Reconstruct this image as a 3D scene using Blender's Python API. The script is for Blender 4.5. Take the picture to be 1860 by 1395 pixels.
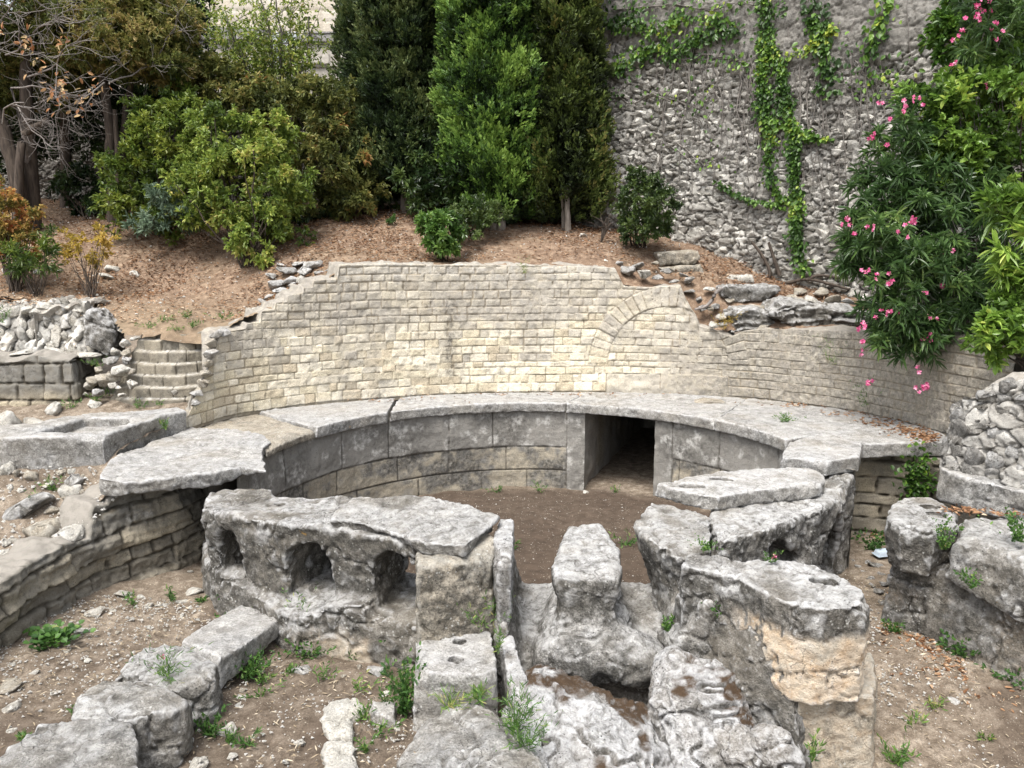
import bpy, bmesh, math, random
import numpy as np
from mathutils import Vector, Matrix, Euler

for o in list(bpy.data.objects):
    bpy.data.objects.remove(o)
SC = bpy.context.scene
COL = SC.collection

# ------------------------------------------------------------------ camera, sky, sun, exposure
CAMZ, PITCH, FPX = 2.2, 9.5, 1450.0
cam = bpy.data.cameras.new('camera')
camo = bpy.data.objects.new('camera', cam)
COL.objects.link(camo)
camo.location = (0, 0, CAMZ)
camo.rotation_euler = (math.radians(90 - PITCH), 0, 0)
cam.sensor_width = 36.0
cam.lens = FPX / 1860.0 * 36.0
cam.clip_start, cam.clip_end = 0.05, 3000
SC.camera = camo
SUN_EL, SUN_AZ = 63.0, 208.0          # degrees; azimuth clockwise from +Y
W = bpy.data.worlds.new('World')
SC.world = W
W.use_nodes = True
nt = W.node_tree
bg = nt.nodes['Background']
sky = nt.nodes.new('ShaderNodeTexSky')
sky.sky_type = 'NISHITA'
sky.sun_disc = False
sky.sun_elevation = math.radians(SUN_EL)
sky.sun_rotation = math.radians(SUN_AZ)
sky.air_density, sky.dust_density, sky.ozone_density = 1.0, 4.0, 1.0
hs = nt.nodes.new('ShaderNodeHueSaturation')   # thin overcast: a greyer sky
hs.inputs['Saturation'].default_value = 0.35
nt.links.new(sky.outputs[0], hs.inputs['Color'])
nt.links.new(hs.outputs[0], bg.inputs[0])
bg.inputs[1].default_value = 0.15
sl = bpy.data.lights.new('sun', 'SUN')
sl.energy, sl.angle, sl.color = 2.0, math.radians(24), (1.0, 0.955, 0.89)
so = bpy.data.objects.new('sun', sl)
COL.objects.link(so)
so.rotation_euler = (math.radians(90 - SUN_EL), 0, math.radians(180 - SUN_AZ))
SC.view_settings.view_transform = 'Standard'
SC.view_settings.look = 'None'
SC.view_settings.gamma = 1.0
SC.view_settings.use_curve_mapping = False
SC.view_settings.exposure = 1.14
SC.cycles.max_bounces = 6
SC.cycles.diffuse_bounces = 3
SC.cycles.transparent_max_bounces = 6

# ------------------------------------------------------------------ helpers
TH = math.radians(PITCH)
def ray(px, py):
    a, b = (px - 930) / FPX, (697.5 - py) / FPX
    return np.array([a, math.cos(TH) + b * math.sin(TH), -math.sin(TH) + b * math.cos(TH)])
CAM = np.array([0, 0, CAMZ])
def at(px, py, z):                       # a point of the photo on the level z
    d = ray(px, py)
    return CAM + d * ((z - CAMZ) / d[2])
def aty(px, py, Y):                      # a point of the photo at the distance Y
    d = ray(px, py)
    return CAM + d * (Y / d[1])
def depth(Y, z=0.0):
    return Y * math.cos(TH) - (z - CAMZ) * math.sin(TH)

def hsh(ix, iy, iz, seed):
    with np.errstate(over='ignore'):
        h = (ix.astype(np.int64) * 73856093) ^ (iy.astype(np.int64) * 19349663) ^ (iz.astype(np.int64) * 83492791) ^ (seed * 2654435 + 1013)
        h = h & 0xffffffff
        h = ((h ^ (h >> 16)) * 0x45d9f3b) & 0xffffffff
        h = ((h ^ (h >> 16)) * 0x45d9f3b) & 0xffffffff
        h = h ^ (h >> 16)
    return h.astype(np.float64) / 4294967295.0
def vnoise(p, seed=0):
    i = np.floor(p).astype(np.int64)
    f = p - i
    f = f * f * f * (f * (f * 6 - 15) + 10)
    r = 0
    for dx in (0, 1):
        wx = f[:, 0] if dx else 1 - f[:, 0]
        for dy in (0, 1):
            wy = f[:, 1] if dy else 1 - f[:, 1]
            for dz in (0, 1):
                wz = f[:, 2] if dz else 1 - f[:, 2]
                r = r + wx * wy * wz * hsh(i[:, 0] + dx, i[:, 1] + dy, i[:, 2] + dz, seed)
    return r * 2 - 1
def fbm(p, scale, oct=3, seed=0, gain=0.5):      # scale = metres of the largest lump
    p = np.asarray(p, float) / scale
    r, a, t = 0, 1.0, 0
    for k in range(oct):
        r = r + a * vnoise(p + 17.3 * k, seed + k * 31)
        t += a
        a *= gain
        p = p * 2.03
    return r / t * 1.6
def fbm2(x, y, scale, oct=3, seed=0):
    x = np.asarray(x, float)
    q = np.stack([x.ravel(), np.broadcast_to(y, x.shape).ravel(), np.zeros(x.size)], 1)
    return fbm(q, scale, oct, seed).reshape(x.shape)
def sst(a, b, x):
    t = np.clip((x - a) / (b - a), 0, 1)
    return t * t * (3 - 2 * t)

def tag(o, label=None, cat=None, group=None, kind=None):
    if label: o['label'] = label
    if cat: o['category'] = cat
    if group: o['group'] = group
    if kind or label: o['kind'] = kind or 'thing'
    return o
def empty(name, loc, label, cat, group=None):
    o = bpy.data.objects.new(name, None)
    COL.objects.link(o)
    o.location = loc
    o.empty_display_size = 0.1
    return tag(o, label, cat, group)
def mobj(name, V, faces, mat, parent=None, attrs=None, smooth=True, base=True):
    """one mesh object; faces: list of (M,3|4) int arrays; origin at the base of the mesh"""
    V = np.asarray(V, float)
    if parent is None and base:
        org = np.array([(V[:, 0].min() + V[:, 0].max()) / 2, (V[:, 1].min() + V[:, 1].max()) / 2, V[:, 2].min()])
    elif parent is not None:
        org = np.array(parent.matrix_world.translation) if parent.parent else np.array(parent.location)
    else:
        org = np.zeros(3)
    me = bpy.data.meshes.new(name)
    faces = [np.asarray(f, np.int32) for f in faces if len(f)]
    nl = sum(f.size for f in faces)
    nf = sum(len(f) for f in faces)
    me.vertices.add(len(V))
    me.vertices.foreach_set('co', (V - org).astype(np.float32).ravel())
    me.loops.add(nl)
    me.polygons.add(nf)
    me.loops.foreach_set('vertex_index', np.concatenate([f.ravel() for f in faces]))
    tot = np.concatenate([np.full(len(f), f.shape[1], np.int32) for f in faces])
    st = np.concatenate([[0], np.cumsum(tot)[:-1]]).astype(np.int32)
    me.polygons.foreach_set('loop_start', st)
    me.polygons.foreach_set('use_smooth', np.full(nf, bool(smooth)))
    if attrs:
        for k, a in attrs.items():
            at_ = me.attributes.new(k, 'FLOAT', 'POINT')
            at_.data.foreach_set('value', np.asarray(a, np.float32).ravel())
    me.update(calc_edges=True)
    me.validate()
    if mat: me.materials.append(mat)
    o = bpy.data.objects.new(name, me)
    COL.objects.link(o)
    if parent is not None:
        o.parent = parent
    else:
        o.location = org
    return o

# ---- signed distance stones
def sdpoly(X, Y, P):
    n = len(P)
    d = (X - P[0][0]) ** 2 + (Y - P[0][1]) ** 2
    s = np.ones(np.broadcast(X, Y).shape)
    j = n - 1
    for i in range(n):
        ex, ey = P[j][0] - P[i][0], P[j][1] - P[i][1]
        wx, wy = X - P[i][0], Y - P[i][1]
        t = np.clip((wx * ex + wy * ey) / (ex * ex + ey * ey + 1e-12), 0, 1)
        d = np.minimum(d, (wx - ex * t) ** 2 + (wy - ey * t) ** 2)
        c1 = Y >= P[i][1]
        c2 = Y < P[j][1]
        c3 = ex * wy > ey * wx
        fl = (c1 & c2 & c3) | (~c1 & ~c2 & ~c3)
        s = np.where(fl, -s, s)
        j = i
    return s * np.sqrt(d)
def smax(a, b, k):
    h = np.clip(0.5 + 0.5 * (a - b) / k, 0, 1)
    return b + (a - b) * h + k * h * (1 - h)
def smin(a, b, k):
    return -smax(-a, -b, k)
def snets(f, lo, hi, vox):
    lo, hi = np.array(lo, float), np.array(hi, float)
    n = np.ceil((hi - lo) / vox).astype(int) + 2
    ax = [lo[i] - vox * 0.5 + vox * np.arange(n[i]) for i in range(3)]
    Vv = np.broadcast_to(f(ax[0][:, None, None], ax[1][None, :, None], ax[2][None, None, :]), tuple(n)).copy()
    for i in range(3):                                  # closed at the box
        sl_ = [slice(None)] * 3
        for e in (0, -1):
            sl_[i] = e
            Vv[tuple(sl_)] = np.maximum(Vv[tuple(sl_)], vox * 0.5)
    ins = Vv < 0
    c = [ins[dx:n[0] - 1 + dx, dy:n[1] - 1 + dy, dz:n[2] - 1 + dz] for dx in (0, 1) for dy in (0, 1) for dz in (0, 1)]
    anyc, allc = c[0].copy(), c[0].copy()
    for q in c[1:]:
        anyc |= q
        allc &= q
    act = anyc & ~allc
    I, J, K = np.nonzero(act)
    idx = -np.ones(act.shape, np.int64)
    idx[I, J, K] = np.arange(len(I))
    acc = np.zeros((len(I), 3))
    cnt = np.zeros(len(I))
    cs = [(dx, dy, dz) for dx in (0, 1) for dy in (0, 1) for dz in (0, 1)]
    for a in cs:
        for axx in range(3):
            if a[axx] == 0:
                b = list(a)
                b[axx] = 1
                va = Vv[I + a[0], J + a[1], K + a[2]]
                vb = Vv[I + b[0], J + b[1], K + b[2]]
                m = (va < 0) != (vb < 0)
                t = np.where(m, va / np.where(m, va - vb, 1), 0)
                p = np.tile(np.array(a, float), (len(I), 1))
                p[:, axx] = t
                acc += p * m[:, None]
                cnt += m
    P = np.stack([I, J, K], 1) + acc / cnt[:, None]
    P = np.stack([ax[0][0] + P[:, 0] * vox, ax[1][0] + P[:, 1] * vox, ax[2][0] + P[:, 2] * vox], 1)
    Q = []
    for axx in range(3):
        o1, o2 = [(1, 2), (2, 0), (0, 1)][axx]
        sa, sb = [slice(None)] * 3, [slice(None)] * 3
        sa[axx], sb[axx] = slice(0, -1), slice(1, None)
        ch = ins[tuple(sa)] != ins[tuple(sb)]
        E = np.array(np.nonzero(ch)).T
        ok = (E[:, o1] > 0) & (E[:, o2] > 0) & (E[:, o1] < n[o1] - 1) & (E[:, o2] < n[o2] - 1)
        E = E[ok]
        q = []
        for d1, d2 in ((-1, -1), (0, -1), (0, 0), (-1, 0)):
            e = E.copy()
            e[:, o1] += d1
            e[:, o2] += d2
            q.append(idx[e[:, 0], e[:, 1], e[:, 2]])
        q = np.stack(q, 1)
        first = ins[E[:, 0], E[:, 1], E[:, 2]]
        q[~first] = q[~first][:, ::-1]
        Q.append(q)
    Q = np.concatenate(Q)
    return P, Q[(Q >= 0).all(1)]
def vnormals(V, Q):
    N = np.zeros_like(V)
    a = np.cross(V[Q[:, 2]] - V[Q[:, 0]], V[Q[:, 3 if Q.shape[1] > 3 else 2]] - V[Q[:, 1]])
    for k in range(Q.shape[1]):
        np.add.at(N, Q[:, k], a)
    return N / (np.linalg.norm(N, axis=1)[:, None] + 1e-12)
def poly3(pts, zt):
    return np.array([at(p[0], p[1], p[2] if len(p) > 2 else zt) for p in pts])
def plane(P):
    A = np.c_[P[:, :2], np.ones(len(P))]
    return np.linalg.lstsq(A, P[:, 2], rcond=None)[0]
SEED = [100]
def finish(name, V, Q, mat, amp=(.022, .009), warm=None, pale=1.0, dark=1.0, parent=None, seed=None, strata=0.0, mask=None, extra=None):
    """roughen a stone and give it its lichen, dirt and break patches, with lit tops and shaded sides painted in"""
    SEED[0] += 7
    sd = seed or SEED[0]
    N = vnormals(V, Q)
    d = .75 * amp[0] * fbm(V, .38, 3, sd, .6) + 1.2 * amp[1] * fbm(V, .12, 4, sd + 3, .65)
    r = 1 - np.abs(fbm(V * np.array([1, 1, 1.6]), .5, 3, sd + 9))
    d -= amp[0] * .8 * sst(.93, 1.0, r)
    q = fbm(V, .11, 2, sd + 21)
    d -= amp[1] * 1.2 * sst(.35, .75, q)
    d += .45 * amp[1] * fbm(V, .045, 2, sd + 33)
    if strata:
        q = V.copy()
        q[:, 2] = q[:, 2] * 9 + .35 * fbm(V, .5, 2, sd + 5)
        d += strata * fbm(q, .5, 3, sd + 6) * (1 - np.abs(N[:, 2])) ** .5
    if mask is not None:
        d = d * mask(V)
    V = V + N * d[:, None]
    N = vnormals(V, Q)
    f1 = fbm(V, .5, 4, sd + 11)
    f2 = fbm(V, .16, 3, sd + 12)
    pa = np.clip(sst(.2, .8, N[:, 2] + .25 * f2) * sst(-.7, .3, f1 + .6 * f2) + .7 * sst(.4, .75, f2 + .3 * f1), 0, 1) * pale  # lichen patches, plus light painted into the colour of upward faces
    da = np.clip(sst(-.25, .35, .8 * f1 + .5 * f2 + .55 * (.45 - N[:, 2])), 0, 1) * np.minimum(dark * 1.6, 1)  # biofilm patches, plus shade painted into the colour of upright faces
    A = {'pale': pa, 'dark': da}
    if warm is not None:
        A['warm'] = warm(V, N, f1, f2)
        A['dark'] = da * (1 - .85 * A['warm'])
        A['pale'] = pa * (1 - .6 * A['warm'])
    if extra is not None:
        A.update(extra(V, N, f1, f2))
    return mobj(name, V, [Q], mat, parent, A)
def chips_fn(P, zt, zb, n, sd, amt=.05):
    """random planes that break off the corners of a block"""
    rs = np.random.RandomState(sd)
    c = np.array([P[:, 0].mean(), P[:, 1].mean(), (zt + zb) / 2])
    pts = np.vstack([np.c_[P[:, :2], np.full(len(P), zt)], np.c_[P[:, :2], np.full(len(P), max(zb, zt - .5))]]) - c
    pl = []
    for _ in range(n):
        v = rs.normal(size=3) * np.array([1, 1, .75])
        v[2] = abs(v[2])
        v[1] -= .3
        v /= np.linalg.norm(v)
        pl.append((v, (pts @ v).max() - amt * rs.uniform(.3, 1.3)))
    def f(X, Y, Z, d):
        for v, o in pl:
            d = smax(d, (X - c[0]) * v[0] + (Y - c[1]) * v[1] + (Z - c[2]) * v[2] - o, .008)
        return d
    return f
def stone(name, label, cat, pts, zt, zb, mat, vox=.02, k=.035, taper=0.0, fn=None, group=None, pad=.06, parent=None, lo=None, hi=None, chip=9, camt=.05, **kw):
    P = poly3(pts, zt)
    ch = chips_fn(P, P[:, 2].mean(), zb, chip, SEED[0] + 3, camt)
    pl = plane(P)
    if not any(len(p) > 2 for p in pts):
        pl = np.array([0, 0, zt])
    def f(X, Y, Z):
        top = Z - (pl[0] * X + pl[1] * Y + pl[2])
        d = sdpoly(X, Y, P) + taper * np.minimum(top, 0)
        d = smax(d, top, k)
        d = ch(X, Y, Z, smax(d, zb - Z, k))
        return fn(X, Y, Z, d) if fn else d
    g = abs(taper) * (P[:, 2].max() - zb) * (1 if taper > 0 else 0) + pad
    lo_ = np.array([P[:, 0].min() - g, P[:, 1].min() - g, zb - .04])
    hi_ = np.array([P[:, 0].max() + g, P[:, 1].max() + g, P[:, 2].max() + .06])
    if lo is not None: lo_ = np.minimum(lo_, lo)
    if hi is not None: hi_ = np.maximum(hi_, hi)
    V, Q = snets(f, lo_, hi_, vox)
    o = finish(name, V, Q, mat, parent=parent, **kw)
    if label: tag(o, label, cat, group)
    return o

# ---- walls as relief sheets along a curve
def chaikin(P, n=2):
    P = np.array(P, float)
    for _ in range(n):
        Q = np.empty((2 * len(P), P.shape[1]))
        Q[0::2] = np.r_[P[:1], .75 * P[:-1] + .25 * P[1:]] if False else np.vstack([P[:1], .25 * P[:-1] + .75 * P[1:]])
        Q[1::2] = np.vstack([.75 * P[:-1] + .25 * P[1:], P[-1:]])
        P = np.vstack([P[:1]] + [np.vstack([.75 * P[i] + .25 * P[i + 1], .25 * P[i] + .75 * P[i + 1]]) for i in range(len(P) - 1)] + [P[-1:]])
    return P
class Path:
    def __init__(s, P, smooth=3):
        s.P = chaikin(np.array(P, float)[:, :2], smooth) if smooth else np.array(P, float)[:, :2]
        s.s = np.r_[0, np.cumsum(np.linalg.norm(np.diff(s.P, axis=0), axis=1))]
        s.L = s.s[-1]
    def pos(s, t):
        return np.stack([np.interp(t, s.s, s.P[:, 0]), np.interp(t, s.s, s.P[:, 1])], -1)
    def nrm(s, t):
        a, b = s.pos(np.clip(t - .06, 0, s.L)), s.pos(np.clip(t + .06, 0, s.L))
        d = b - a
        d /= np.linalg.norm(d, axis=-1, keepdims=True) + 1e-9
        return np.stack([d[..., 1], -d[..., 0]], -1)
    def hit(s, px, py):                     # photo point -> (arc length, height) on the upright sheet
        d = ray(px, py)
        x0, x1 = s.P[:-1], s.P[1:]
        c0 = x0[:, 0] * d[1] - x0[:, 1] * d[0]
        c1 = x1[:, 0] * d[1] - x1[:, 1] * d[0]
        for i in np.nonzero((c0 * c1 <= 0))[0]:
            u = c0[i] / (c0[i] - c1[i] + 1e-12)
            p = x0[i] + u * (x1[i] - x0[i])
            t = p[1] / d[1]
            if t > 0:
                return s.s[i] + u * (s.s[i + 1] - s.s[i]), CAMZ + d[2] * t
        return None
    def shifted(s, off):
        q = Path.__new__(Path)
        q.P = s.P + s.nrm(s.s) * off
        q.s = np.r_[0, np.cumsum(np.linalg.norm(np.diff(q.P, axis=0), axis=1))]
        q.L = q.s[-1]
        return q
def prof(path, pts, extra0=None, extra1=None):
    h = [path.hit(*p) for p in pts]
    h = sorted([q for q in h if q is not None])
    S, Z = np.array([q[0] for q in h]), np.array([q[1] for q in h])
    return lambda t: np.interp(t, S, Z)
def wall(name, path, s0, s1, zb, zt, disp, mat, ds=.014, dz=.014, thick=.5, capnoise=.03, parent=None, back=True, capn=10, flip=False):
    ns = int((s1 - s0) / ds) + 1
    t = np.linspace(s0, s1, ns)
    top = zt(t) if callable(zt) else np.full(ns, float(zt))
    nv = max(4, int((top.max() - zb) / dz))
    v = np.linspace(0, 1, nv)
    S = np.repeat(t[:, None], nv, 1)
    Z = zb + (top[:, None] - zb) * v[None, :]
    d, A = disp(S, Z)
    p, n = path.pos(t), path.nrm(t)
    X = p[:, None, 0] + n[:, None, 0] * d
    Y = p[:, None, 1] + n[:, None, 1] * d
    cx, cy, cz = [], [], []
    dt = d[:, -1]
    for k in range(1, capn + 1):
        o = dt - (thick(t) if callable(thick) else thick) * (k / capn)
        cx.append(p[:, 0] + n[:, 0] * o)
        cy.append(p[:, 1] + n[:, 1] * o)
        nz = capnoise * fbm2(t, np.full(ns, k * .5 / capn + s0), .22, 3, 77 + int(s0 * 10))
        cz.append(top + nz * min(1, k / 2))
    if back:
        cx.append(cx[-1]); cy.append(cy[-1]); cz.append(np.full(ns, zb))
    X = np.c_[X, np.array(cx).T]
    Y = np.c_[Y, np.array(cy).T]
    Z2 = np.c_[Z, np.array(cz).T]
    m = X.shape[1]
    for kk in A:
        a = A[kk]
        A[kk] = np.c_[a, np.repeat(a[:, -1:], m - nv, 1)]
    A['cap'] = np.c_[np.zeros((ns, nv)), np.ones((ns, m - nv))]
    V = np.stack([X, Y, Z2], -1).reshape(-1, 3)
    i = np.arange(ns - 1)[:, None] * m + np.arange(m - 1)[None, :]
    Q = np.stack([i, i + m, i + m + 1, i + 1], -1).reshape(-1, 4)
    if flip: Q = Q[:, ::-1]
    return mobj(name, V, [Q], mat, parent, {kk: a.reshape(-1) for kk, a in A.items()})
def courses(S, Z, zb, hm, hv, lm, lv, seed, wav=.012):
    rs = np.random.RandomState(seed)
    Zw = Z + wav * fbm2(S, Z, 1.1, 2, seed) - zb
    zc = np.r_[0, np.cumsum(np.maximum(hm * .6, rs.normal(hm, hv, 60)))]
    row = np.clip(np.searchsorted(zc, Zw, 'right') - 1, 0, 59)
    ez = np.minimum(Zw - zc[row], zc[row + 1] - Zw)
    es = np.zeros_like(S)
    idd = np.zeros(S.shape, np.int64)
    for r in np.unique(row):
        L = np.r_[-1 - rs.rand() * .3, -1 + np.cumsum(np.maximum(lm * .5, rs.normal(lm, lv, 240)))]
        m = row == r
        c = np.clip(np.searchsorted(L, S[m], 'right') - 1, 0, len(L) - 2)
        es[m] = np.minimum(S[m] - L[c], L[c + 1] - S[m])
        idd[m] = r * 1000 + c
    return np.minimum(ez, es), idd, ez, es
def rnd(idd, k):
    return hsh(idd, idd * 0 + k, idd * 0, 5)
def voro(U, V, seed):
    iu, iv = np.floor(U).astype(np.int64), np.floor(V).astype(np.int64)
    F1 = np.full(U.shape, 9.0)
    F2 = np.full(U.shape, 9.0)
    ID = np.zeros(U.shape, np.int64)
    CU, CV = np.zeros(U.shape), np.zeros(U.shape)
    for a in (-1, 0, 1):
        for b in (-1, 0, 1):
            cu, cv = iu + a, iv + b
            x = cu + .5 + .46 * (2 * hsh(cu, cv, cu * 0, seed) - 1)
            y = cv + .5 + .46 * (2 * hsh(cu, cv, cu * 0 + 1, seed) - 1)
            sz = .85 + .35 * hsh(cu, cv, cu * 0 + 2, seed)
            d = np.sqrt((U - x) ** 2 + (V - y) ** 2) * sz
            n = d < F1
            F2 = np.where(n, F1, np.minimum(F2, d))
            ID = np.where(n, cu * 7919 + cv, ID)
            CU, CV = np.where(n, U - x, CU), np.where(n, V - y, CV)
            F1 = np.where(n, d, F1)
    return F1, F2, ID, CU, CV

def facets(S, Z, sc, seed, amp):
    """broken-stone relief: small flat chips, each tilted its own way"""
    F1, F2, ID, cu, cv = voro(S / sc + .2 * fbm2(S, Z, sc * 1.5, 2, seed), Z / sc + .2 * fbm2(S, Z, sc * 1.5, 2, seed + 1), seed)
    return amp * ((rnd(ID, 11) - .5) * 1.0 + (rnd(ID, 12) - .5) * 2.4 * cu + (rnd(ID, 13) - .35) * 2.4 * cv)
# ------------------------------------------------------------------ materials
def nd(nt, typ, ins=None, **props):
    n = nt.nodes.new(typ)
    for k, v in props.items():
        setattr(n, k, v)
    for k, v in (ins or {}).items():
        s = n.inputs[k]
        if isinstance(v, bpy.types.NodeSocket):
            nt.links.new(v, s)
        else:
            s.default_value = v
    return n
def c4(c):
    return (c[0], c[1], c[2], 1.0)
class M:
    def __init__(s, name, rough=.9, spec=.25):
        s.m = bpy.data.materials.new(name)
        s.m.use_nodes = True
        s.nt = s.m.node_tree
        s.b = s.nt.nodes['Principled BSDF']
        s.b.inputs['Roughness'].default_value = rough
        s.b.inputs['Specular IOR Level'].default_value = spec
        s.g = nd(s.nt, 'ShaderNodeNewGeometry')
        s.P = s.g.outputs['Position']
    def noise(s, scale, det=5, rough=.6, dist=0.0, vec=None):
        return nd(s.nt, 'ShaderNodeTexNoise', {'Vector': vec or s.P, 'Scale': scale, 'Detail': det, 'Roughness': rough, 'Distortion': dist}).outputs[0]
    def voro(s, scale, feat='F1', rnd=1.0):
        return nd(s.nt, 'ShaderNodeTexVoronoi', {'Vector': s.P, 'Scale': scale, 'Randomness': rnd}, feature=feat).outputs[0]
    def attr(s, name):
        return nd(s.nt, 'ShaderNodeAttribute', attribute_name=name).outputs['Fac']
    def ramp(s, f, stops, interp='LINEAR'):
        r = nd(s.nt, 'ShaderNodeValToRGB', {0: f})
        r.color_ramp.interpolation = interp
        e = r.color_ramp.elements
        while len(e) < len(stops):
            e.new(0.5)
        for q, (p, c) in zip(e, stops):
            q.position = p
            q.color = c4(c) if not np.isscalar(c) else (c, c, c, 1)
        return r.outputs[0]
    def mr(s, f, a, b, c=0.0, d=1.0):
        return nd(s.nt, 'ShaderNodeMapRange', {0: f, 1: a, 2: b, 3: c, 4: d}).outputs[0]
    def mix(s, f, a, b, mode='MIX'):
        n = nd(s.nt, 'ShaderNodeMix', data_type='RGBA', blend_type=mode)
        for i, v in ((0, f), (6, a), (7, b)):
            if isinstance(v, bpy.types.NodeSocket): s.nt.links.new(v, n.inputs[i])
            else: n.inputs[i].default_value = v if i == 0 else c4(v)
        return n.outputs[2]
    def math(s, op, a, b=0.0):
        return nd(s.nt, 'ShaderNodeMath', {0: a, 1: b}, operation=op).outputs[0]
    def mapv(s, scale):
        return nd(s.nt, 'ShaderNodeMapping', {'Vector': s.P, 'Scale': scale}).outputs[0]
    def out(s, col, bump=None, strength=.5, dist=.01):
        if isinstance(col, bpy.types.NodeSocket): s.nt.links.new(col, s.b.inputs['Base Color'])
        else: s.b.inputs['Base Color'].default_value = c4(col)
        if bump is not None:
            bn = nd(s.nt, 'ShaderNodeBump', {'Height': bump, 'Strength': strength, 'Distance': dist})
            s.nt.links.new(bn.outputs[0], s.b.inputs['Normal'])
        return s.m
def stone_mat(name, dk, md, lt, lichen=(.52, .52, .50), darkc=(.045, .043, .038), warmc=((.56, .41, .27), (.71, .59, .45)),
              orange=.72, spots=1.0, bump=.85, soil=0.0, crack=.45):
    m = M(name)
    n1, n2, n3 = m.noise(1.6, 5), m.noise(8, 9, .68, .3), m.noise(60, 5, .7)
    c = m.ramp(n2, [(.33, dk), (.5, md), (.66, lt)])
    c = m.mix(.55, c, m.ramp(n3, [(.35, .12), (.62, .95)]), 'OVERLAY')
    c = m.mix(m.mr(n1, .35, .65, .0, .35), c, (.30, .26, .20))
    wm = m.ramp(m.noise(6, 7, .65, .6), [(.36, warmc[0]), (.5, warmc[1]), (.66, (.68, .61, .50))])
    c = m.mix(m.attr('warm'), c, wm)
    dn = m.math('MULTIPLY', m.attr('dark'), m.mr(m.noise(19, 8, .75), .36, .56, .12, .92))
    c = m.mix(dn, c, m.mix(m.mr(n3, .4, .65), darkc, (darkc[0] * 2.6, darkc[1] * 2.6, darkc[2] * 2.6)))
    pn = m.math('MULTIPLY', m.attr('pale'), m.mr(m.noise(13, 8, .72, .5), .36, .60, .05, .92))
    c = m.mix(pn, c, m.mix(n2, lichen, (lichen[0] * .72, lichen[1] * .72, lichen[2] * .7)))  # lichen colour, also used for the painted light on stone tops
    ws = m.math('MULTIPLY', m.mr(m.voro(26), .12, .30, 1, 0), m.mr(m.noise(4.5, 4), .50, .62, 0, .8 * spots))
    c = m.mix(ws, c, (.56, .56, .53))
    ks = m.math('MULTIPLY', m.mr(m.voro(34), .10, .28, 1, 0), m.mr(m.noise(3.7, 4, .6, .4), .48, .60, 0, .85 * spots))
    c = m.mix(ks, c, (.03, .029, .027))
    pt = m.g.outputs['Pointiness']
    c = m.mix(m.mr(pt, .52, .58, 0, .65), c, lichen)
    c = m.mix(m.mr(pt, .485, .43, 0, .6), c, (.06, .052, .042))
    wv = nd(m.nt, 'ShaderNodeVectorMath', {0: m.P, 1: nd(m.nt, 'ShaderNodeVectorMath', {0: nd(m.nt, 'ShaderNodeTexNoise', {'Vector': m.P, 'Scale': 3.0, 'Detail': 6.0}).outputs['Color'], 1: (.5, .5, .5)}, operation='MULTIPLY').outputs[0]}, operation='ADD').outputs[0]
    ck = m.mr(nd(m.nt, 'ShaderNodeTexVoronoi', {'Vector': wv, 'Scale': 2.6}, feature='DISTANCE_TO_EDGE').outputs[0], .004, .016, 1, 0)
    ck = m.math('MULTIPLY', ck, m.mr(m.noise(1.9, 3), .50, .58, 0, crack))
    c = m.mix(ck, c, (.035, .03, .025))
    og = m.math('MULTIPLY', m.mr(m.noise(5.2, 4, .6), orange, orange + .05, 0, 1), m.mr(n3, .4, .55, .2, .9))
    c = m.mix(og, c, (.46, .27, .06))
    if soil:
        sf = m.math('MULTIPLY', m.attr('soil'), m.mr(n2, .35, .5, .4, 1))
        c = m.mix(sf, c, (.075, .048, .028))
    h = m.math('ADD', m.math('MULTIPLY', m.noise(21, 8, .75, .3), 1.6), m.math('MULTIPLY', n3, .8))
    h = m.math('SUBTRACT', h, m.math('ADD', m.math('MULTIPLY', m.mr(m.voro(55), .08, .3, 1, 0), .35), m.math('MULTIPLY', ck, .8)))
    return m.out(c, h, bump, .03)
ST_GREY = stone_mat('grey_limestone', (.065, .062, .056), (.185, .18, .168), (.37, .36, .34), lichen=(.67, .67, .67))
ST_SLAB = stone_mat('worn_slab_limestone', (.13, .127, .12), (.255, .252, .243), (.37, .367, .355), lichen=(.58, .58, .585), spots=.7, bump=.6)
ST_DARK = stone_mat('dark_weathered_limestone', (.045, .042, .037), (.125, .12, .11), (.27, .26, .24), lichen=(.62, .62, .62))
ST_WARM = stone_mat('buff_limestone', (.20, .175, .135), (.32, .285, .23), (.44, .40, .33), lichen=(.52, .50, .45))
ST_PALE = stone_mat('pale_broken_limestone', (.34, .32, .28), (.48, .46, .41), (.60, .58, .53), lichen=(.62, .61, .58), spots=.35, orange=.8)
ST_CRUST = stone_mat('white_crusted_limestone', (.12, .115, .108), (.30, .298, .295), (.54, .54, .545), lichen=(.70, .705, .72), soil=1.0, spots=1.3)

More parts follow.
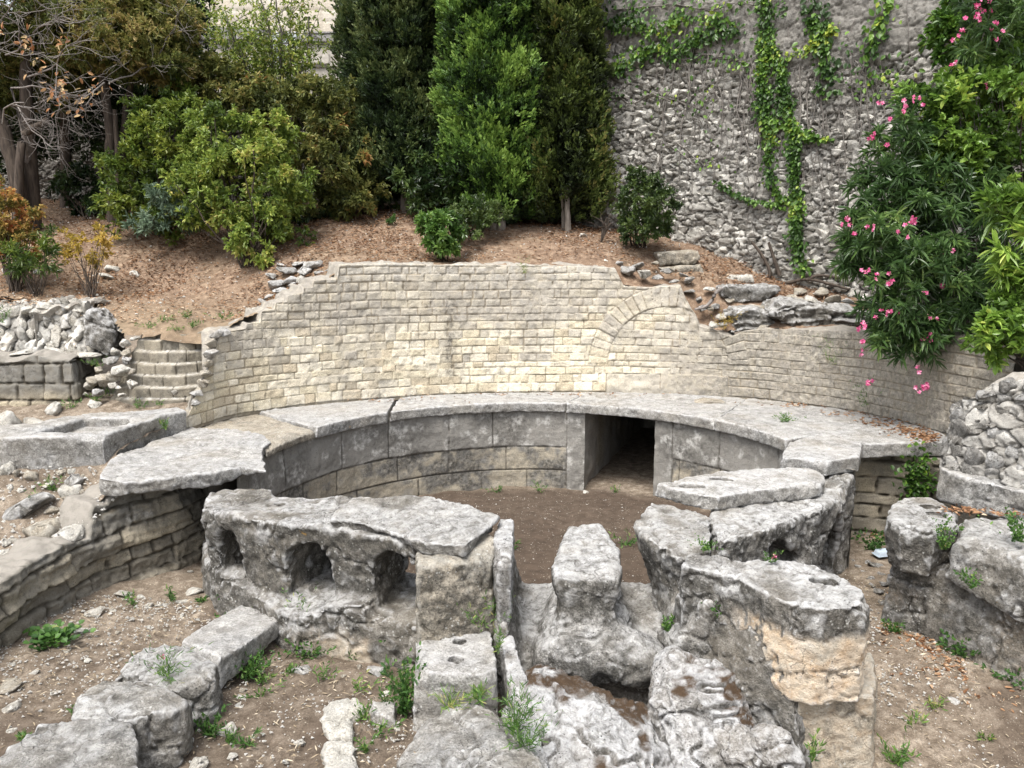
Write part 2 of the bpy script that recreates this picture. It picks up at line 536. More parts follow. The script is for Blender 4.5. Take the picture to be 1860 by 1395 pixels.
def masonry_mat(name, stops, mort, grey=(.20, .19, .17), darkc=(.06, .056, .048), bump=.6, capc=(.27, .25, .22)):
    m = M(name)
    t = m.attr('tone')
    n1, n2, n3 = m.noise(3, 6), m.noise(11, 8, .7, .3), m.noise(70, 5, .7)
    c = m.ramp(m.math('ADD', m.math('MULTIPLY', t, .75), m.math('MULTIPLY', n2, .25)), stops)
    c = m.mix(.4, c, m.ramp(n3, [(.33, .2), (.64, .9)]), 'OVERLAY')
    c = m.mix(m.math('MULTIPLY', m.attr('grey'), m.mr(n2, .30, .58, .45, 1.0)), c, m.mix(n1, grey, (grey[0] * 1.5, grey[1] * 1.5, grey[2] * 1.5)))
    c = m.mix(m.math('MULTIPLY', m.attr('dark'), m.mr(m.noise(20, 7, .72), .36, .6, .1, .9)), c, darkc)
    c = m.mix(m.math('MULTIPLY', m.attr('pale'), m.mr(m.noise(15, 8, .72), .42, .62, 0, .9)), c, (.55, .54, .51))
    pit = m.math('MULTIPLY', m.mr(m.voro(38), .10, .3, 1, 0), m.mr(m.noise(5, 4), .45, .6, .1, .8))
    c = m.mix(pit, c, m.mix(.8, c, (.03, .027, .02)))
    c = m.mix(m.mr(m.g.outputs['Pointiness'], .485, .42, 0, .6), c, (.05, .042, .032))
    c = m.mix(m.attr('joint'), c, mort)
    c = m.mix(m.math('MULTIPLY', m.attr('cap'), m.mr(n2, .3, .55, .3, 1)), c, capc)
    h = m.math('ADD', m.math('MULTIPLY', m.noise(20, 8, .75, .3), 1.7), m.math('MULTIPLY', n3, .8))
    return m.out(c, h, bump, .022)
MA_WALL = masonry_mat('hemicycle_masonry', [(.12, (.47, .405, .30)), (.4, (.62, .55, .41)), (.62, (.71, .65, .52)), (.85, (.58, .52, .41))], (.29, .245, .18), grey=(.315, .29, .25))
MA_BASIN = masonry_mat('basin_ashlar', [(.2, (.20, .19, .165)), (.5, (.30, .28, .25)), (.8, (.40, .37, .33))], (.08, .072, .06), grey=(.18, .174, .16), darkc=(.05, .047, .042))
MA_RUB = masonry_mat('rubble_masonry', [(.1, (.24, .23, .21)), (.35, (.46, .445, .41)), (.62, (.68, .665, .62)), (.85, (.60, .53, .43))], (.085, .075, .062), grey=(.20, .19, .172), darkc=(.05, .047, .043))
MA_LEFT = masonry_mat('weathered_low_wall', [(.2, (.17, .15, .115)), (.5, (.27, .24, .185)), (.8, (.38, .33, .24))], (.07, .06, .045), grey=(.15, .145, .13), darkc=(.05, .046, .038))

def soil_mat(name, a, b, c_, fleck=(.5, .46, .38), fl=.5, b2=None):
    m = M(name, .95, .1)
    n1, n2, n3 = m.noise(.9, 5), m.noise(9, 9, .7, .5), m.noise(70, 5, .75)
    c = m.ramp(n2, [(.32, a), (.5, b), (.66, c_)])
    c = m.mix(.5, c, m.ramp(n3, [(.35, .15), (.62, .95)]), 'OVERLAY')
    if b2 is not None:
        c = m.mix(m.attr('alt'), c, m.ramp(n2, [(.32, [x * .6 for x in b2]), (.6, b2)]))
    f = m.math('MULTIPLY', m.mr(m.voro(48), .14, .26, 1, 0), m.mr(m.noise(14, 5), .50, .60, 0, fl))
    c = m.mix(f, c, fleck)
    f2 = m.math('MULTIPLY', m.mr(m.voro(24), .12, .2, 1, 0), m.mr(m.noise(6, 5), .54, .62, 0, fl))
    c = m.mix(f2, c, fleck)
    h = m.math('ADD', m.math('MULTIPLY', n2, 1.0), m.math('MULTIPLY', n3, .8))
    return m.out(c, m.math('ADD', h, f), .7, .02)
SO_GROUND = soil_mat('stony_earth', (.088, .068, .050), (.168, .136, .104), (.28, .238, .19), fl=.9, b2=(.088, .066, .050))
SO_HILL = soil_mat('litter_earth', (.085, .056, .040), (.168, .115, .080), (.28, .21, .15), fl=.7, b2=(.25, .19, .13))

def leaf_mat(name, stops, trans=.35, rough=.5, spec=.3, var=.25):
    m = M(name, rough, spec)
    t = m.attr('tint')
    c = m.ramp(m.math('ADD', t, m.mr(m.noise(2.2, 4), .3, .7, -var / 2, var / 2)), stops)
    m.out(c)
    tr = nd(m.nt, 'ShaderNodeBsdfTranslucent', {'Color': c})
    mx = nd(m.nt, 'ShaderNodeMixShader', {0: trans, 1: m.b.outputs[0], 2: tr.outputs[0]})
    m.nt.links.new(mx.outputs[0], m.nt.nodes['Material Output'].inputs[0])
    return m.m
def plain_mat(name, a, b, scale=6, rough=.85, bump=.4, stretch=(1, 1, 1)):
    m = M(name, rough)
    v = m.mapv(stretch)
    n = m.noise(scale, 7, .65, .2, v)
    return m.out(m.ramp(n, [(.32, a), (.66, b)]), n, bump, .02)
# ------------------------------------------------------------------ the setting: ground sheets
def tps(P, z, smooth=1e-3):
    P = np.array(P, float)
    n = len(P)
    d = np.linalg.norm(P[:, None] - P[None], axis=-1)
    K = np.where(d > 0, d * d * np.log(d + 1e-12), 0) + smooth * np.eye(n)
    A = np.zeros((n + 3, n + 3))
    A[:n, :n] = K
    A[:n, n] = 1
    A[:n, n + 1:] = P
    A[n, :n] = 1
    A[n + 1:, :n] = P.T
    w = np.linalg.solve(A, np.r_[np.array(z, float), 0, 0, 0])
    def f(x, y):
        x, y = np.asarray(x, float), np.asarray(y, float)
        r = w[n] + w[n + 1] * x + w[n + 2] * y
        for i in range(n):
            d2 = (x - P[i, 0]) ** 2 + (y - P[i, 1]) ** 2
            r = r + w[i] * .5 * d2 * np.log(d2 + 1e-12)
        return r
    return f
RIM = [at(*p, 0)[:2] for p in [(470, 828), (473, 815), (493, 800), (567, 772), (620, 760), (700, 749), (820, 738), (960, 733), (1120, 733), (1240, 739), (1340, 755), (1407, 775), (1430, 800), (1420, 823)]]
ang = np.linspace(math.radians(187), math.radians(-3), 40)
RC, RR = np.array([.25, 8.42]), 3.07
RIMP = Path(np.stack([RC[0] + RR * np.cos(ang), RC[1] + RR * np.sin(ang)], 1), 0)
WALLP = Path([at(*p, 0)[:2] for p in [(335, 778), (400, 757), (480, 744), (560, 735), (620, 728), (720, 721), (850, 713.5), (960, 712), (1100, 711.5), (1240, 714), (1320, 719),
                                       (1400, 726), (1490, 737), (1570, 749), (1640, 765), (1705, 782)]] + [np.array([5.46, 9.15]), np.array([5.52, 8.7])])
wtop = prof(WALLP, [(337, 760), (346, 736), (362, 708), (378, 674), (392, 638), (402, 606), (430, 600), (447, 597), (449, 588), (474, 585), (476, 566), (500, 562), (502, 550), (522, 547), (524, 536), (550, 533), (552, 523), (568, 522), (570, 509),
                    (612, 507), (616, 481), (700, 479), (800, 481), (900, 481), (1000, 482), (1105, 486), (1118, 488), (1133, 520), (1150, 520), (1187, 522), (1236, 519), (1244, 540), (1256, 562), (1264, 574),
                    (1270, 592), (1305, 604), (1330, 612), (1348, 602), (1395, 597), (1480, 600), (1560, 602), (1640, 606), (1720, 612), (1775, 606)])
low_c = [(600, 1250, -1.24), (164, 1080, -1.05), (0, 1194, -1.0), (300, 1050, -1.1), (960, 893, -1.3), (1100, 900, -1.3), (700, 905, -1.3),
         (1030, 1000, -1.3), (1740, 1200, -1.27), (1850, 1300, -1.38), (1640, 1390, -1.5), (1850, 1390, -1.5), (1180, 1395, -1.42), (1000, 1395, -1.36), (1600, 1000, -1.22), (1590, 960, -1.18), (450, 1395, -1.22), (100, 1240, -1.05),
         (-300, 1300, -.95), (2300, 1250, -1.2), (1500, 1395, -1.52)]
lp = np.array([at(*c) for c in low_c])
_low = tps(lp[:, :2], lp[:, 2])
PIT = at(1112, 1248, -1.3)
def zlow(x, y):
    r = np.hypot(np.maximum(np.abs(x) - 6, 0), np.maximum(np.abs(y - 7) - 5, 0))
    w = np.exp(-r * .8)
    pit = .38 * np.exp(-(((x - PIT[0]) / .26) ** 2 + ((y - PIT[1]) / .24) ** 2) ** 1.5)
    return np.clip(_low(x, y), -1.62, -.9) * w + -1.25 * (1 - w) - pit
hill_c = [(100, 545, 11.9), (210, 560, 11.7), (300, 606, 10.95), (400, 596, 11.2), (450, 568, 12.0), (490, 486, 13.0), (620, 481, 12.6), (800, 478, 12.8),
          (1000, 478, 12.9), (1120, 484, 12.9), (1200, 505, 13.0), (1300, 535, 12.7), (1400, 556, 12.5), (1560, 590, 11.9), (1700, 640, 11.2), (1900, 640, 10.5),
          (1220, 445, 14.2), (1073, 410, 15.5), (1420, 512, 13.4), (1530, 532, 12.9), (740, 385, 15.6), (905, 418, 14.6), (1033, 420, 14.6), (215, 400, 15.5),
          (60, 385, 16.5), (0, 540, 11.9), (100, 402, 16), (-300, 395, 16), (-300, 545, 11.9), (300, 520, 13.2), (350, 450, 14.2), (150, 480, 13.8),
          (740, 375, 17.5), (300, 385, 17)]
hp = np.array([aty(*c) for c in hill_c])
ws = np.linspace(.5, WALLP.L, 26)
wq = WALLP.shifted(-.12).pos(ws)
st_ = np.array([aty(px, 610, 10.93) for px in (225, 260, 300, 340, 380)])
st_[:, 2] = .97
hp = np.vstack([hp, st_, np.c_[wq, wtop(ws) - .03]])
_hill = tps(hp[:, :2], hp[:, 2], 5e-3)
def zhill(x, y):
    return np.clip(_hill(x, y), .7, 3.3)
bank_c = [(0, 1053, -.62), (-120, 1100, -.66), (156, 985, -.50), (152, 925, -.40), (178, 905, -.24), (0, 950, -.45), (80, 900, -.30), (0, 862, -.12), (165, 858, -.13),
          (-200, 862, -.12), (330, 772, .0), (0, 740, .13), (-200, 742, .13), (300, 750, .14), (200, 736, .14), (350, 770, .1), (150, 772, .0), (60, 785, -.02), (240, 765, .02)]
bp = np.array([at(*c) for c in bank_c])
_bank = tps(bp[:, :2], bp[:, 2], 2e-3)
def zbank(x, y):
    return np.clip(_bank(x, y), -.72, .2)
def onto(px, py, zf, t0=3.0, t1=24.0):           # the photo point on a ground sheet
    d = ray(px, py)
    t = np.linspace(t0, t1, 900)
    p = CAM[None] + d[None] * t[:, None]
    g = p[:, 2] - zf(p[:, 0], p[:, 1])
    i = np.argmax(g < 0)
    return p[i] if g[i] < 0 else p[-1]
def inpoly(x, y, P):
    return sdpoly(np.asarray(x, float), np.asarray(y, float), P) < 0
def sheet(name, xs, ys, zf, mat, poly=None, alt=None, amp=.03, seed=1):
    X, Y = np.meshgrid(xs, ys, indexing='ij')
    Z = zf(X, Y) + amp * fbm2(X, Y, .55, 4, seed) + amp * .35 * fbm2(X, Y, .09, 2, seed + 5)
    V = np.stack([X, Y, Z], -1).reshape(-1, 3)
    n, m = X.shape
    i = np.arange(n - 1)[:, None] * m + np.arange(m - 1)[None, :]
    Q = np.stack([i, i + m, i + m + 1, i + 1], -1).reshape(-1, 4)
    if poly is not None:
        c = V[Q].mean(1)
        Q = Q[inpoly(c[:, 0], c[:, 1], poly)]
        u = np.unique(Q)
        mp = -np.ones(len(V), int)
        mp[u] = np.arange(len(u))
        V, Q = V[u], mp[Q]
    A = {'alt': alt(V) if alt else np.zeros(len(V))}
    o = mobj(name, V, [Q], mat, None, A)
    return tag(o, kind='structure')

def soil_alt(V):
    d = np.hypot(V[:, 0] - RC[0], V[:, 1] - RC[1])
    a = sst(RR + .2, RR - .2, d + .2 * fbm(V, .8, 2, 77)) * sst(6.0, 6.5, V[:, 1] + .25 * fbm(V, .5, 2, 78))
    b = fbm(V, 1.2, 3, 5)
    return np.clip(a * .95 + sst(.15, .7, b) * .7 + .5 * sst(6.9, 5.8, V[:, 1]) * (np.abs(V[:, 0] + 1.2) < 1.6), 0, 1)
fine = np.arange(-7.5, 7.6, .03)
gx = np.r_[-600, -300, -120, -60, -30, -18, -12, -9, fine, 9, 12, 18, 30, 60, 120, 300, 600]
gy = np.r_[-600, -200, -60, -20, -8, -2, 1, 2.5, np.arange(3.6, 12.2, .03), 13, 15, 18, 24, 40, 80, 200, 600, 1500]
sheet('ground', gx, gy, zlow, SO_GROUND, None, soil_alt, .025, 3)

wl = WALLP.shifted(-.14)
WL = [wl.pos(t) for t in np.linspace(0, wl.L, 40)]
HP = [(-16, 23), (-16, 12.05), tuple(aty(-60, 548, 11.95)[:2]), tuple(aty(0, 548, 11.95)[:2]), tuple(aty(190, 555, 11.75)[:2]), tuple(aty(222, 606, 11.05)[:2]),
      tuple(aty(300, 610, 10.92)[:2]), tuple(aty(390, 606, 10.9)[:2])] + [tuple(p) for p in WL[2:]] + [(6.0, 9.0), (9, 7.6), (16, 7.6), (16, 23)]
def hill_alt(V):
    b = fbm(V, 1.0, 3, 8)
    a = sst(13.2, 11.2, V[:, 1] + .3 * b) * (V[:, 0] < -2.2)
    return np.clip(a * .8 + .35 * sst(.2, .8, b), 0, 1)
sheet('hillside', np.arange(-16, 16.1, .055), np.arange(7.5, 23.2, .055), zhill, SO_HILL, HP, hill_alt, .035, 9)

# left curved low wall and the stony bank behind it
LWP = Path([at(*p)[:2] for p in [(-160, 1310, -1.0), (-60, 1235, -1.0), (0, 1194, -1.0), (78, 1139, -1.03), (164, 1082, -1.06), (234, 1057, -1.08), (312, 1037, -1.1), (370, 1012, -1.12), (425, 975, -1.12)]])
lwb = LWP.shifted(-.22)
LB = [tuple(lwb.pos(t)) for t in np.linspace(0, lwb.L * .72, 14)]
BP = [(-12, 4.0)] + LB + [tuple(at(200, 880, -.2)[:2]), tuple(at(215, 840, -.1)[:2]), tuple(at(330, 765, .1)[:2]), (-4.2, 11.0), (-12, 11.6)]
sheet('stony_bank', np.arange(-12, -2.4, .035), np.arange(4.0, 11.7, .035), zbank, SO_GROUND, BP, lambda V: .5 * sst(.2, .7, fbm(V, 1.0, 3, 4)), .03, 12)

# ------------------------------------------------------------------ the hemicycle wall
arc_pts = [(1103, 652), (1113, 612), (1137, 588), (1167, 568), (1193, 562)]
A0 = WALLP.hit(1212, 664)
AL = WALLP.hit(1104, 664)
AR1 = AL and (A0[0] - AL[0])
AE = WALLP.hit(1069, 664)
AR2 = A0[0] - AE[0]
AZ = A0[1]
def wall_disp(S, Z):
    e, idd, ez, es = courses(S, Z, 0, .127, .014, .21, .06, 11)
    dx, dz_ = S - A0[0], Z - AZ
    r = np.hypot(dx, dz_)
    th = np.arctan2(dz_, dx)
    inarc = (r > AR1) & (r < AR2) & (th > .06) & (th < math.pi - .02)
    nv = 26
    k = np.floor(th / math.pi * nv)
    ev = np.minimum((th / math.pi * nv - k), 1 - (th / math.pi * nv - k)) * math.pi / nv * r
    ee = np.minimum(ev, np.minimum(r - AR1, AR2 - r))
    e = np.where(inarc, ee, np.minimum(e, np.where(th > 0, np.minimum(np.abs(r - AR1), np.abs(r - AR2)), 9) + .004))
    idd = np.where(inarc, 900000 + k.astype(np.int64), idd)
    # springing block under the filled arch
    idd0 = idd
    blk = (np.abs(dx) < AR1 + .02) & (Z < .30)
    e = np.where(blk, np.minimum(np.minimum(.30 - Z, AR1 + .02 - np.abs(dx)), np.minimum(np.abs(dx + .1), 9)), e)
    idd = np.where(blk, 950000 + (dx > -.1), idd)
    jit = fbm2(S, Z, .05, 2, 3) * .004
    jw = .0055 + .004 * fbm2(S, Z, .5, 2, 6)
    face = sst(0, 1, (e + jit) / np.maximum(jw * 2, .003))
    d = -.014 * (1 - face) + .016 * (rnd(idd, 1) - .5) + .010 * fbm2(S, Z, .1, 3, 21) + .02 * fbm2(S, Z, 1.4, 2, 2)
    inside = (np.abs(dx) < AR1) & (r < AR1) | ((np.abs(dx) < AR1) & (Z < AZ))
    d -= .010 * inside
    d += .004 * inarc
    Sj, Zj = S + .10 * (rnd(idd, 21) - .5), Z + .06 * (rnd(idd, 22) - .5)
    n = .55 * fbm2(S, Z, .7, 4, 31) + .45 * fbm2(np.round(Sj / .2) * .2, np.round(Zj / .12) * .12, .7, 3, 31)
    n2 = fbm2(S, Z, .2, 3, 32)
    sR = A0[0]
    g = sst(.75, 1.75, Z + .3 * n) * .75 + sst(sR - .35, sR + .5, S + .25 * n) * 1.0 + sst(1.9, .7, S + .4 * n) * .55 * sst(.35, 1.0, Z)
    g += .75 * blk * sst(-.6, .1, n) + .35 * inarc * sst(.3, .7, Z) + .5 * sst(-.1, .7, n + .5 * n2) + .6 * (rnd(idd, 4) > .80) * sst(.2, .6, Z)
    st = WALLP.hit(818, 620)
    streak = np.exp(-((S - st[0] + .06 * n2) / (.10 + .05 * n2)) ** 2) * sst(.12, .35, Z) * sst(1.75, 1.1, Z)
    dk = .25 * sst(.2, .8, n2 + .4 * n) + streak * .9 + .55 * sst(sR + .1, sR + 1.3, S + .3 * n)
    pale = sst(1.65, 1.95, Z) * .5 + .25 * sst(.4, .9, n2)
    return d, {'tone': np.clip(rnd(idd, 2) + .12 * n2, 0, 1), 'joint': (1 - face) * np.clip(.55 + .5 * fbm2(S, Z, .3, 2, 61) + .3 * (rnd(idd, 6) - .5), .1, .95), 'grey': np.clip(g, 0, 1), 'dark': np.clip(dk, 0, 1), 'pale': np.clip(pale, 0, 1)}
o = wall('hemicycle_wall', WALLP, 0, WALLP.L, -.05, wtop, wall_disp, MA_WALL, .0125, .0125, lambda t: .05 + .5 * sst(.45, 1.0, t), .05)
tag(o, 'curved back wall of small squared yellow and grey blocks with a filled arch', 'wall')

# ------------------------------------------------------------------ the basin wall under the bench, with its opening
BWP = RIMP.shifted(-.06)
bo0, bo1 = BWP.hit(1062, 800)[0], BWP.hit(1189, 800)[0]
def basin_disp(S, Z):
    Zr = Z + 1.34
    hh = np.array([0, .31, .66, 1.25])
    row = np.clip(np.searchsorted(hh, Zr + .006 * fbm2(S, Z, .6, 2, 4), 'right') - 1, 0, 2)
    ez = np.minimum(Zr - hh[row], hh[row + 1] - Zr)
    ez = np.where(row == 2, np.abs(Zr - hh[2]), ez)
    rs = np.random.RandomState(4)
    es = np.zeros_like(S)
    idd = np.zeros(S.shape, np.int64)
    for r_ in range(3):
        L = -.5 + np.r_[0, np.cumsum(rs.uniform(.55, 1.15, 24))]
        L[np.argmin(np.abs(L - (bo0 - .27)))] = bo0 - .27
        m = row == r_
        c = np.searchsorted(L, S[m], 'right') - 1
        es[m] = np.minimum(S[m] - L[c], L[c + 1] - S[m])
        idd[m] = r_ * 100 + c
    pil = ((S > bo0 - .27) & (S < bo0 + .01)) | ((S > bo1 - .01) & (S < bo1 + .27))
    pe = np.minimum(np.abs(S - bo0 + .27), np.abs(S - bo1 - .27))
    es = np.where(pil, pe, np.minimum(es, pe))
    e = np.where(pil, es, np.minimum(ez, es))
    idd = np.where(pil, 777, idd)
    jit = fbm2(S, Z, .05, 2, 3) * .004
    face = sst(0, 1, (e + jit) / .013)
    d = -.018 * (1 - face) + .014 * (rnd(idd, 1) - .5) + .009 * fbm2(S, Z, .12, 3, 25) + .018 * fbm2(S, Z, .6, 2, 26)
    d = np.where((row < 2) & ~pil, d - .012, d)
    n, n2 = fbm2(S, Z, .5, 4, 41), fbm2(S, Z, .14, 3, 42)
    top = (row == 2) | pil
    g = np.where(top, .9, .55 + .45 * sst(-.2, .3, n + .5 * n2))
    dk = np.where(top, .30 + .5 * n, .35 + .6 * sst(-.05, .4, n + .4 * n2))
    tone = np.where(top, .35 + .25 * rnd(idd, 2), .95)
    pale = .7 * sst(.15, .7, n2 + .4 * n) * top + .2 * sst(.3, .8, n2)
    return d, {'tone': tone, 'joint': (1 - face), 'grey': g, 'dark': np.clip(dk, 0, 1), 'pale': pale}
m = MA_BASIN
# buff lower courses: the tone ramp's upper end
e_ = [n for n in m.node_tree.nodes if n.type == 'VALTORGB'][0].color_ramp.elements
e_[-1].color = (.47, .41, .30, 1)
bw = empty('basin_wall', (RC[0], RC[1] + RR, -1.3), 'curved inner wall of large dark ashlar blocks under the bench', 'wall')
wall('ashlar_face', BWP, .02, bo0, -1.40, -.12, basin_disp, MA_BASIN, .014, .014, .3, .01, bw)
wall('ashlar_face', BWP, bo1, BWP.L - .05, -1.40, -.12, basin_disp, MA_BASIN, .014, .014, .3, .01, bw)
# the drain tunnel behind the opening
q0, q1 = BWP.pos(np.array([bo0, bo1]))
q0 = q0 + (q0 - q1) * .02
dirv = np.array([.36, .93])
def tun_disp(k):
    def f(S, Z):
        n, n2 = fbm2(S + 9 * k, Z, .5, 4, 51), fbm2(S + 9 * k, Z, .12, 3, 52)
        return .03 * fbm2(S + 9 * k, Z, .35, 3, 53) + .008 * n2, {'tone': .55 + .3 * n, 'joint': n * 0, 'grey': .4 + .3 * n2, 'dark': np.clip(.25 + .4 * n, 0, 1), 'pale': n * 0}
    return f
TP = Path(np.array([q0, q0 + dirv * 4.2, q0 + dirv * 4.2 + (q1 - q0) * 1.0, q1]), 0)
wall('tunnel_lining', TP, 0, TP.L, -1.5, -.14, tun_disp(1), MA_BASIN, .03, .03, .1, .01, bw, flip=False)
tz = np.linspace(0, 1, 14)
U, T = np.meshgrid(np.linspace(-.1, 1.1, 20), np.linspace(.12, 4.5, 30), indexing='ij')
PX = q0[0] + (q1 - q0)[0] * U + dirv[0] * T
PY = q0[1] + (q1 - q0)[1] * U + dirv[1] * T
PZ = -.15 + .03 * fbm2(PX, PY, .4, 3, 61)
i = np.arange(19)[:, None] * 30 + np.arange(29)[None, :]
mobj('tunnel_roof', np.stack([PX, PY, PZ], -1).reshape(-1, 3), [np.stack([i, i + 1, i + 31, i + 30], -1).reshape(-1, 4)], ST_DARK, bw)

# ------------------------------------------------------------------ other walls
def left_disp(S, Z):
    e, idd, ez, es = courses(S, Z, -1.25, .17, .04, .45, .16, 23, .05)
    jit = fbm2(S, Z, .07, 2, 13) * .012
    face = sst(0, 1, (e + jit) / .022)
    row = idd // 1000
    d = -.03 * (1 - face) + .07 * (rnd(row, 3) - .5) + .04 * (rnd(idd, 1) - .5) + .03 * fbm2(S, Z, .3, 4, 33) + .012 * fbm2(S, Z, .06, 3, 34)
    q = fbm2(S * .35, Z * 3.2, .3, 3, 35)
    d += .03 * q - .14 * (Z + 1.1)
    n, n2 = fbm2(S, Z, .6, 4, 43), fbm2(S, Z, .15, 3, 44)
    return d, {'tone': np.clip(rnd(idd, 2) * .8 + .2 * n2 + .1, 0, 1), 'joint': (1 - face) * .9, 'grey': np.clip(.35 + .5 * n + .6 * sst(-.7, -.4, Z), 0, 1), 'dark': np.clip(.25 + .5 * n2, 0, 1), 'pale': .5 * sst(.3, .9, n2) * sst(-.75, -.45, Z)}
lws = LWP.shifted(-.10)
ltop0 = prof(lws, [(-120, 1130), (-60, 1095), (0, 1050), (59, 1012), (153, 982), (160, 955), (168, 925), (219, 912), (351, 903), (420, 905)])
o = wall('curved_low_wall', LWP, 0, LWP.L, -1.35, lambda t: np.clip(np.maximum(ltop0(t), -.8 + .59 * sst(lws.hit(150, 940)[0], lws.hit(205, 930)[0], t)) + .03 * fbm2(t, t * 0, .25, 2, 8), -.8, -.165), left_disp, MA_LEFT, .014, .014, .45, .05)
tag(o, 'low curved retaining wall of weathered brown layered stone holding up the gravel bank', 'wall')

def ash_disp(S, Z):
    e, idd, ez, es = courses(S, Z, .02, .2, .03, .3, .09, 29, .02)
    face = sst(0, 1, (e + fbm2(S, Z, .07, 2, 14) * .01) / .022)
    d = -.04 * (1 - face) + .05 * (rnd(idd, 1) - .5) + .025 * fbm2(S, Z, .2, 4, 36) - .12 * Z
    n, n2 = fbm2(S, Z, .6, 4, 45), fbm2(S, Z, .15, 3, 46)
    return d, {'tone': np.clip(rnd(idd, 2) * .6 + .55 * sst(.4, .1, Z), 0, 1), 'joint': (1 - face), 'grey': sst(.25, .45, Z + .1 * n), 'dark': np.clip(.25 + .5 * n2, 0, 1) * sst(.15, .4, Z), 'pale': .3 * sst(.2, .8, n2)}
AP = Path([at(*p)[:2] for p in [(-260, 752, .12), (0, 740, .12), (110, 738, .12), (150, 737, .12)]] + [aty(160, 660, 11.3)[:2], aty(185, 650, 11.9)[:2]], 2)
o = wall('low_ashlar_wall', AP, 0, AP.L, -.1, lambda t: .74 + .05 * fbm2(t, t * 0, .3, 2, 9), ash_disp, MA_LEFT, .016, .016, .85, .05)
tag(o, 'low broken ashlar wall below the upright rubble stones', 'wall')

def upr_disp(S, Z):
    U, V_ = (S - .35 * Z) / .15, Z / .34
    F1, F2, ID, cu, cv = voro(U + .15 * fbm2(S, Z, .2, 2, 7), V_ + .12 * fbm2(S, Z, .15, 2, 17), 61)
    e = (F2 - F1)
    face = sst(.0, .16, e)
    d = -.13 * (1 - face) + .10 * (rnd(ID, 1) - .5) + .10 * cu * (rnd(ID, 5) - .3) + .02 * fbm2(S, Z, .12, 3, 37) - .3 * (Z - .8) - .02 * F1 + facets(S, Z, .11, 211, .035)
    n, n2 = fbm2(S, Z, .6, 4, 47), fbm2(S, Z, .12, 3, 48)
    return d, {'tone': np.clip(.15 + .75 * rnd(ID, 2), 0, 1), 'joint': (1 - sst(0, .10, e)) * .8, 'grey': np.clip(.3 * n2 + .2, 0, 1), 'dark': np.clip(.1 + .5 * n2, 0, 1) * .6, 'pale': .5 * sst(0, .6, n2)}
UP = Path([aty(-260, 640, 11.35)[:2], aty(0, 640, 11.35)[:2], aty(120, 640, 11.3)[:2], aty(178, 640, 11.25)[:2], aty(196, 620, 11.7)[:2]], 2)
utop = prof(UP, [(-260, 555), (0, 568), (40, 558), (90, 552), (150, 556), (190, 566), (205, 590)])
o = wall('rubble_core_wall', UP, 0, UP.L, .6, lambda t: utop(t) + .06 * fbm2(t, t * 0, .15, 2, 19), upr_disp, MA_RUB, .016, .016, .7, .10, capn=24)
UPW = o
tag(o, 'rubble core wall of pale jagged stones set on edge above the low ashlar wall', 'wall')

# worn curved steps at the end of the hemicycle wall
def step_disp(S, Z):
    h = .152
    zz = Z - .08 + .012 * fbm2(S, Z, .5, 2, 6)
    k = np.floor(zz / h)
    f = zz / h - k
    rs_ = hsh(k.astype(np.int64), np.floor((S + .17 * k) / .36).astype(np.int64), k.astype(np.int64) * 0, 9)
    es = np.abs(((S + .17 * k) / .36) % 1 - .5)
    js = sst(.5, .46, es)
    d = -.075 * (k + sst(.84, 1.0, f)) + .03 * (rs_ - .5) + .02 * fbm2(S, Z, .2, 4, 38) - .03 * (1 - js)
    n2 = fbm2(S, Z, .15, 3, 49)
    return d, {'tone': np.clip(.25 + .5 * rs_ + .2 * n2, 0, 1), 'joint': (1 - js) * .8, 'grey': .45 + .3 * n2, 'dark': np.clip(.3 + .4 * n2, 0, 1) * (f < .8), 'pale': .9 * sst(.8, .95, f)}
SP = Path([at(*p, .1)[:2] for p in [(150, 728), (205, 737), (270, 742), (330, 742), (400, 736), (470, 726)]], 3)
o = wall('stone_steps', SP, 0, SP.L, -.02, lambda t: (.12 + .95 * sst(SP.hit(196, 700)[0], SP.hit(218, 700)[0], t)) + .03 * fbm2(t, t * 0, .2, 2, 5), step_disp, MA_LEFT, .014, .014, .5, .03)
tag(o, 'curved flight of six worn stone steps meeting the yellow wall', 'steps')

# right rubble wall above the squared block
def rr_disp(S, Z):
    U, V_ = S / .30, Z / .17
    F1, F2, ID, cu, cv = voro(U + .25 * fbm2(S, Z, .25, 3, 7), V_ + .25 * fbm2(S, Z, .2, 3, 17), 71)
    e = (F2 - F1)
    face = sst(.0, .14, e)
    d = -.035 * (1 - face) + .05 * (rnd(ID, 1) - .5) + .07 * cv * (rnd(ID, 5) - .3) + .016 * fbm2(S, Z, .12, 3, 39) - .14 * Z + facets(S, Z, .10, 221, .025)
    n, n2 = fbm2(S, Z, .6, 4, 57), fbm2(S, Z, .12, 3, 58)
    return d, {'tone': np.clip(.1 + .5 * rnd(ID, 2), 0, 1), 'joint': (1 - sst(0, .14, e)) * .5, 'grey': np.clip(.75 + .5 * n2, 0, 1), 'dark': np.clip(.1 + .5 * n2, 0, 1) * .6, 'pale': .5 * sst(.1, .7, n2)}
r0 = at(1708, 850, .02)[:2]
RWP = Path([r0 + np.array([1.0, 1.5]), r0 + np.array([.08, .14]), r0 + np.array([.06, .0]), at(1860, 890, .0)[:2], at(2100, 960, .0)[:2]], 1)
rtop = prof(RWP, [(1709, 790), (1712, 757), (1722, 740), (1738, 735), (1745, 722), (1770, 716), (1785, 700), (1820, 694), (1860, 692), (2050, 690)])
o = wall('rubble_wall', RWP, 0, RWP.L, -.06, lambda t: rtop(t) + .03 * fbm2(t, t * 0, .15, 2, 29), rr_disp, MA_RUB, .014, .014, .9, .09, capn=26)
RRW = o
tag(o, 'grey mortared rubble wall stub under the oleander', 'wall')

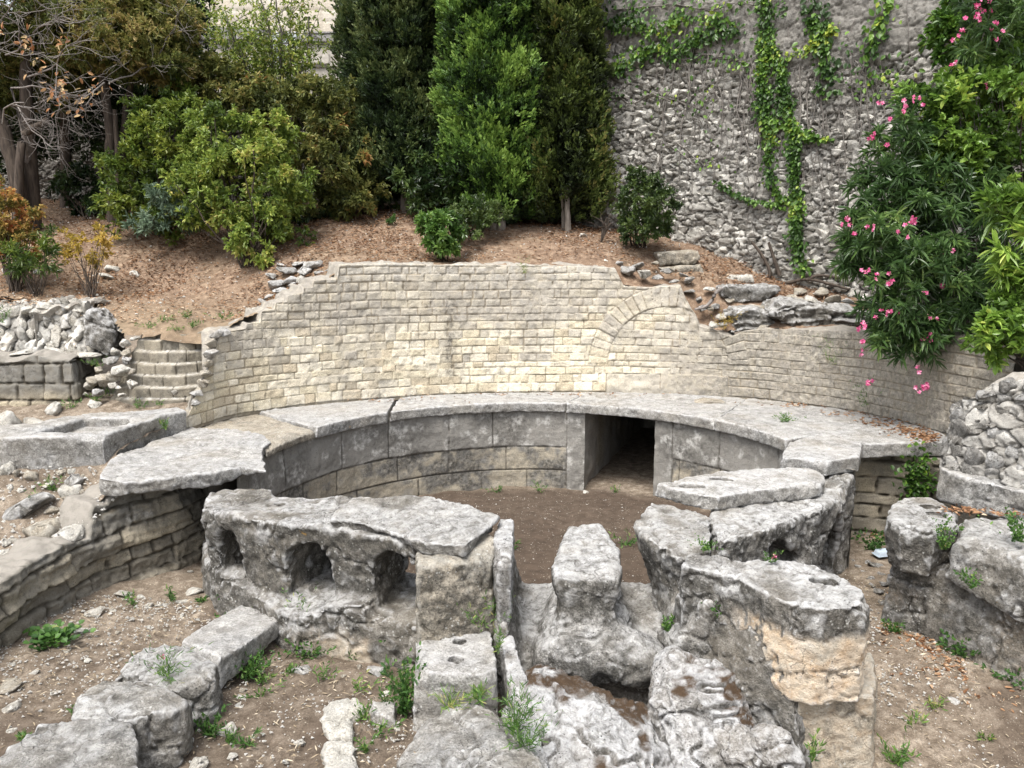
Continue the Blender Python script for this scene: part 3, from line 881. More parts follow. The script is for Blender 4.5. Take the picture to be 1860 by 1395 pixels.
# niche wall under the right end of the bench
def ni_disp(S, Z):
    e, idd, ez, es = courses(S, Z, -1.35, .17, .03, .4, .1, 37, .03)
    face = sst(0, 1, (e + fbm2(S, Z, .07, 2, 15) * .01) / .018)
    d = -.04 * (1 - face) + .03 * (rnd(idd, 1) - .5) + .02 * fbm2(S, Z, .2, 4, 40)
    n2 = fbm2(S, Z, .15, 3, 50)
    return d, {'tone': np.clip(rnd(idd, 2), 0, 1), 'joint': (1 - face), 'grey': .3 + .3 * n2, 'dark': np.clip(.1 + .4 * n2, 0, 1), 'pale': n2 * 0}
NP = Path([aty(1480, 850, 9.3)[:2], aty(1600, 850, 9.25)[:2], aty(1720, 850, 8.95)[:2], aty(1800, 850, 8.8)[:2]], 1)
o = wall('niche_wall', NP, 0, NP.L, -1.4, -.19, ni_disp, MA_LEFT, .016, .016, .3, .01)
tag(o, 'dark brown layered stone wall in the recess under the right end of the bench', 'wall')

# tall rubble wall at the back, with its smooth dark upper part
TWP = Path([np.array(p) for p in [(-34, 21), (-16, 19.8), (-6, 19.2), (-1.5, 17.8), (1.62, 15.5), (3.1, 14.4), (5.3, 12.9), (9.2, 10.4), (14, 8.8)]], 2)
def tall_disp(S, Z):
    wu, wv = .20 * fbm2(S, Z, .35, 2, 7), .18 * fbm2(S, Z, .3, 2, 17)
    wu, wv = wu + .05 * fbm2(S, Z, .09, 2, 8), wv + .05 * fbm2(S, Z, .09, 2, 18)
    F1, F2, ID, cu, cv = voro(S / .17 + wu * 1.6, Z / .105 + wv * 1.6, 81)
    f1, f2, id2, cu2, cv2 = voro(S / .36 + wu, Z / .22 + wv, 83)
    big = hsh(id2, id2 * 0, id2 * 0, 3) > .70
    e = np.where(big, (f2 - f1) * 1.5, F2 - F1)
    ID = np.where(big, id2 + 5000000, ID)
    cv, cu = np.where(big, cv2, cv), np.where(big, cu2, cu)
    face = sst(.0, .15, e)
    n, n2 = fbm2(S, Z, 1.0, 4, 67), fbm2(S, Z, .2, 3, 68)
    XW = TWP.pos(S)[..., 0]
    up = sst(5.35, 5.75, Z + .35 * n + .16 * (XW - 3.0)) * (XW > -1.5)
    lf = sst(.5, -2.0, XW)
    d = -.06 * (1 - face) + .07 * (rnd(ID, 1) - .5) + .06 * cv * (rnd(ID, 5) - .2) + .07 * cu * (rnd(ID, 7) - .5) + .015 * fbm2(S, Z, .1, 3, 69) + facets(S, Z, .085, 201, .022)
    d = d * (1 - .72 * up) + .05 * n + .03 * up * n2 + .04 * up
    tone = np.clip(.05 + .85 * rnd(ID, 2), 0, 1) * (1 - .75 * up) + .12 * up
    return d, {'tone': tone * (1 - .5 * (1 - up)), 'joint': (1 - sst(0, .16, e)) * (.85 - .5 * up), 'grey': np.clip(.12 + .5 * sst(0, .7, n) + .4 * sst(3.6, 4.9, Z + .4 * n) + up + lf, 0, 1),
               'dark': np.clip(.35 * sst(0, .8, n2 + .4 * n) + .25 * up * (1 + n) + .15 * sst(3.2, 4.7, Z) + .5 * lf, 0, 1), 'pale': np.clip(.5 * sst(.1, .7, n2) * (1 - .8 * up), 0, 1)}
TWDS = .02
o = wall('retaining_wall', TWP, 12, TWP.L, 1.0, lambda t: np.interp(TWP.pos(t)[:, 0], [-1.6, -1.2], [5.6, 8.4]), tall_disp, MA_RUB, .020, .018, .8, .1)
TAW = o
tag(o, 'tall rubble retaining wall with smooth dark upper part overgrown by creepers', 'wall')
# ------------------------------------------------------------------ the bench: slabs round the basin
rimp = RIMP.shifted(0.0)
def seg(i0, o0, i1, o1, inset=.006):
    """bench slab between two joints, each given by arc lengths on rim and wall"""
    a = rimp.pos(np.linspace(i0 + inset, i1 - inset, 9))
    b = WALLP.shifted(.03).pos(np.linspace(o0 + inset, o1 - inset, 9))
    return [(p[0], p[1]) for p in a] + [(p[0], p[1]) for p in b[::-1]]
def ri(px, py): return rimp.hit(px, py)[0]
def wi(px, py): return WALLP.hit(px, py)[0]
class XY(tuple): pass
def slab(name, label, P, zt, zb, mat, vox=.017, k=.013, fn=None, tilt=(0, 0), grow=0.0, chip=9, camt=.04, **kw):
    P = np.array(P, float)
    ch = chips_fn(P, zt, zb, chip, SEED[0] + 3, camt)
    c = P.mean(0)
    def f(X, Y, Z):
        top = Z - (zt + tilt[0] * (X - c[0]) + tilt[1] * (Y - c[1]))
        d = smax(sdpoly(X, Y, P) + grow * np.minimum(top, 0), top, k)
        d = ch(X, Y, Z, smax(d, zb - Z, k))
        return fn(X, Y, Z, d) if fn else d
    g = .06 + grow * (zt - zb)
    V, Q = snets(f, [P[:, 0].min() - g, P[:, 1].min() - g, zb - .05], [P[:, 0].max() + g, P[:, 1].max() + g, zt + .08], vox)
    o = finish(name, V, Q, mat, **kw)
    return tag(o, label, 'stone slab')
BA = (.010, .006)
slab('bench_slab', 'grey bench slab left of the wide curved joint, tapering to a point against the wall', seg(ri(572, 771), wi(462, 747), ri(703, 749), wi(716, 721)), 0, -.15, ST_SLAB, amp=BA, pale=.5, dark=.2)
slab('bench_slab', 'long grey bench slab in the middle of the curve, before the yellow wall', seg(ri(703, 749), wi(716, 721), ri(1027, 733), wi(1062, 711.5)), .004, -.14, ST_SLAB, amp=BA, pale=.5, dark=.2)
slab('bench_slab', 'grey bench slab that roofs the dark square opening', seg(ri(1027, 733), wi(1062, 711.5), ri(1300, 747), wi(1352, 722)), -.004, -.15, ST_SLAB, amp=BA, pale=.5, dark=.2)
slab('bench_slab', 'grey bench slab right of the opening, with a weed on its edge', seg(ri(1300, 747), wi(1352, 722), ri(1431, 800), wi(1630, 762)), .002, -.15, ST_SLAB, amp=BA, pale=.5, dark=.2)
slab('bench_slab', 'low worn yellowish bench slab at the left end of the curve', seg(ri(484, 806), wi(352, 774), ri(572, 771), wi(462, 747)), -.03, -.14, ST_WARM, amp=BA, pale=.35, dark=.3)
Pz = [at(*p, 0)[:2] for p in [(1434, 803), (1600, 757), (1705, 782), (1740, 805), (1705, 803), (1566, 807), (1562, 829), (1500, 838), (1420, 826), (1423, 816), (1431, 808)]]
slab('bench_slab', 'squared grey slab ending the bench on the right above the dark recess', Pz, .006, -.17, ST_SLAB, amp=BA, pale=.7, dark=.3)
stone('bench_slab', 'large thick grey slab ending the bench on the left, overhanging the low wall', 'stone slab',
      [(177, 868), (185, 850), (212, 826), (300, 795), (345, 776), (420, 778), (470, 786), (494, 800), (480, 811), (477, 824), (481, 840), (486, 853), (440, 848), (380, 858), (300, 868), (220, 876)],
      0.0, -.19, ST_SLAB, vox=.018, k=.014, amp=(.014, .008), pale=.5, dark=.35, strata=.012, camt=.02,
      fn=lambda X, Y, Z, d: smax(d, (-.16 + .10 * sst(-3.2, -2.6, X)) - Z + .03 * np.sin(X * 5), .04))

# ------------------------------------------------------------------ holes and hollows
def cyl(px, py, z, r, depth=.12, ax=1.0):
    c = at(px, py, z)
    return lambda X, Y, Z: smax(np.sqrt((X - c[0]) ** 2 + ((Y - c[1]) * ax) ** 2) - r, np.abs(Z - c[2]) - depth, .01)
def carve(*hs):
    def fn(X, Y, Z, d):
        for h in hs:
            d = smax(d, -h(X, Y, Z), .018)
        return d
    return fn
def ell(c, r, rot=0.0):
    ca, sa = math.cos(rot), math.sin(rot)
    rm = min(r)
    def f(X, Y, Z):
        x, y, z = X - c[0], Y - c[1], Z - c[2]
        u, v = x * ca + y * sa, -x * sa + y * ca
        q = np.sqrt((u / r[0]) ** 2 + (v / r[1]) ** 2 + (z / r[2]) ** 2)
        return (q - 1) * rm
    return f
def tunnel(c, d, w, h, L0, L1):
    """round-headed channel: c floor centre at the mouth, d horizontal direction, w half width, h height"""
    d = np.array(d, float) / np.hypot(*d)
    def f(X, Y, Z):
        a = (X - c[0]) * d[0] + (Y - c[1]) * d[1]
        b = (X - c[0]) * d[1] - (Y - c[1]) * d[0]
        z = Z - c[2]
        zz = np.maximum(z - (h - w), 0)
        q = np.sqrt(b * b + zz * zz) - w
        q = np.maximum(q, -z)
        return np.maximum(np.maximum(q, L0 - a), a - L1)
    return f

# trough on the left
tp = [at(*p, .25)[:2] for p in [(70, 784), (176, 785), (236, 766), (232, 758), (156, 758), (122, 767)]]
tp2 = at(137, 767, .16)
def trough_fn(X, Y, Z, d):
    h = smax(sdpoly(X, Y, tp) , .13 - Z, .02)
    d = smax(d, -h, .02)
    return smax(d, -ell((tp2[0], tp2[1] + .08, .17), (.12, .2, .07))(X, Y, Z), .02)
stone('stone_trough', 'long grey stone trough with a shallow sunken floor, on the gravel bank', 'stone trough',
      [(-150, 800), (0, 794), (186, 790), (240, 772), (300, 752), (338, 745), (325, 738), (250, 746), (140, 750), (60, 768), (-150, 780)], .25, -.16, ST_SLAB, vox=.022, fn=trough_fn, amp=(.014, .007), pale=.5, dark=.35)

# ------------------------------------------------------------------ the row of arched stones, left of the gap
fd = np.array([.38, .925])
def mouth(px, py, z): return at(px, py, z)
zt0 = -.15
rowp = [(361, 921), (400, 932), (453, 941), (527, 956), (592, 957), (680, 972), (752, 985), (800, 955), (700, 905), (600, 899), (500, 902), (492, 884), (380, 893)]
rowP = poly3(rowp, zt0)
# face line, for the footing
F0, F1 = at(380, 1018, -.72), at(770, 1120, -.72)
T_ = [tunnel(at(377, 1012, -.72), fd, .13, .42, -.4, .74), tunnel(at(438, 1036, -.76), fd, .13, .46, -.4, .70),
      tunnel(at(553, 1090, -.82), fd, .205, .50, -.6, .74), tunnel(at(704, 1135, -.86), fd, .225, .57, -.7, .78)]
baseP = poly3([(368, 1020), (398, 1052), (445, 1066), (480, 1082), (535, 1106), (600, 1108), (680, 1112), (765, 1122), (790, 1050), (690, 1020), (560, 990), (420, 960), (370, 975)], -.80)
def row_fn(X, Y, Z, d):
    # piers taper inwards towards the foot, then a rough footing comes forward
    b = smax(sdpoly(X, Y, baseP) + .06 * (Z + .78), Z + .80 - .06 * np.sin(X * 4.3 + 1), .06)
    d = smax(d, -1.0 - Z, .05)
    for t in T_:
        d = smax(d, -t(X, Y, Z), .035)
    b = smax(b, -1.4 - Z, .03)
    d = smax(d, -oc(X, Y, Z), .015)
    for t in T_[1:]:
        b = smax(b, -(t(X, Y, Z) + .02), .10)
    return smin(d, b, .05)
oc = cyl(508, 915, zt0, .05, .1, 1.2)
o = stone('arched_stone', 'big dark stone row pierced by rounded openings at its foot, left of the gap', 'carved stone', rowp, zt0, -.95, ST_DARK, vox=.018, k=.045, taper=-.08, fn=row_fn,
          lo=[baseP[:, 0].min() - .15, baseP[:, 1].min() - .15, -1.42], hi=[baseP[:, 0].max() + .1, baseP[:, 1].max() + .1, -.1], amp=(.035, .012), pale=.9, dark=.7,
          warm=lambda V, N, a, b: .8 * sst(-.92, -1.1, V[:, 2] - .1 * b) * sst(-2.1, -1.4, V[:, 0]) * sst(-.2, .3, a + .2))
stone('capstone', 'thick schist-like grey capstone lying across the row beside the gap', 'stone slab',
      [(590, 944, -.07), (606, 917, -.03), (650, 902, -.02), (692, 898, -.01), (775, 898, -.01), (850, 910, -.01), (908, 926, -.03), (912, 934, -.05), (875, 968, -.08), (846, 992, -.10), (770, 988, -.11), (735, 972, -.09), (664, 953, -.08)],
      -.04, -.235, ST_GREY, vox=.018, k=.04, taper=-.55, amp=(.020, .010), strata=.03, pale=.7, dark=.35)
stone('upright_block', 'upright squared pale block under the capstone, behind the block with two holes', 'stone block',
      [(756, 1032, -.23), (900, 1000, -.17), (896, 965, -.17), (760, 985, -.22)], -.2, -1.3, ST_WARM, vox=.018, k=.02, taper=.0, amp=(.022, .010), pale=.7, dark=.55)
stone('dowel_block', 'grey squared block with two dowel holes in its top, by the gap', 'stone block',
      [(752, 1221), (760, 1150), (768, 1143), (892, 1144), (903, 1218), (890, 1226)], -.85, -1.4, ST_SLAB, vox=.016, k=.02, taper=.03, amp=(.016, .008), pale=.75, dark=.5,
      fn=carve(cyl(834, 1163, -.85, .052, .12, 1.15), cyl(828, 1196, -.85, .058, .10, 1.15)))
stone('boulder', 'rough rounded lichen-spotted boulder in front of the block with two holes', 'boulder',
      [(722, 1350), (770, 1290), (850, 1268), (900, 1285), (945, 1330), (985, 1385), (990, 1440), (700, 1460), (715, 1395)], -1.0, -1.5, ST_GREY, vox=.018, k=.12, taper=.12, amp=(.04, .014), pale=.55, dark=.55)
stone('channel_edge', 'upright white-crusted slab lining the left side of the gap, rear piece', 'stone slab',
      [(903, 1010, -.17), (928, 1010, -.17), (934, 945, -.13), (925, 936, -.12), (908, 936, -.13), (893, 985, -.16)], -.16, -1.35, ST_CRUST, vox=.016, k=.03, amp=(.022, .009), pale=.9, dark=.5)
stone('channel_edge', 'low slanting white-crusted slab lining the left side of the gap, front piece', 'stone slab',
      [(906, 1143, -.82), (928, 1140, -.82), (955, 1225, -.90), (975, 1300, -1.0), (995, 1385, -1.1), (1005, 1440, -1.15), (975, 1440, -1.15), (966, 1385, -1.1), (938, 1300, -1.0), (920, 1225, -.92)],
      -1, -1.45, ST_CRUST, vox=.015, k=.02, amp=(.018, .008), pale=.9, dark=.4)

# ------------------------------------------------------------------ the carved gap: stub between two worn channels
A = at
sb = poly3([(1000, 1012), (1030, 958), (1092, 958), (1126, 990), (1132, 1035), (1010, 1040)], -.26)
sc_ = sb[:, :2].mean(0)
yF = aty(1070, 1200, 6.02)
xl, xr = A(926, 1140, -.9)[0], A(1228, 1120, -.85)[0]
def gap(X, Y, Z):
    # stub: an upright block, slightly necked, on a broad rounded foot
    neck = .055 * np.exp(-((Z + .64) / .16) ** 2)
    fl = .12 * sst(-.72, -1.0, Z)
    st = smax(sdpoly(X, Y, sb) + neck - fl, Z - (-.29 + .14 * (Y - sc_[1])), .06)
    st = smax(st, (sc_[1] - .40 - .12 * sst(-.6, -.95, Z)) - Y, .08)
    # sill with a worn U-shaped channel on either side of the stub
    um = np.minimum(np.minimum(np.abs(X - xl), np.abs(xr - X)), np.abs(sdpoly(X, Y, sb)))
    sill = smax(np.maximum(xl - .12 - X, X - xr - .10), np.maximum(5.93 - Y, Y - 6.86), .05)
    zs = -.86 - .34 * sst(6.42, 5.98, Y) + .20 * sst(.15, .0, um) ** 1.5 + .42 * sst(.10, -.10, np.minimum(X - xl, xr - X)) + .10 * sst(6.5, 6.85, Y)
    sill = smax(sill, Z - zs, .06)
    d = smin(st, sill, .17)
    cx_ = A(1080, 1200, -1.08)[0]
    lip = smin(ell((cx_ - .13, 6.0, -1.05), (.34, .24, .23))(X, Y, Z), ell((cx_ + .28, 5.98, -1.05), (.30, .24, .23))(X, Y, Z), .05)
    d = smin(d, lip, .10)
    d = smax(d, -ell((cx_ + .04, 5.78, -1.20), (.08, .10, .12))(X, Y, Z), .05)
    hole = ell((A(1112, 1245, -1.3)[0], 5.74, -1.36), (.30, .26, .18))(X, Y, Z)
    return smax(d, -hole, .04)
V, Q = snets(gap, [xl - .14, 5.6, -1.5], [xr + .14, 7.05, -.12], .015)
o = finish('carved_stub', V, Q, ST_GREY, amp=(.020, .009), pale=.9, dark=.75)
tag(o, 'carved stone stub standing between two worn channels in the middle of the gap', 'carved stone')

# white eroded rock floor in front
wr = np.random.RandomState(5)
def crust_bump(V):
    return np.ones(len(V))
blobs = []
for (px, py, z, rx, ry, rz) in [(1010, 1290, -1.20, .36, .30, .22), (1060, 1330, -1.26, .40, .35, .24), (1000, 1360, -1.28, .30, .30, .2), (1120, 1370, -1.30, .35, .3, .2), (1060, 1400, -1.34, .5, .3, .2), (975, 1262, -1.14, .15, .25, .2), (1140, 1300, -1.26, .22, .2, .16), (1080, 1420, -1.45, .55, .35, .26)]:
    blobs.append((ell(A(px, py, z), (rx, ry, rz)), .14))
def rockA(X, Y, Z):
    d = None
    for b, k in blobs:
        q = b(X, Y, Z)
        d = q if d is None else smin(d, q, k)
    d = smax(d, -ell((A(1110, 1245, -1.3)[0], 5.62, -1.30), (.30, .20, .25))(X, Y, Z), .05)
    return d
def soil_extra(V, N, f1, f2):
    g = fbm(V, .28, 3, 91)
    return {'soil': np.clip(sst(.02, .22, g + .3 * (N[:, 2] - .6)) * sst(.2, .6, N[:, 2]), 0, 1)}
V, Q = snets(rockA, [A(920, 1330, -1.2)[0] - .2, 4.2, -1.75], [A(1215, 1300, -1.2)[0], 6.1, -.9], .016)
o = finish('eroded_rock', V, Q, ST_CRUST, amp=(.065, .019), pale=.85, dark=.6, extra=soil_extra)
tag(o, 'white pitted rock floor with brown soil pockets in front of the drain hole', 'rock')
def multi(name, label, bl, lo, hi, mat, vox=.016, cut=None, **kw):
    def f(X, Y, Z):
        d = None
        for c, r, k in bl:
            q = ell(c, r)(X, Y, Z)
            d = q if d is None else smin(d, q, k)
        return cut(X, Y, Z, d) if cut else d
    V, Q = snets(f, lo, hi, vox)
    return tag(finish(name, V, Q, mat, **kw), label, 'rock')
c0 = A(1265, 1255, -1.0)
multi('eroded_rock', 'tall white pitted rock mass leaning on the long block, right of the drain hole',
      [(A(1235, 1245, -1.1), (.22, .26, .26), .1), (A(1290, 1265, -1.12), (.26, .26, .26), .1), (A(1230, 1300, -1.2), (.22, .22, .26), .08), (A(1310, 1315, -1.22), (.26, .22, .24), .1), (A(1270, 1340, -1.3), (.25, .2, .2), .08), (A(1270, 1390, -1.45), (.35, .25, .25), .08)],
      [c0[0] - .6, c0[1] - .9, -1.75], [c0[0] + .7, c0[1] + .6, -.5], ST_CRUST, amp=(.065, .019), pale=.85, dark=.65, extra=soil_extra)
c0 = A(1340, 1365, -1.25)
multi('eroded_rock', 'smaller white pitted rock at the foot of the long block', [(A(1335, 1358, -1.25), (.15, .14, .15), .05), (A(1360, 1375, -1.28), (.13, .12, .12), .05), (A(1345, 1385, -1.42), (.18, .16, .18), .06)],
      [c0[0] - .4, c0[1] - .4, -1.75], [c0[0] + .4, c0[1] + .4, -.95], ST_CRUST, amp=(.045, .014), pale=.85, dark=.6)
c0 = A(1405, 1365, -1.22)
multi('eroded_rock', 'white pitted rock with one round hollow against the pillar', [(A(1400, 1358, -1.22), (.15, .15, .17), .05), (A(1425, 1380, -1.28), (.12, .12, .13), .05), (A(1410, 1390, -1.42), (.17, .16, .18), .06)],
      [c0[0] - .4, c0[1] - .4, -1.75], [c0[0] + .4, c0[1] + .4, -.9], ST_CRUST, amp=(.045, .014), pale=.85, dark=.6,
      cut=lambda X, Y, Z, d: smax(d, -ell(A(1402, 1340, -1.10) + np.array([0, -.03, .0]), (.045, .045, .05))(X, Y, Z), .02))

# ------------------------------------------------------------------ right of the gap
def scoopR(X, Y, Z, d):
    return d
cw = at(1175, 1100, -.9)
stone('corner_stone', 'pointed pale corner stone with orange lichen on the right lip of the gap', 'carved stone',
      [(1148, 948), (1181, 909), (1240, 918), (1292, 930), (1296, 990), (1234, 1006), (1180, 985), (1160, 965)], -.2, -1.4, ST_GREY, vox=.017, k=.05, amp=(.028, .011), pale=.9, dark=.6, taper=-.30,
      fn=lambda X, Y, Z, d: smin(d, smax(np.maximum(at(1190, 1100, -.9)[0] - .04 + .22 * sst(-.95, -.45, Z) - X, X - at(1300, 990, -.4)[0]), np.maximum(np.maximum(5.75 - Y, Y - 6.9), Z + .45), .08), .10),
      lo=[at(1148, 948, -.2)[0], 5.7, -1.42], hi=[at(1300, 990, -.3)[0] + .1, 7.7, -.12])
def arch_fn(X, Y, Z, d):
    c = at(1398, 1020, -.62)
    d = smax(d, -tunnel((c[0], c[1], -.66), (-.45, .9), .14, .28, -.4, .55)(X, Y, Z), .06)
    c2 = at(1505, 1010, -.9)
    c3 = at(1405, 1010, -.62)
    d = smax(d, -ell((c3[0], c3[1] - .12, -.66), (.22, .3, .17))(X, Y, Z), .05)
    return smax(d, -ell((c2[0] - .05, c2[1] - .02, -.80), (.22, .5, .42))(X, Y, Z), .06)
stone('arched_stone', 'big grey stone with a rounded dark opening at its foot, right of the gap', 'carved stone',
      [(1288, 935), (1300, 905), (1330, 890), (1500, 860), (1538, 866), (1536, 885), (1530, 905), (1480, 930), (1420, 950), (1350, 972), (1296, 985)], -.2, -1.3, ST_GREY, vox=.019, k=.06, taper=-.05, fn=arch_fn, amp=(.035, .013), pale=.95, dark=.5)
def slot(px, py, a, b, z=-.05, rot=-.2, dp=.10):
    c = at(px, py, z)
    ca, sa = math.cos(rot), math.sin(rot)
    def f(X, Y, Z):
        x, y = X - c[0], Y - c[1]
        return smax((np.sqrt(((x * ca + y * sa) / a) ** 2 + ((y * ca - x * sa) / b) ** 2) - 1) * min(a, b), np.abs(Z - z) - dp, .01)
    return f
stone('slotted_slab', 'flat grey slab with two dark slots in its top, lying on the arched stone', 'stone slab',
      [(1186, 878), (1230, 868), (1297, 857), (1398, 848), (1470, 850), (1496, 858), (1500, 876), (1450, 882), (1370, 890), (1297, 903), (1240, 890)], -.05, -.2, ST_SLAB, vox=.017, k=.03, amp=(.016, .008), pale=.8, dark=.35,
      fn=carve(slot(1257, 881, .13, .075), slot(1309, 868, .12, .05)))
stone('bench_support', 'upright grey stone carrying the right end slab of the bench', 'stone block',
      [(1416, 836), (1545, 842), (1553, 832), (1440, 815)], -.17, -1.35, ST_SLAB, vox=.02, k=.03, amp=(.018, .009), pale=.4, dark=.5)
stone('bench_support', 'rough upright grey stone at the left edge of the dark recess', 'stone block',
      [(1497, 868), (1538, 872), (1552, 864), (1548, 852), (1500, 852)], -.19, -1.35, ST_GREY, vox=.018, k=.03, amp=(.03, .012), pale=.4, dark=.5)
def endwarm(V, N, a, b):
    return np.clip(sst(-.12, .06, V[:, 0] - .25 * (V[:, 2] + .2) - at(1402, 1085, -.2)[0] + .05 * a) * sst(-.25, -.5, N[:, 1]) * sst(-.36, -.46, V[:, 2] + .05 * a) * sst(-.95, -.35, a + .5 * b + .6 * sst(-.4, -.8, V[:, 2])), 0, 1)
lb = [(1234, 1013), (1262, 1004), (1309, 1005), (1335, 1016), (1400, 1014), (1452, 1014), (1482, 1016), (1530, 1044), (1578, 1072), (1588, 1082), (1580, 1098), (1495, 1106), (1440, 1096), (1394, 1078), (1340, 1050), (1290, 1036), (1240, 1026)]
def long_fn(X, Y, Z, d):
    d = smax(d, -slot(1497, 1053, .105, .075, -.2, -.3, .16)(X, Y, Z), .012)
    # chipped hollow under the top edge of the broken end
    h = at(1420, 1170, -.5)
    h2 = at(1470, 1190, -.55)
    return smax(d, -ell((h2[0] - .1, h2[1] - .2, -.66), (.30, .18, .20))(X, Y, Z), .08)
stone('long_block', 'long pale block right of the gap, its broken end orange', 'stone block',
      lb, -.2, -.95, ST_GREY, vox=.016, k=.025, taper=-.03, amp=(.024, .011), pale=1.0, dark=.6, warm=endwarm, fn=long_fn)
lf = [at(*p, -.2)[:2] for p in [(1228, 1018), (1290, 1032), (1340, 1050), (1394, 1079), (1435, 1092), (1450, 1070), (1400, 1035), (1290, 1006), (1240, 1005)]]
slab('long_block_footing', 'dark lichened footing under the long block, sloping into the gap', lf, -.50, -1.75, ST_DARK, vox=.018, k=.06, amp=(.035, .013), pale=.7, dark=.75, grow=.20)
stone('pillar_block', 'buff rough pillar stone under the orange broken end of the long block', 'stone block',
      [(1446, 1276, -.94), (1590, 1270, -.94), (1594, 1180, -.94), (1470, 1180, -.94)], -.945, -1.8, ST_WARM, vox=.017, k=.02, taper=.02, amp=(.024, .012), pale=.7, dark=.15, warm=lambda V, N, a, b: .5 * sst(-.2, .4, a + b))

# right group: one line of faces from (1640,1140) to (1860,1240)
ga, gb = at(1640, 1142, -1.25)[:2], at(1860, 1242, -1.27)[:2]
gu = (gb - ga) / np.linalg.norm(gb - ga)
gn = np.array([-gu[1], gu[0]])                     # towards the back
if gn[1] < 0: gn = -gn
def gl(s_, t_): return tuple(ga + gu * s_ + gn * t_)
GP = Path(np.array([ga - gu * .5, gb + gu * 1.5]), 0)
sE = GP.hit(1733, 1000)[0] - .5
def gz(px, py): return GP.hit(px, py)[1]
slab('dowel_block', 'dark grey block with two dowel holes in its top, beside the white tray', [at(px, py, -.2)[:2] for px, py in [(1608, 938), (1616, 910), (1645, 901), (1692, 900), (1738, 927), (1742, 952), (1700, 966), (1635, 956)]], -.2, -.66, ST_DARK, vox=.016, k=.06, amp=(.026, .011), pale=.95, dark=.6, grow=-.10, camt=.03,
     fn=carve(slot(1690, 918, .085, .06, -.2, -.2, .12), slot(1702, 932, .10, .065, -.2, -.2, .10), ell(at(1655, 975, -.42) + np.array([0, .06, 0]), (.05, .14, .05))))
slab('squared_boulder', 'big grey rounded block at the right edge, upper one of two', [gl(sE - .02, -.02), tuple(at(1738, 962, -.2)[:2]), tuple(at(1746, 934, -.2)[:2]), tuple(at(1900, 930, -.2)[:2]), gl(2.4, .75), gl(2.4, -.02), gl(1.2, -.08)], -.22, -.80, ST_GREY, vox=.019, k=.14, amp=(.035, .013), pale=.75, dark=.5, grow=.06,
     fn=lambda X, Y, Z, d: smax(d, (-.62 - .22 * (((X - ga[0]) * gu[0] + (Y - ga[1]) * gu[1]) - sE)) - Z, .03))
slab('squared_boulder', 'big dark brown-stained block at the right edge, lower one of two', [gl(-.16, .02), gl(-.16, .7), gl(2.4, .7), gl(2.4, .03), gl(1.0, .03)], -.56, -1.45, ST_DARK, vox=.019, k=.06, amp=(.035, .013), pale=.4, dark=.7, grow=.07,
     fn=lambda X, Y, Z, d: smax(d, Z + .585 + .235 * np.maximum(((X - ga[0]) * gu[0] + (Y - ga[1]) * gu[1]) - sE, -.6), .03), warm=lambda V, N, a, b: .25 * sst(.1, .6, a))
stone('squared_block', 'long squared grey block carrying the rubble wall on the right', 'stone block',
      [(1706, 852), (1712, 838), (1860, 866), (2100, 920), (2100, 975), (1860, 893), (1760, 868)], .02, -.30, ST_SLAB, vox=.02, k=.03, amp=(.02, .009), pale=.3, dark=.5)

# ------------------------------------------------------------------ loose blocks in the left foreground
stone('flat_slab', 'clean flat grey slab lying tilted on the earth, left of the arched row', 'stone slab',
      [(312, 1168, -.84), (395, 1205, -.86), (460, 1160, -.92), (520, 1119, -.98), (478, 1106, -.98), (437, 1098, -.98), (375, 1132, -.92)], -.9, -1.12, ST_SLAB, vox=.016, k=.02, amp=(.012, .006), pale=.3, dark=.1, taper=-.1,
      fn=lambda X, Y, Z, d: d)
stone('lichen_block', 'grey block with a tuft of weed on it, touching the flat tilted slab', 'stone block',
      [(205, 1222), (236, 1194), (270, 1170), (352, 1178), (396, 1204), (385, 1225), (330, 1248), (250, 1228)], -.8, -1.3, ST_GREY, vox=.016, k=.04, taper=.05, amp=(.03, .012), pale=.7, dark=.45)
stone('lichen_block', 'grey block with white lichen patches, between the tufted block and the block with round hollows', 'stone block',
      [(127, 1302), (140, 1262), (187, 1230), (272, 1228), (340, 1256), (330, 1275), (300, 1295), (245, 1312)], -.77, -1.3, ST_GREY, vox=.016, k=.05, taper=.06, amp=(.03, .012), pale=1.0, dark=.5)
stone('hollowed_block', 'grey block with two round hollows in its top, at the lower left corner', 'stone block',
      [(-80, 1400), (0, 1366), (70, 1312), (150, 1302), (236, 1306), (248, 1345), (250, 1470), (-80, 1480)], -.78, -1.3, ST_GREY, vox=.016, k=.03, taper=.04, amp=(.02, .01), pale=.6, dark=.3,
      fn=carve(ell(at(68, 1326, -.78), (.05, .05, .06)), ell(at(125, 1355, -.78), (.075, .065, .05))))
stone('flat_stone', 'flat pale stone set in the earth, left of the block with two holes', 'paving stone',
      [(575, 1290), (590, 1270), (660, 1268), (668, 1285), (640, 1300), (640, 1340), (600, 1345), (590, 1320)], -1.2, -1.35, ST_PALE, vox=.015, k=.03, amp=(.02, .01), pale=.5, dark=.2)
stone('flat_stone', 'flat pale stone at the lower edge of the photo, set in the earth', 'paving stone',
      [(580, 1345), (640, 1338), (652, 1380), (650, 1430), (600, 1430), (590, 1390)], -1.19, -1.35, ST_PALE, vox=.015, k=.03, amp=(.02, .01), pale=.5, dark=.2)
stone('flat_stone', 'flat grey stone set in the earth, closest to the two-holed block', 'paving stone',
      [(672, 1268), (722, 1264), (722, 1300), (690, 1306), (668, 1290)], -1.2, -1.35, ST_SLAB, vox=.015, k=.03, amp=(.02, .01), pale=.5, dark=.2)

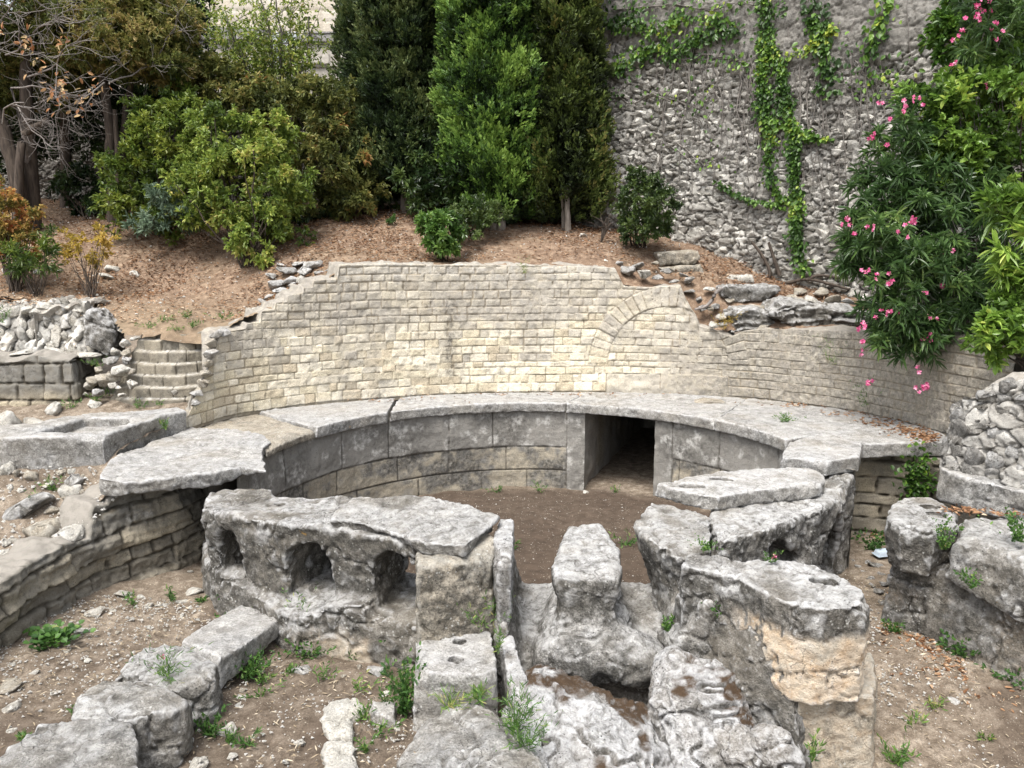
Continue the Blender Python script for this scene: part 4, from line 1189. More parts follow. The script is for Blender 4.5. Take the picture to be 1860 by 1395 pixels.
# ------------------------------------------------------------------ stones on top of the right part of the wall
def ystone(name, label, cat, pts, Y, dy, mat, vox=.022, k=.05, **kw):
    """stone seen from the front: outline in the photo at the distance Y, depth dy"""
    P = np.array([aty(px, py, Y) for px, py in pts])
    R = P[:, [0, 2]]
    def f(X, Y_, Z):
        d = sdpoly(X, Z, R) if False else sdpoly(X[:, :, :], Z, R)
        return smax(d, np.abs(Y_ - Y - dy / 2) - dy / 2, k)
    V, Q = snets(f, [P[:, 0].min() - .05, Y - .06, P[:, 2].min() - .05], [P[:, 0].max() + .05, Y + dy + .06, P[:, 2].max() + .06], vox)
    return tag(finish(name, V, Q, mat, **kw), label, cat)
ystone('fallen_slab', 'long dark grey slab jutting out above the broken arch', 'stone slab', [(1308, 522), (1318, 517), (1415, 518), (1420, 528), (1395, 545), (1340, 549), (1312, 540)], 12.55, .7, ST_DARK, amp=(.025, .012), pale=.7, dark=.5)
ystone('squared_block', 'brownish squared block on the earth above the arch, upper one of two', 'stone block', [(1193, 460), (1200, 457), (1270, 455), (1274, 470), (1262, 481), (1200, 483)], 13.3, .5, ST_WARM, amp=(.02, .01), pale=.2, dark=.5)
ystone('squared_block', 'brownish split block on the earth above the arch, lower one of two', 'stone block', [(1197, 486), (1275, 481), (1280, 498), (1230, 499), (1205, 494)], 13.2, .5, ST_WARM, amp=(.02, .01), pale=.2, dark=.5)
ystone('fallen_slab', 'pale flat stone behind the dark jutting slab, at the foot of the tall wall', 'stone slab', [(1308, 503), (1368, 500), (1372, 515), (1312, 517)], 13.1, .5, ST_PALE, amp=(.02, .01), pale=.2, dark=.2)
ystone('rock_ledge', 'layered grey rock ledge above the right part of the curved wall', 'rock', [(1440, 596), (1430, 580), (1400, 574), (1405, 562), (1425, 548), (1475, 548), (1500, 556), (1560, 560), (1620, 575), (1640, 604), (1560, 603)], 11.75, .9, ST_GREY, amp=(.07, .02), strata=.06, pale=.7, dark=.5, k=.15)
ystone('rock_ledge', 'small layered rock shelf between the broken arch and the larger ledge', 'rock', [(1330, 606), (1340, 592), (1330, 575), (1340, 560), (1380, 556), (1400, 566), (1402, 580), (1420, 590), (1400, 600)], 12.0, .6, ST_GREY, amp=(.05, .02), strata=.06, pale=.6, dark=.4, k=.1)
o = ystone('flat_tile', 'small flat brown stone lying on the bench near the filled arch', 'stone slab', [(1258, 734), (1285, 728), (1320, 731), (1310, 737), (1275, 738)], 11.45, .28, ST_WARM, vox=.012, k=.01, amp=(.004, .002), pale=.1, dark=.2)
ystone('upright_boulder', 'large grey boulder leaning at the right end of the upright rubble stones', 'boulder', [(146, 590), (152, 566), (172, 562), (205, 602), (206, 630), (196, 652), (180, 640), (150, 630)], 11.1, .35, ST_GREY, amp=(.04, .015), pale=.8, dark=.5, k=.08)

ST_RUB = stone_mat('wall_rubble_stone', (.38, .36, .32), (.60, .575, .52), (.75, .72, .65), lichen=(.78, .765, .71), darkc=(.07, .065, .06), spots=.4, crack=0)
# ------------------------------------------------------------------ loose rubble stones
def rock_mesh(name, seed, flat=.6, cuts=2, n=15):
    rs = np.random.RandomState(seed)
    bm = bmesh.new()
    p = rs.normal(size=(n, 3))
    p /= np.linalg.norm(p, axis=1)[:, None]
    p *= (rs.uniform(.8, 1.0, n))[:, None]
    p[:, 2] *= flat
    p[:, 1] *= rs.uniform(.65, .95)
    for q in p:
        bm.verts.new(q * .5)
    bmesh.ops.convex_hull(bm, input=bm.verts)
    bmesh.ops.delete(bm, geom=[v for v in bm.verts if not v.link_faces], context='VERTS')
    bmesh.ops.bevel(bm, geom=list(bm.edges), offset=.035, segments=1, affect='EDGES', clamp_overlap=True)
    bmesh.ops.triangulate(bm, faces=bm.faces)
    bmesh.ops.subdivide_edges(bm, edges=bm.edges, cuts=cuts, use_grid_fill=True)
    bmesh.ops.triangulate(bm, faces=bm.faces)
    V = np.array([v.co[:] for v in bm.verts])
    Q = np.array([[v.index for v in f.verts] for f in bm.faces])
    bm.verts.index_update()
    Q = np.array([[v.index for v in f.verts] for f in bm.faces])
    bm.free()
    N = vnormals(V, Q)
    V = V + N * (.045 * fbm(V, .3, 2, seed) + .018 * fbm(V, .09, 2, seed + 4))[:, None]
    me = bpy.data.meshes.new(name)
    me.from_pydata(V.tolist(), [], Q.tolist())
    me.polygons.foreach_set('use_smooth', np.ones(len(Q), bool))
    f1 = fbm(V, .4, 3, seed + 8)
    for k_, a in (('pale', .5 * sst(-.2, .5, f1)), ('dark', .7 * sst(.1, .6, -f1))):
        t = me.attributes.new(k_, 'FLOAT', 'POINT')
        t.data.foreach_set('value', a.astype(np.float32))
    return me
ROCKS = [rock_mesh('rubble_stone', 40 + i, [.75, .55, .62, .45, .85, .5][i]) for i in range(6)]
rr = random.Random(8)
def rock(px, py, wpx, zf=None, Y=None, label=None, group=None, mat=ST_PALE, name='rubble_stone', sink=.28, asp=1.0, k=None):
    p = onto(px, py, zf) if zf is not None else aty(px, py, Y)
    s = wpx / FPX * depth(p[1], p[2]) * 1.12
    k = rr.randrange(6) if k is None else k
    me = ROCKS[k]
    key = me.name + mat.name
    if key not in ROCKCACHE:
        m2 = me.copy()
        m2.name = 'rubble_stone'
        m2.materials.clear()
        m2.materials.append(mat)
        ROCKCACHE[key] = m2
    o = bpy.data.objects.new(name, ROCKCACHE[key])
    COL.objects.link(o)
    o.scale = (s, s * rr.uniform(.8, 1.1), s * asp * rr.uniform(.85, 1.1))
    o.rotation_euler = (rr.uniform(-.35, .35), rr.uniform(-.35, .35), rr.uniform(0, 6.28))
    o.location = (p[0], p[1], p[2] + s * asp * (.26 - sink * .5))
    return tag(o, label, 'stone', group)
ROCKCACHE = {}
ROCKS_LO = [rock_mesh('rubble_stone', 60 + i, [.75, .55, .62, .45, .85, .5][i], 0, 13) for i in range(6)]
def rockface(parent, path, s0, s1, z0, z1, du, dv, el, tilt, off, mat, seed, lo=False, pd=(2, 2)):
    """the stones that stick out of a rubble wall's face: one mesh, a part of the wall"""
    rs = np.random.RandomState(seed)
    VV, FF, PA, DA, b_ = [], [], [], [], 0
    row = 0
    z = z0
    while z < z1(s0) + 9:
        s_ = s0 + (row % 2) * du * .5
        if z > max(z1(np.linspace(s0, s1, 9))): break
        while s_ < s1:
            sz = rs.uniform(.6, 1.3) * (1.5 if rs.rand() < .08 else 1)
            ss, zz = s_ + rs.normal() * du * .15, z + rs.normal() * dv * .15
            if zz < z1(ss):
                me = (ROCKS_LO if lo else ROCKS)[rs.randint(6)]
                V = np.empty(len(me.vertices) * 3)
                me.vertices.foreach_get('co', V)
                V = V.reshape(-1, 3) * np.array([du * sz * 1.25, du * 1.1, dv * sz * 1.35 * (1.5 if el else 1.9)])
                e = Euler((rs.normal() * .25, rs.normal() * .2 + tilt, rs.normal() * .3)).to_matrix()
                V = V @ np.array(e).T
                p, n = path.pos(np.array([ss]))[0], path.nrm(np.array([ss]))[0]
                t = np.array([-n[1], n[0]])
                o_ = off(zz) - du * .18 + rs.normal() * .012
                X = p[0] + t[0] * V[:, 0] + n[0] * (V[:, 1] + o_)
                Y = p[1] + t[1] * V[:, 0] + n[1] * (V[:, 1] + o_)
                VV.append(np.stack([X, Y, V[:, 2] + zz], 1))
                F = np.empty(len(me.polygons) * 3, int)
                me.polygons.foreach_get('vertices', F)
                FF.append(F.reshape(-1, 3) + b_)
                b_ += len(V)
                PA.append(np.full(len(V), rs.rand() ** pd[0])); DA.append(np.full(len(V), .8 * rs.rand() ** pd[1]))
            s_ += du * rs.uniform(.8, 1.2)
        z += dv
        row += 1
    return mobj('face_stones', np.concatenate(VV), [np.concatenate(FF)], mat, parent, {'pale': np.concatenate(PA), 'dark': np.concatenate(DA)}, smooth=not lo)
tx = lambda t: TWP.pos(np.atleast_1d(t))[:, 0]
def t_top(t):
    r = 5.42 - .16 * (tx(t) - 3.0) + .25 * fbm2(np.atleast_1d(t), np.atleast_1d(t) * 0, .8, 2, 5)
    return r if np.ndim(t) else r[0]
ts = np.linspace(0, TWP.L, 400)
tx_ = tx(ts)
rockface(TAW, TWP, ts[np.argmax(tx_ > .9)], ts[np.argmax(tx_ > 7.2)], 1.3, t_top, .165, .098, False, 0, lambda z: .015, ST_RUB, 7, True, (.55, 3.0))
rockface(RRW, RWP, .9, RWP.L - .3, .06, rtop, .21, .125, False, 0, lambda z: -.14 * z, ST_GREY, 5)
rockface(UPW, UP, .6, UP.L, .80, utop, .135, .20, True, -.35, lambda z: -.3 * (z - .8), ST_PALE, 6)

# gravel bank, stones that stand out first
B1 = [(55, 920, 95, 'large grey rounded stone on the gravel bank beside the left edge', ST_GREY), (88, 965, 85, 'flat brownish stone on the gravel bank above the curved low wall', ST_WARM),
      (128, 970, 62, 'pointed pale stone standing on the rim of the curved low wall', ST_PALE), (127, 892, 48, 'white stone below the left corner of the thick bench slab', ST_PALE),
      (134, 877, 46, 'grey flat stone on the gravel bank under the trough corner', ST_GREY), (143, 912, 26, 'small white stone beside the thick bench slab', ST_PALE),
      (92, 881, 32, 'roundish pale stone on the gravel bank under the trough', ST_PALE), (96, 928, 40, 'flat yellowish stone on the gravel bank beside the large grey one', ST_WARM),
      (98, 742, 54, 'big pointed pale stone at the foot of the low ashlar wall', ST_PALE), (62, 770, 46, 'pale angular stone just behind the trough', ST_PALE),
      (15, 768, 75, 'large pale rough stone behind the trough at the left edge', ST_PALE), (172, 736, 36, 'flat pale stone in the grass before the fallen rubble', ST_PALE)]
for px, py, w, lb_, mt in B1:
    rock(px, py + w * .1, w, zbank, label=lb_, mat=mt, asp=.85)
for px, py, w in [(10, 858, 40), (32, 862, 22), (18, 888, 22), (40, 893, 18), (60, 870, 34), (8, 990, 26), (22, 985, 20), (82, 990, 22), (5, 1010, 30), (110, 935, 18), (138, 935, 16), (70, 905, 16), (150, 895, 14),
                  (112, 860, 20), (10, 948, 18), (48, 1000, 28), (24, 955, 14), (130, 858, 18), (150, 868, 16), (60, 950, 14), (118, 905, 14), (165, 888, 12), (5, 1035, 26), (35, 1015, 22)]:
    rock(px, py, w, zbank, label='small pale chunk lying on the gravel bank at the left edge', group='small stones on the gravel bank', mat=rr.choice([ST_PALE, ST_PALE, ST_WARM]))
# rubble fallen between the low wall and the steps
for px, py, w, Y, lb_, mt in [(190, 690, 40, 10.75, 'brown-stained stone in the middle of the fallen rubble beside the steps', ST_WARM), (222, 672, 46, 10.7, 'white wedge stone on top of the fallen rubble beside the steps', ST_PALE),
                          (162, 700, 26, 10.8, 'pinkish white stone at the left of the fallen rubble beside the steps', ST_PALE), (238, 698, 26, 10.55, 'pale squared stone leaning against the left end of the steps', ST_PALE),
                          (222, 717, 18, 10.5, 'small white stone at the foot of the steps on the left', ST_PALE), (156, 716, 18, 10.8, 'small white stone at the foot of the low ashlar wall end', ST_PALE),
                          (178, 672, 22, 10.9, 'pale stone tucked behind the fallen rubble beside the steps', ST_WARM), (318, 713, 16, 10.4, 'small white stone at the foot of the steps near the yellow wall', ST_PALE),
                          (205, 700, 22, 10.6, 'grey-white stone low in the fallen rubble beside the steps', ST_PALE), (245, 615, 20, 10.8, 'white stone on the top tread of the steps', ST_PALE), (215, 705, 16, 10.55, 'tiny pale stone in the weeds at the foot of the rubble', ST_PALE),
                          (225, 600, 24, 11.2, 'pale stone on the slope behind the steps', ST_PALE), (208, 590, 22, 11.4, 'grey stone on the slope just behind the leaning boulder', ST_GREY), (200, 575, 26, 11.6, 'pale stone on the slope over the leaning boulder', ST_PALE)]:
    rock(px, py, w, Y=Y, label=lb_, mat=mt, asp=.95, sink=.5)
for px, py, w, Y, lb_, mt in [(172, 690, 34, 10.8, 'buff stone at the left foot of the fallen rubble beside the steps', ST_WARM), (200, 655, 34, 10.95, 'grey angular stone high in the fallen rubble behind the white wedge', ST_GREY), (212, 640, 28, 11.0, 'pale stone just under the leaning boulder by the steps', ST_PALE),
                          (232, 640, 26, 10.9, 'buff stone at the upper left end of the steps', ST_WARM), (226, 622, 24, 10.95, 'white stone at the left end of the top step', ST_PALE), (206, 684, 30, 10.7, 'cream stone in the heart of the fallen rubble beside the steps', ST_WARM), (228, 655, 26, 10.8, 'grey stone wedged at the left ends of the upper steps', ST_SLAB), (178, 712, 30, 10.6, 'flat grey stone in front of the fallen rubble beside the steps', ST_SLAB), (236, 675, 22, 10.7, 'small buff stone at the left ends of the middle steps', ST_WARM)]:
    rock(px, py, w, Y=Y, label=lb_, mat=mt, asp=.95, sink=.5)
for px, py, w, Y in [(346, 742, 26, 9.98), (352, 728, 30, 10.0), (360, 712, 30, 10.06), (368, 694, 32, 10.12), (373, 676, 30, 10.2), (378, 658, 32, 10.28), (382, 640, 32, 10.36), (386, 622, 34, 10.44), (392, 606, 34, 10.52), (404, 602, 30, 10.6)]:
    rock(px, py + 2, w, Y=Y, label='grey stone in the broken left edge of the curved wall beside the steps', group='stones in the broken wall edge', mat=rr.choice([ST_SLAB, ST_GREY, ST_WARM]), asp=.75, sink=.5)
# rubble on the broken left shoulder of the curved wall
k_ = 0
for px, py, w, Y in [(452, 572, 26, 11.75), (440, 580, 20, 11.6), (462, 562, 32, 11.9), (455, 589, 16, 11.55), (480, 545, 26, 12.0), (492, 535, 30, 12.1), (512, 527, 44, 12.1), (535, 530, 30, 12.0), (500, 513, 40, 12.3), (525, 508, 46, 12.3),
                     (548, 506, 36, 12.2), (495, 498, 30, 12.6), (520, 488, 46, 12.6), (552, 492, 44, 12.5), (580, 495, 36, 12.4), (600, 488, 30, 12.4), (570, 478, 40, 12.7), (540, 478, 34, 12.8), (605, 477, 26, 12.7), (585, 515, 26, 12.1),
                     (560, 515, 28, 12.1), (475, 575, 22, 11.7), (490, 556, 24, 11.9), (512, 542, 26, 11.9), (425, 592, 30, 11.3), (400, 600, 28, 11.1), (440, 600, 30, 11.2), (493, 492, 22, 12.8), (510, 478, 26, 12.9), (532, 515, 26, 12.1)]:
    rock(px, py + 3, w, Y=Y + .1, label='grey jagged stone on the broken left shoulder of the curved wall', group='stones on the broken wall shoulder', mat=rr.choice([ST_GREY, ST_SLAB, ST_PALE, ST_SLAB]), asp=.65, sink=.5)
# along the top right of the wall
for px, py, w, Y in [(1140, 490, 34, 12.7), (1168, 498, 36, 12.6), (1195, 505, 30, 12.6), (1225, 512, 26, 12.6), (1160, 482, 26, 13.0), (1125, 478, 24, 13.0), (1250, 508, 24, 12.9), (1288, 525, 24, 12.7), (1290, 560, 22, 12.4), (1270, 545, 22, 12.5),
                     (1310, 575, 26, 12.3), (1295, 590, 22, 12.1), (1345, 570, 24, 12.3), (1375, 560, 34, 12.4), (1300, 556, 26, 12.5), (1190, 478, 22, 13.1), (1100, 474, 18, 13.0), (1330, 560, 22, 12.5), (1475, 545, 40, 12.5), (1515, 545, 40, 12.4), (1440, 540, 26, 12.7), (1450, 530, 30, 12.9), (1490, 530, 30, 12.8)]:
    rock(px, py, w, Y=Y, label='pale broken stone on the ragged wall top above the filled arch', group='stones on the ragged wall top', mat=rr.choice([ST_GREY, ST_PALE, ST_WARM]), asp=.7, sink=.5)
for px, py, w, Y in [(20, 560, 40, 11.5), (50, 556, 36, 11.5), (85, 552, 40, 11.5), (118, 552, 34, 11.5), (10, 552, 34, 11.7), (38, 546, 32, 11.8), (70, 545, 30, 11.8), (100, 545, 34, 11.8), (135, 550, 30, 11.7), (160, 556, 30, 11.6), (120, 542, 26, 12.0), (180, 560, 26, 11.7), (192, 572, 24, 11.7), (0, 566, 34, 11.4), (65, 562, 30, 11.4), (140, 562, 28, 11.4), (200, 585, 22, 11.6)]:
    rock(px, py + 6, w, Y=Y, label='jagged pale stone along the crest of the upright rubble wall', group='stones on the rubble wall crest', mat=rr.choice([ST_PALE, ST_GREY, ST_PALE]), asp=.9, sink=.5)
for px, py, w, lb_ in [(45, 635, 64, 'flat pale stone on top of the low ashlar wall, leftmost of three'), (105, 634, 62, 'flat pale stone on top of the low ashlar wall, middle one of three'), (160, 638, 56, 'flat pale stone on top of the low ashlar wall, nearest to the steps')]:
    rock(px, py + 5, w, Y=11.15, label=lb_, mat=ST_PALE, asp=.42, sink=.6)
for px, py, w, Y in [(1255, 530, 30, 12.7), (1275, 560, 24, 12.4), (1312, 590, 24, 12.15), (1325, 545, 30, 12.6), (1345, 585, 26, 12.1), (1385, 595, 30, 11.95), (1415, 560, 30, 12.4), (1540, 548, 34, 12.3), (1455, 545, 30, 12.5), (1212, 492, 26, 12.9), (1240, 500, 24, 12.9), (1530, 570, 40, 12.0), (1570, 580, 36, 11.9), (1600, 590, 36, 11.7), (1350, 545, 26, 12.6)]:
    rock(px, py, w, Y=Y, label='pale broken stone on the ragged wall top above the filled arch', group='stones on the ragged wall top', mat=rr.choice([ST_GREY, ST_SLAB, ST_WARM]), asp=.6, sink=.5)
# hillside
for px, py, w, lb_ in [(206, 492, 36, 'white rounded stone on the leafy slope, rear one of a touching pair'), (196, 506, 34, 'white stone on the leafy slope, front one of a touching pair'), (244, 500, 28, 'grey pointed stone on the leafy slope beside the white pair'),
                       (108, 493, 18, 'small pale stone on the slope among the thin shrubs'), (862, 455, 12, 'small white stone on the brown earth beside the glossy shrub'), (1060, 430, 20, 'flat pale stone on the brown earth by the white trunk'),
                       (14, 495, 26, 'pale flat stone on the slope under the orange shrub'), (66, 495, 18, 'pale stone on the slope by the thin stems')]:
    rock(px, py, w, zhill, label=lb_, mat=ST_PALE, asp=.7)
# lower ground on the left
for px, py, w, lb_, mt in [(175, 1115, 46, 'white crooked stone on the earth before the curved low wall', ST_PALE), (222, 1082, 44, 'flat white stone at the foot of the curved low wall', ST_PALE), (270, 1102, 26, 'small white squared stone, leftmost of three in a row by the low wall', ST_PALE),
                       (296, 1100, 22, 'small cream stone, middle one of three in a row by the low wall', ST_PALE), (330, 1095, 28, 'small white stone, rightmost of three in a row by the low wall', ST_PALE), (355, 1078, 46, 'pale angular stone beside the footing of the arched row', ST_PALE),
                       (150, 1148, 36, 'flat white stone beside the green rosette plant', ST_PALE), (432, 1280, 50, 'white chunk lying beside the tufted block', ST_PALE), (412, 1330, 46, 'white flat chunk beside the lichen-patched block', ST_PALE),
                       (365, 1395, 50, 'white stone at the bottom edge of the photo beside the hollowed block', ST_PALE), (548, 1225, 50, 'flat grey stone on the earth before the arched row', ST_SLAB), (686, 1222, 46, 'rounded grey stone in the weeds near the two-holed block', ST_SLAB),
                       (590, 1200, 30, 'grey stone on the earth under the arched row', ST_SLAB), (545, 1352, 24, 'small white stone alone on the bare earth', ST_PALE), (470, 1222, 24, 'pale stone just under the end of the flat tilted slab', ST_PALE),
                       (720, 1325, 20, 'pale stone beside the rounded lichen-spotted boulder', ST_PALE), (345, 1040, 16, 'small pale stone under the opening nearest the low wall', ST_PALE), (15, 1250, 60, 'flat pale stone at the left edge of the lower earth', ST_WARM), (20, 1290, 50, 'flat white stone at the left edge beside the hollowed block', ST_PALE),
                       (1063, 895, 14, 'white pebble on the basin floor beside the dark opening', ST_PALE), (1815, 1322, 26, 'flat white stone on the bare earth in the lower right corner', ST_PALE), (1730, 1275, 26, 'flat grey stone on the bare earth in the lower right', ST_SLAB),
                       (1590, 1030, 40, 'small grey stone under the white plastic tray', ST_DARK)]:
    rock(px, py, w, zlow, label=lb_, mat=mt, asp=.6)
for px, py, w in [(255, 1085, 18), (205, 1110, 16), (120, 1185, 20), (215, 1150, 14), (270, 1140, 14), (60, 1225, 26), (20, 1210, 22), (100, 1260, 18), (50, 1330, 22), (160, 1200, 16), (330, 1120, 16), (20, 1330, 30), (420, 1375, 24), (460, 1340, 18), (500, 1300, 16),
                  (520, 1385, 18), (560, 1260, 18), (620, 1230, 20), (650, 1215, 24), (540, 1250, 14), (700, 1260, 20), (480, 1290, 14), (440, 1255, 20), (690, 1320, 18), (720, 1345, 16), (565, 1300, 12), (300, 1145, 12), (375, 1085, 18), (345, 1105, 14), (240, 1125, 12), (80, 1150, 16), (185, 1165, 12)]:
    rock(px, py, w, zlow, label='small pale chunk of limestone lying on the lower earth', group='small stones on the lower earth', mat=rr.choice([ST_PALE, ST_PALE, ST_WARM]), asp=.6)
# rounded stones in the passage right of the long block
for px, py, w in [(1600, 1045, 22), (1580, 1052, 20), (1612, 1062, 26), (1595, 1075, 22), (1570, 1040, 16), (1602, 1095, 22), (1615, 1085, 18), (1585, 1065, 18), (1560, 1030, 16), (1618, 1110, 18), (1603, 1060, 16), (1575, 1022, 18), (1550, 1020, 16), (1540, 1005, 18)]:
    rock(px, py, w, zlow, label='dark grey cobble in the narrow passage beside the white tray', group='cobbles in the narrow passage', mat=ST_DARK, asp=.6)
# ------------------------------------------------------------------ vegetation
vr = np.random.RandomState(21)
def unit(a):
    return a / (np.linalg.norm(a, axis=-1, keepdims=True) + 1e-9)
def leaves(name, P, D, L, Wd, tint, mat, parent=None, fold=.25, up=.6, kind=None, droop=.0):
    """one lance-shaped folded leaf of two quads per point"""
    n = len(P)
    L = np.broadcast_to(L, n)[:, None]
    Wd = np.broadcast_to(Wd, n)[:, None]
    D = unit(D)
    R = vr.normal(size=(n, 3)) * (1 - up) + np.array([0, -.25, 1.0]) * up
    S = unit(np.cross(D, R))
    Nn = np.cross(S, D)
    a = P
    m1, m2 = P + D * L * .33, P + D * L * .68 - np.array([0, 0, 1]) * droop * L * .1
    t = P + D * L - np.array([0, 0, 1]) * droop * L * .3
    f = Nn * Wd * fold
    V = np.stack([a, m1 + S * Wd * .5 + f, m2 + S * Wd * .42 + f, t, m2 - S * Wd * .42 + f, m1 - S * Wd * .5 + f], 1).reshape(-1, 3)
    i = (np.arange(n) * 6)[:, None]
    Q = np.concatenate([i + np.array([[0, 1, 2, 3]]), i + np.array([[0, 3, 4, 5]])])
    o = mobj(name, V, [Q], mat, parent, {'tint': np.repeat(tint, 6)}, smooth=False)
    return o
def tubes(name, lines, mat, parent=None, sides=5):
    """tapered round stems; lines: list of (points, radii)"""
    VV, QQ, b = [], [], 0
    for pts, rad in lines:
        pts = np.asarray(pts, float)
        k = len(pts)
        rad = np.broadcast_to(rad, k) if np.isscalar(rad) else np.interp(np.linspace(0, 1, k), np.linspace(0, 1, len(rad)), rad)
        T = unit(np.gradient(pts, axis=0))
        ref = np.where(np.abs(T[:, 2:3]) > .9, np.array([[1., 0, 0]]), np.array([[0, 0, 1.]]))
        A_ = unit(np.cross(T, ref))
        B_ = np.cross(T, A_)
        th = np.linspace(0, 2 * np.pi, sides, endpoint=False)
        V = pts[:, None] + rad[:, None, None] * (np.cos(th)[None, :, None] * A_[:, None] + np.sin(th)[None, :, None] * B_[:, None])
        VV.append(V.reshape(-1, 3))
        i = b + np.arange(k - 1)[:, None] * sides + np.arange(sides)[None, :]
        j = b + np.arange(k - 1)[:, None] * sides + (np.arange(sides)[None, :] + 1) % sides
        QQ.append(np.stack([i, j, j + sides, i + sides], -1).reshape(-1, 4))
        b += k * sides
    return mobj(name, np.concatenate(VV), [np.concatenate(QQ)], mat, parent)
def wob(a, b, n=7, amp=.06, sag=0.0):
    t = np.linspace(0, 1, n)[:, None]
    a, b = np.asarray(a, float), np.asarray(b, float)
    w = vr.normal(size=(n, 3)) * amp * np.linalg.norm(b - a)
    w = np.cumsum(w, 0) / 2
    w -= t * w[-1:]
    w[0] = 0
    return a + (b - a) * t + w + np.array([0, 0, 1]) * sag * np.sin(t * np.pi)
def clumped(els, ncl, cr, rngmin=.45):
    """clump centres spread through the outer part of some ellipsoids: (centre, radii, weight)"""
    C, O = [], []
    w = np.array([e[2] if len(e) > 2 else e[1][0] * e[1][2] for e in els])
    for e, k in zip(els, np.maximum(1, (w / w.sum() * ncl)).astype(int)):
        c, r = np.array(e[0]), np.array(e[1])
        d = unit(vr.normal(size=(k, 3)))
        rad = rngmin + (1 - rngmin) * vr.rand(k, 1) ** .6
        C.append(c + d * rad * r)
        O.append(unit(d / r * r.min()))
    return np.concatenate(C), np.concatenate(O)
def bush_points(els, ncl, cr, ntw, upb=.35):
    C, O = clumped(els, ncl, cr)
    n = len(C) * ntw
    ci = np.repeat(np.arange(len(C)), ntw)
    d = unit(vr.normal(size=(n, 3)) + O[ci] * .8 + np.array([0, 0, upb]))
    r = cr * (vr.rand(n, 1) ** .5) * (.6 + .8 * vr.rand(len(C))[ci][:, None])
    P = C[ci] + d * r
    ct = vr.rand(len(C))[ci]
    return P, d, ct, C
def sprays(P, d, ct, nl, L, Wd, spread=.8, stem=.06):
    n = len(P) * nl
    i = np.repeat(np.arange(len(P)), nl)
    k = np.tile(np.arange(nl), len(P)) / nl
    rad = unit(vr.normal(size=(n, 3)))
    D = unit(d[i] * (1.1 - spread * .5) + rad * spread)
    Q = P[i] - d[i] * (k[:, None] * stem)
    l = L * (.65 + .6 * vr.rand(n))
    w = Wd * (.7 + .5 * vr.rand(n))
    return Q, D, l, w, i
BARK = plain_mat('grey_bark', (.10, .085, .07), (.26, .23, .20), 9, .95, .6, (3, 3, .5))
BARKD = plain_mat('brown_bark', (.03, .024, .02), (.095, .075, .06), 9, .95, .6, (3, 3, .5))
TWIG = plain_mat('pale_twig', (.11, .10, .092), (.26, .235, .22), 12)
VINE = plain_mat('vine_stem', (.08, .072, .064), (.24, .22, .20), 12)
L_STRAW = leaf_mat('straw', [(.0, (.14, .105, .07)), (.5, (.30, .245, .17)), (1., (.50, .44, .34))], .1, .8, .1)
L_CYB = leaf_mat('cypress_bright', [(.0, (.010, .022, .008)), (.35, (.036, .076, .018)), (.65, (.10, .19, .035)), (1., (.23, .35, .07))], .25)
L_CYD = leaf_mat('cypress_dark', [(.0, (.008, .016, .008)), (.4, (.022, .040, .014)), (.7, (.05, .08, .024)), (1., (.12, .15, .05))], .2)
L_CYO = leaf_mat('cypress_olive', [(.0, (.009, .015, .006)), (.4, (.032, .048, .013)), (.7, (.07, .10, .022)), (.97, (.14, .19, .045)), (1., (.18, .17, .05))], .2)
L_PRIV = leaf_mat('privet_yellow_green', [(.0, (.03, .055, .014)), (.35, (.09, .145, .028)), (.6, (.20, .275, .05)), (.85, (.36, .42, .09)), (1., (.46, .40, .12))], .35, .4, .4)
L_PRIVD = leaf_mat('privet_green', [(.0, (.022, .042, .012)), (.4, (.065, .11, .020)), (.7, (.14, .20, .03)), (1., (.24, .28, .05))], .35, .4, .4)
L_OLIV = leaf_mat('olive_brown_leaf', [(.0, (.028, .040, .014)), (.35, (.075, .095, .026)), (.65, (.17, .185, .05)), (.88, (.31, .27, .085)), (1., (.33, .17, .06))], .35)
L_DARK = leaf_mat('dark_evergreen_leaf', [(.0, (.010, .022, .008)), (.5, (.028, .055, .016)), (.8, (.06, .10, .026)), (1., (.11, .16, .04))], .25, .35, .5)
L_CAN = leaf_mat('canopy_leaf', [(.0, (.03, .045, .012)), (.4, (.10, .125, .03)), (.7, (.22, .215, .06)), (1., (.36, .27, .11))], .35)
L_BLUE = leaf_mat('blue_green_leaf', [(.0, (.03, .05, .032)), (.5, (.085, .13, .085)), (1., (.19, .26, .17))], .3)
L_GLOS = leaf_mat('glossy_green_leaf', [(.0, (.03, .07, .015)), (.45, (.085, .17, .035)), (.8, (.17, .28, .06)), (1., (.26, .36, .10))], .3, .3, .5)
L_OLEA = leaf_mat('oleander_leaf', [(.0, (.022, .048, .016)), (.45, (.062, .122, .036)), (.8, (.13, .22, .06)), (1., (.25, .34, .10))], .35, .35, .5)
L_LAUR = leaf_mat('laurel_leaf', [(.0, (.05, .10, .02)), (.45, (.14, .25, .04)), (.8, (.26, .40, .07)), (1., (.44, .52, .10))], .4, .35, .5)
L_ORG = leaf_mat('orange_leaf', [(.0, (.10, .11, .03)), (.4, (.30, .23, .06)), (.7, (.45, .24, .08)), (1., (.42, .10, .05))], .35)
L_YEL = leaf_mat('yellow_leaf', [(.0, (.14, .13, .03)), (.5, (.40, .29, .05)), (1., (.55, .36, .10))], .35)
L_DRY = leaf_mat('dry_leaf', [(.0, (.085, .042, .024)), (.35, (.20, .105, .055)), (.65, (.35, .215, .125)), (1., (.55, .45, .33))], .15, .8, .1)
L_DRYO = leaf_mat('dry_orange_leaf', [(.0, (.35, .15, .06)), (.5, (.52, .27, .13)), (1., (.60, .48, .26))], .3)
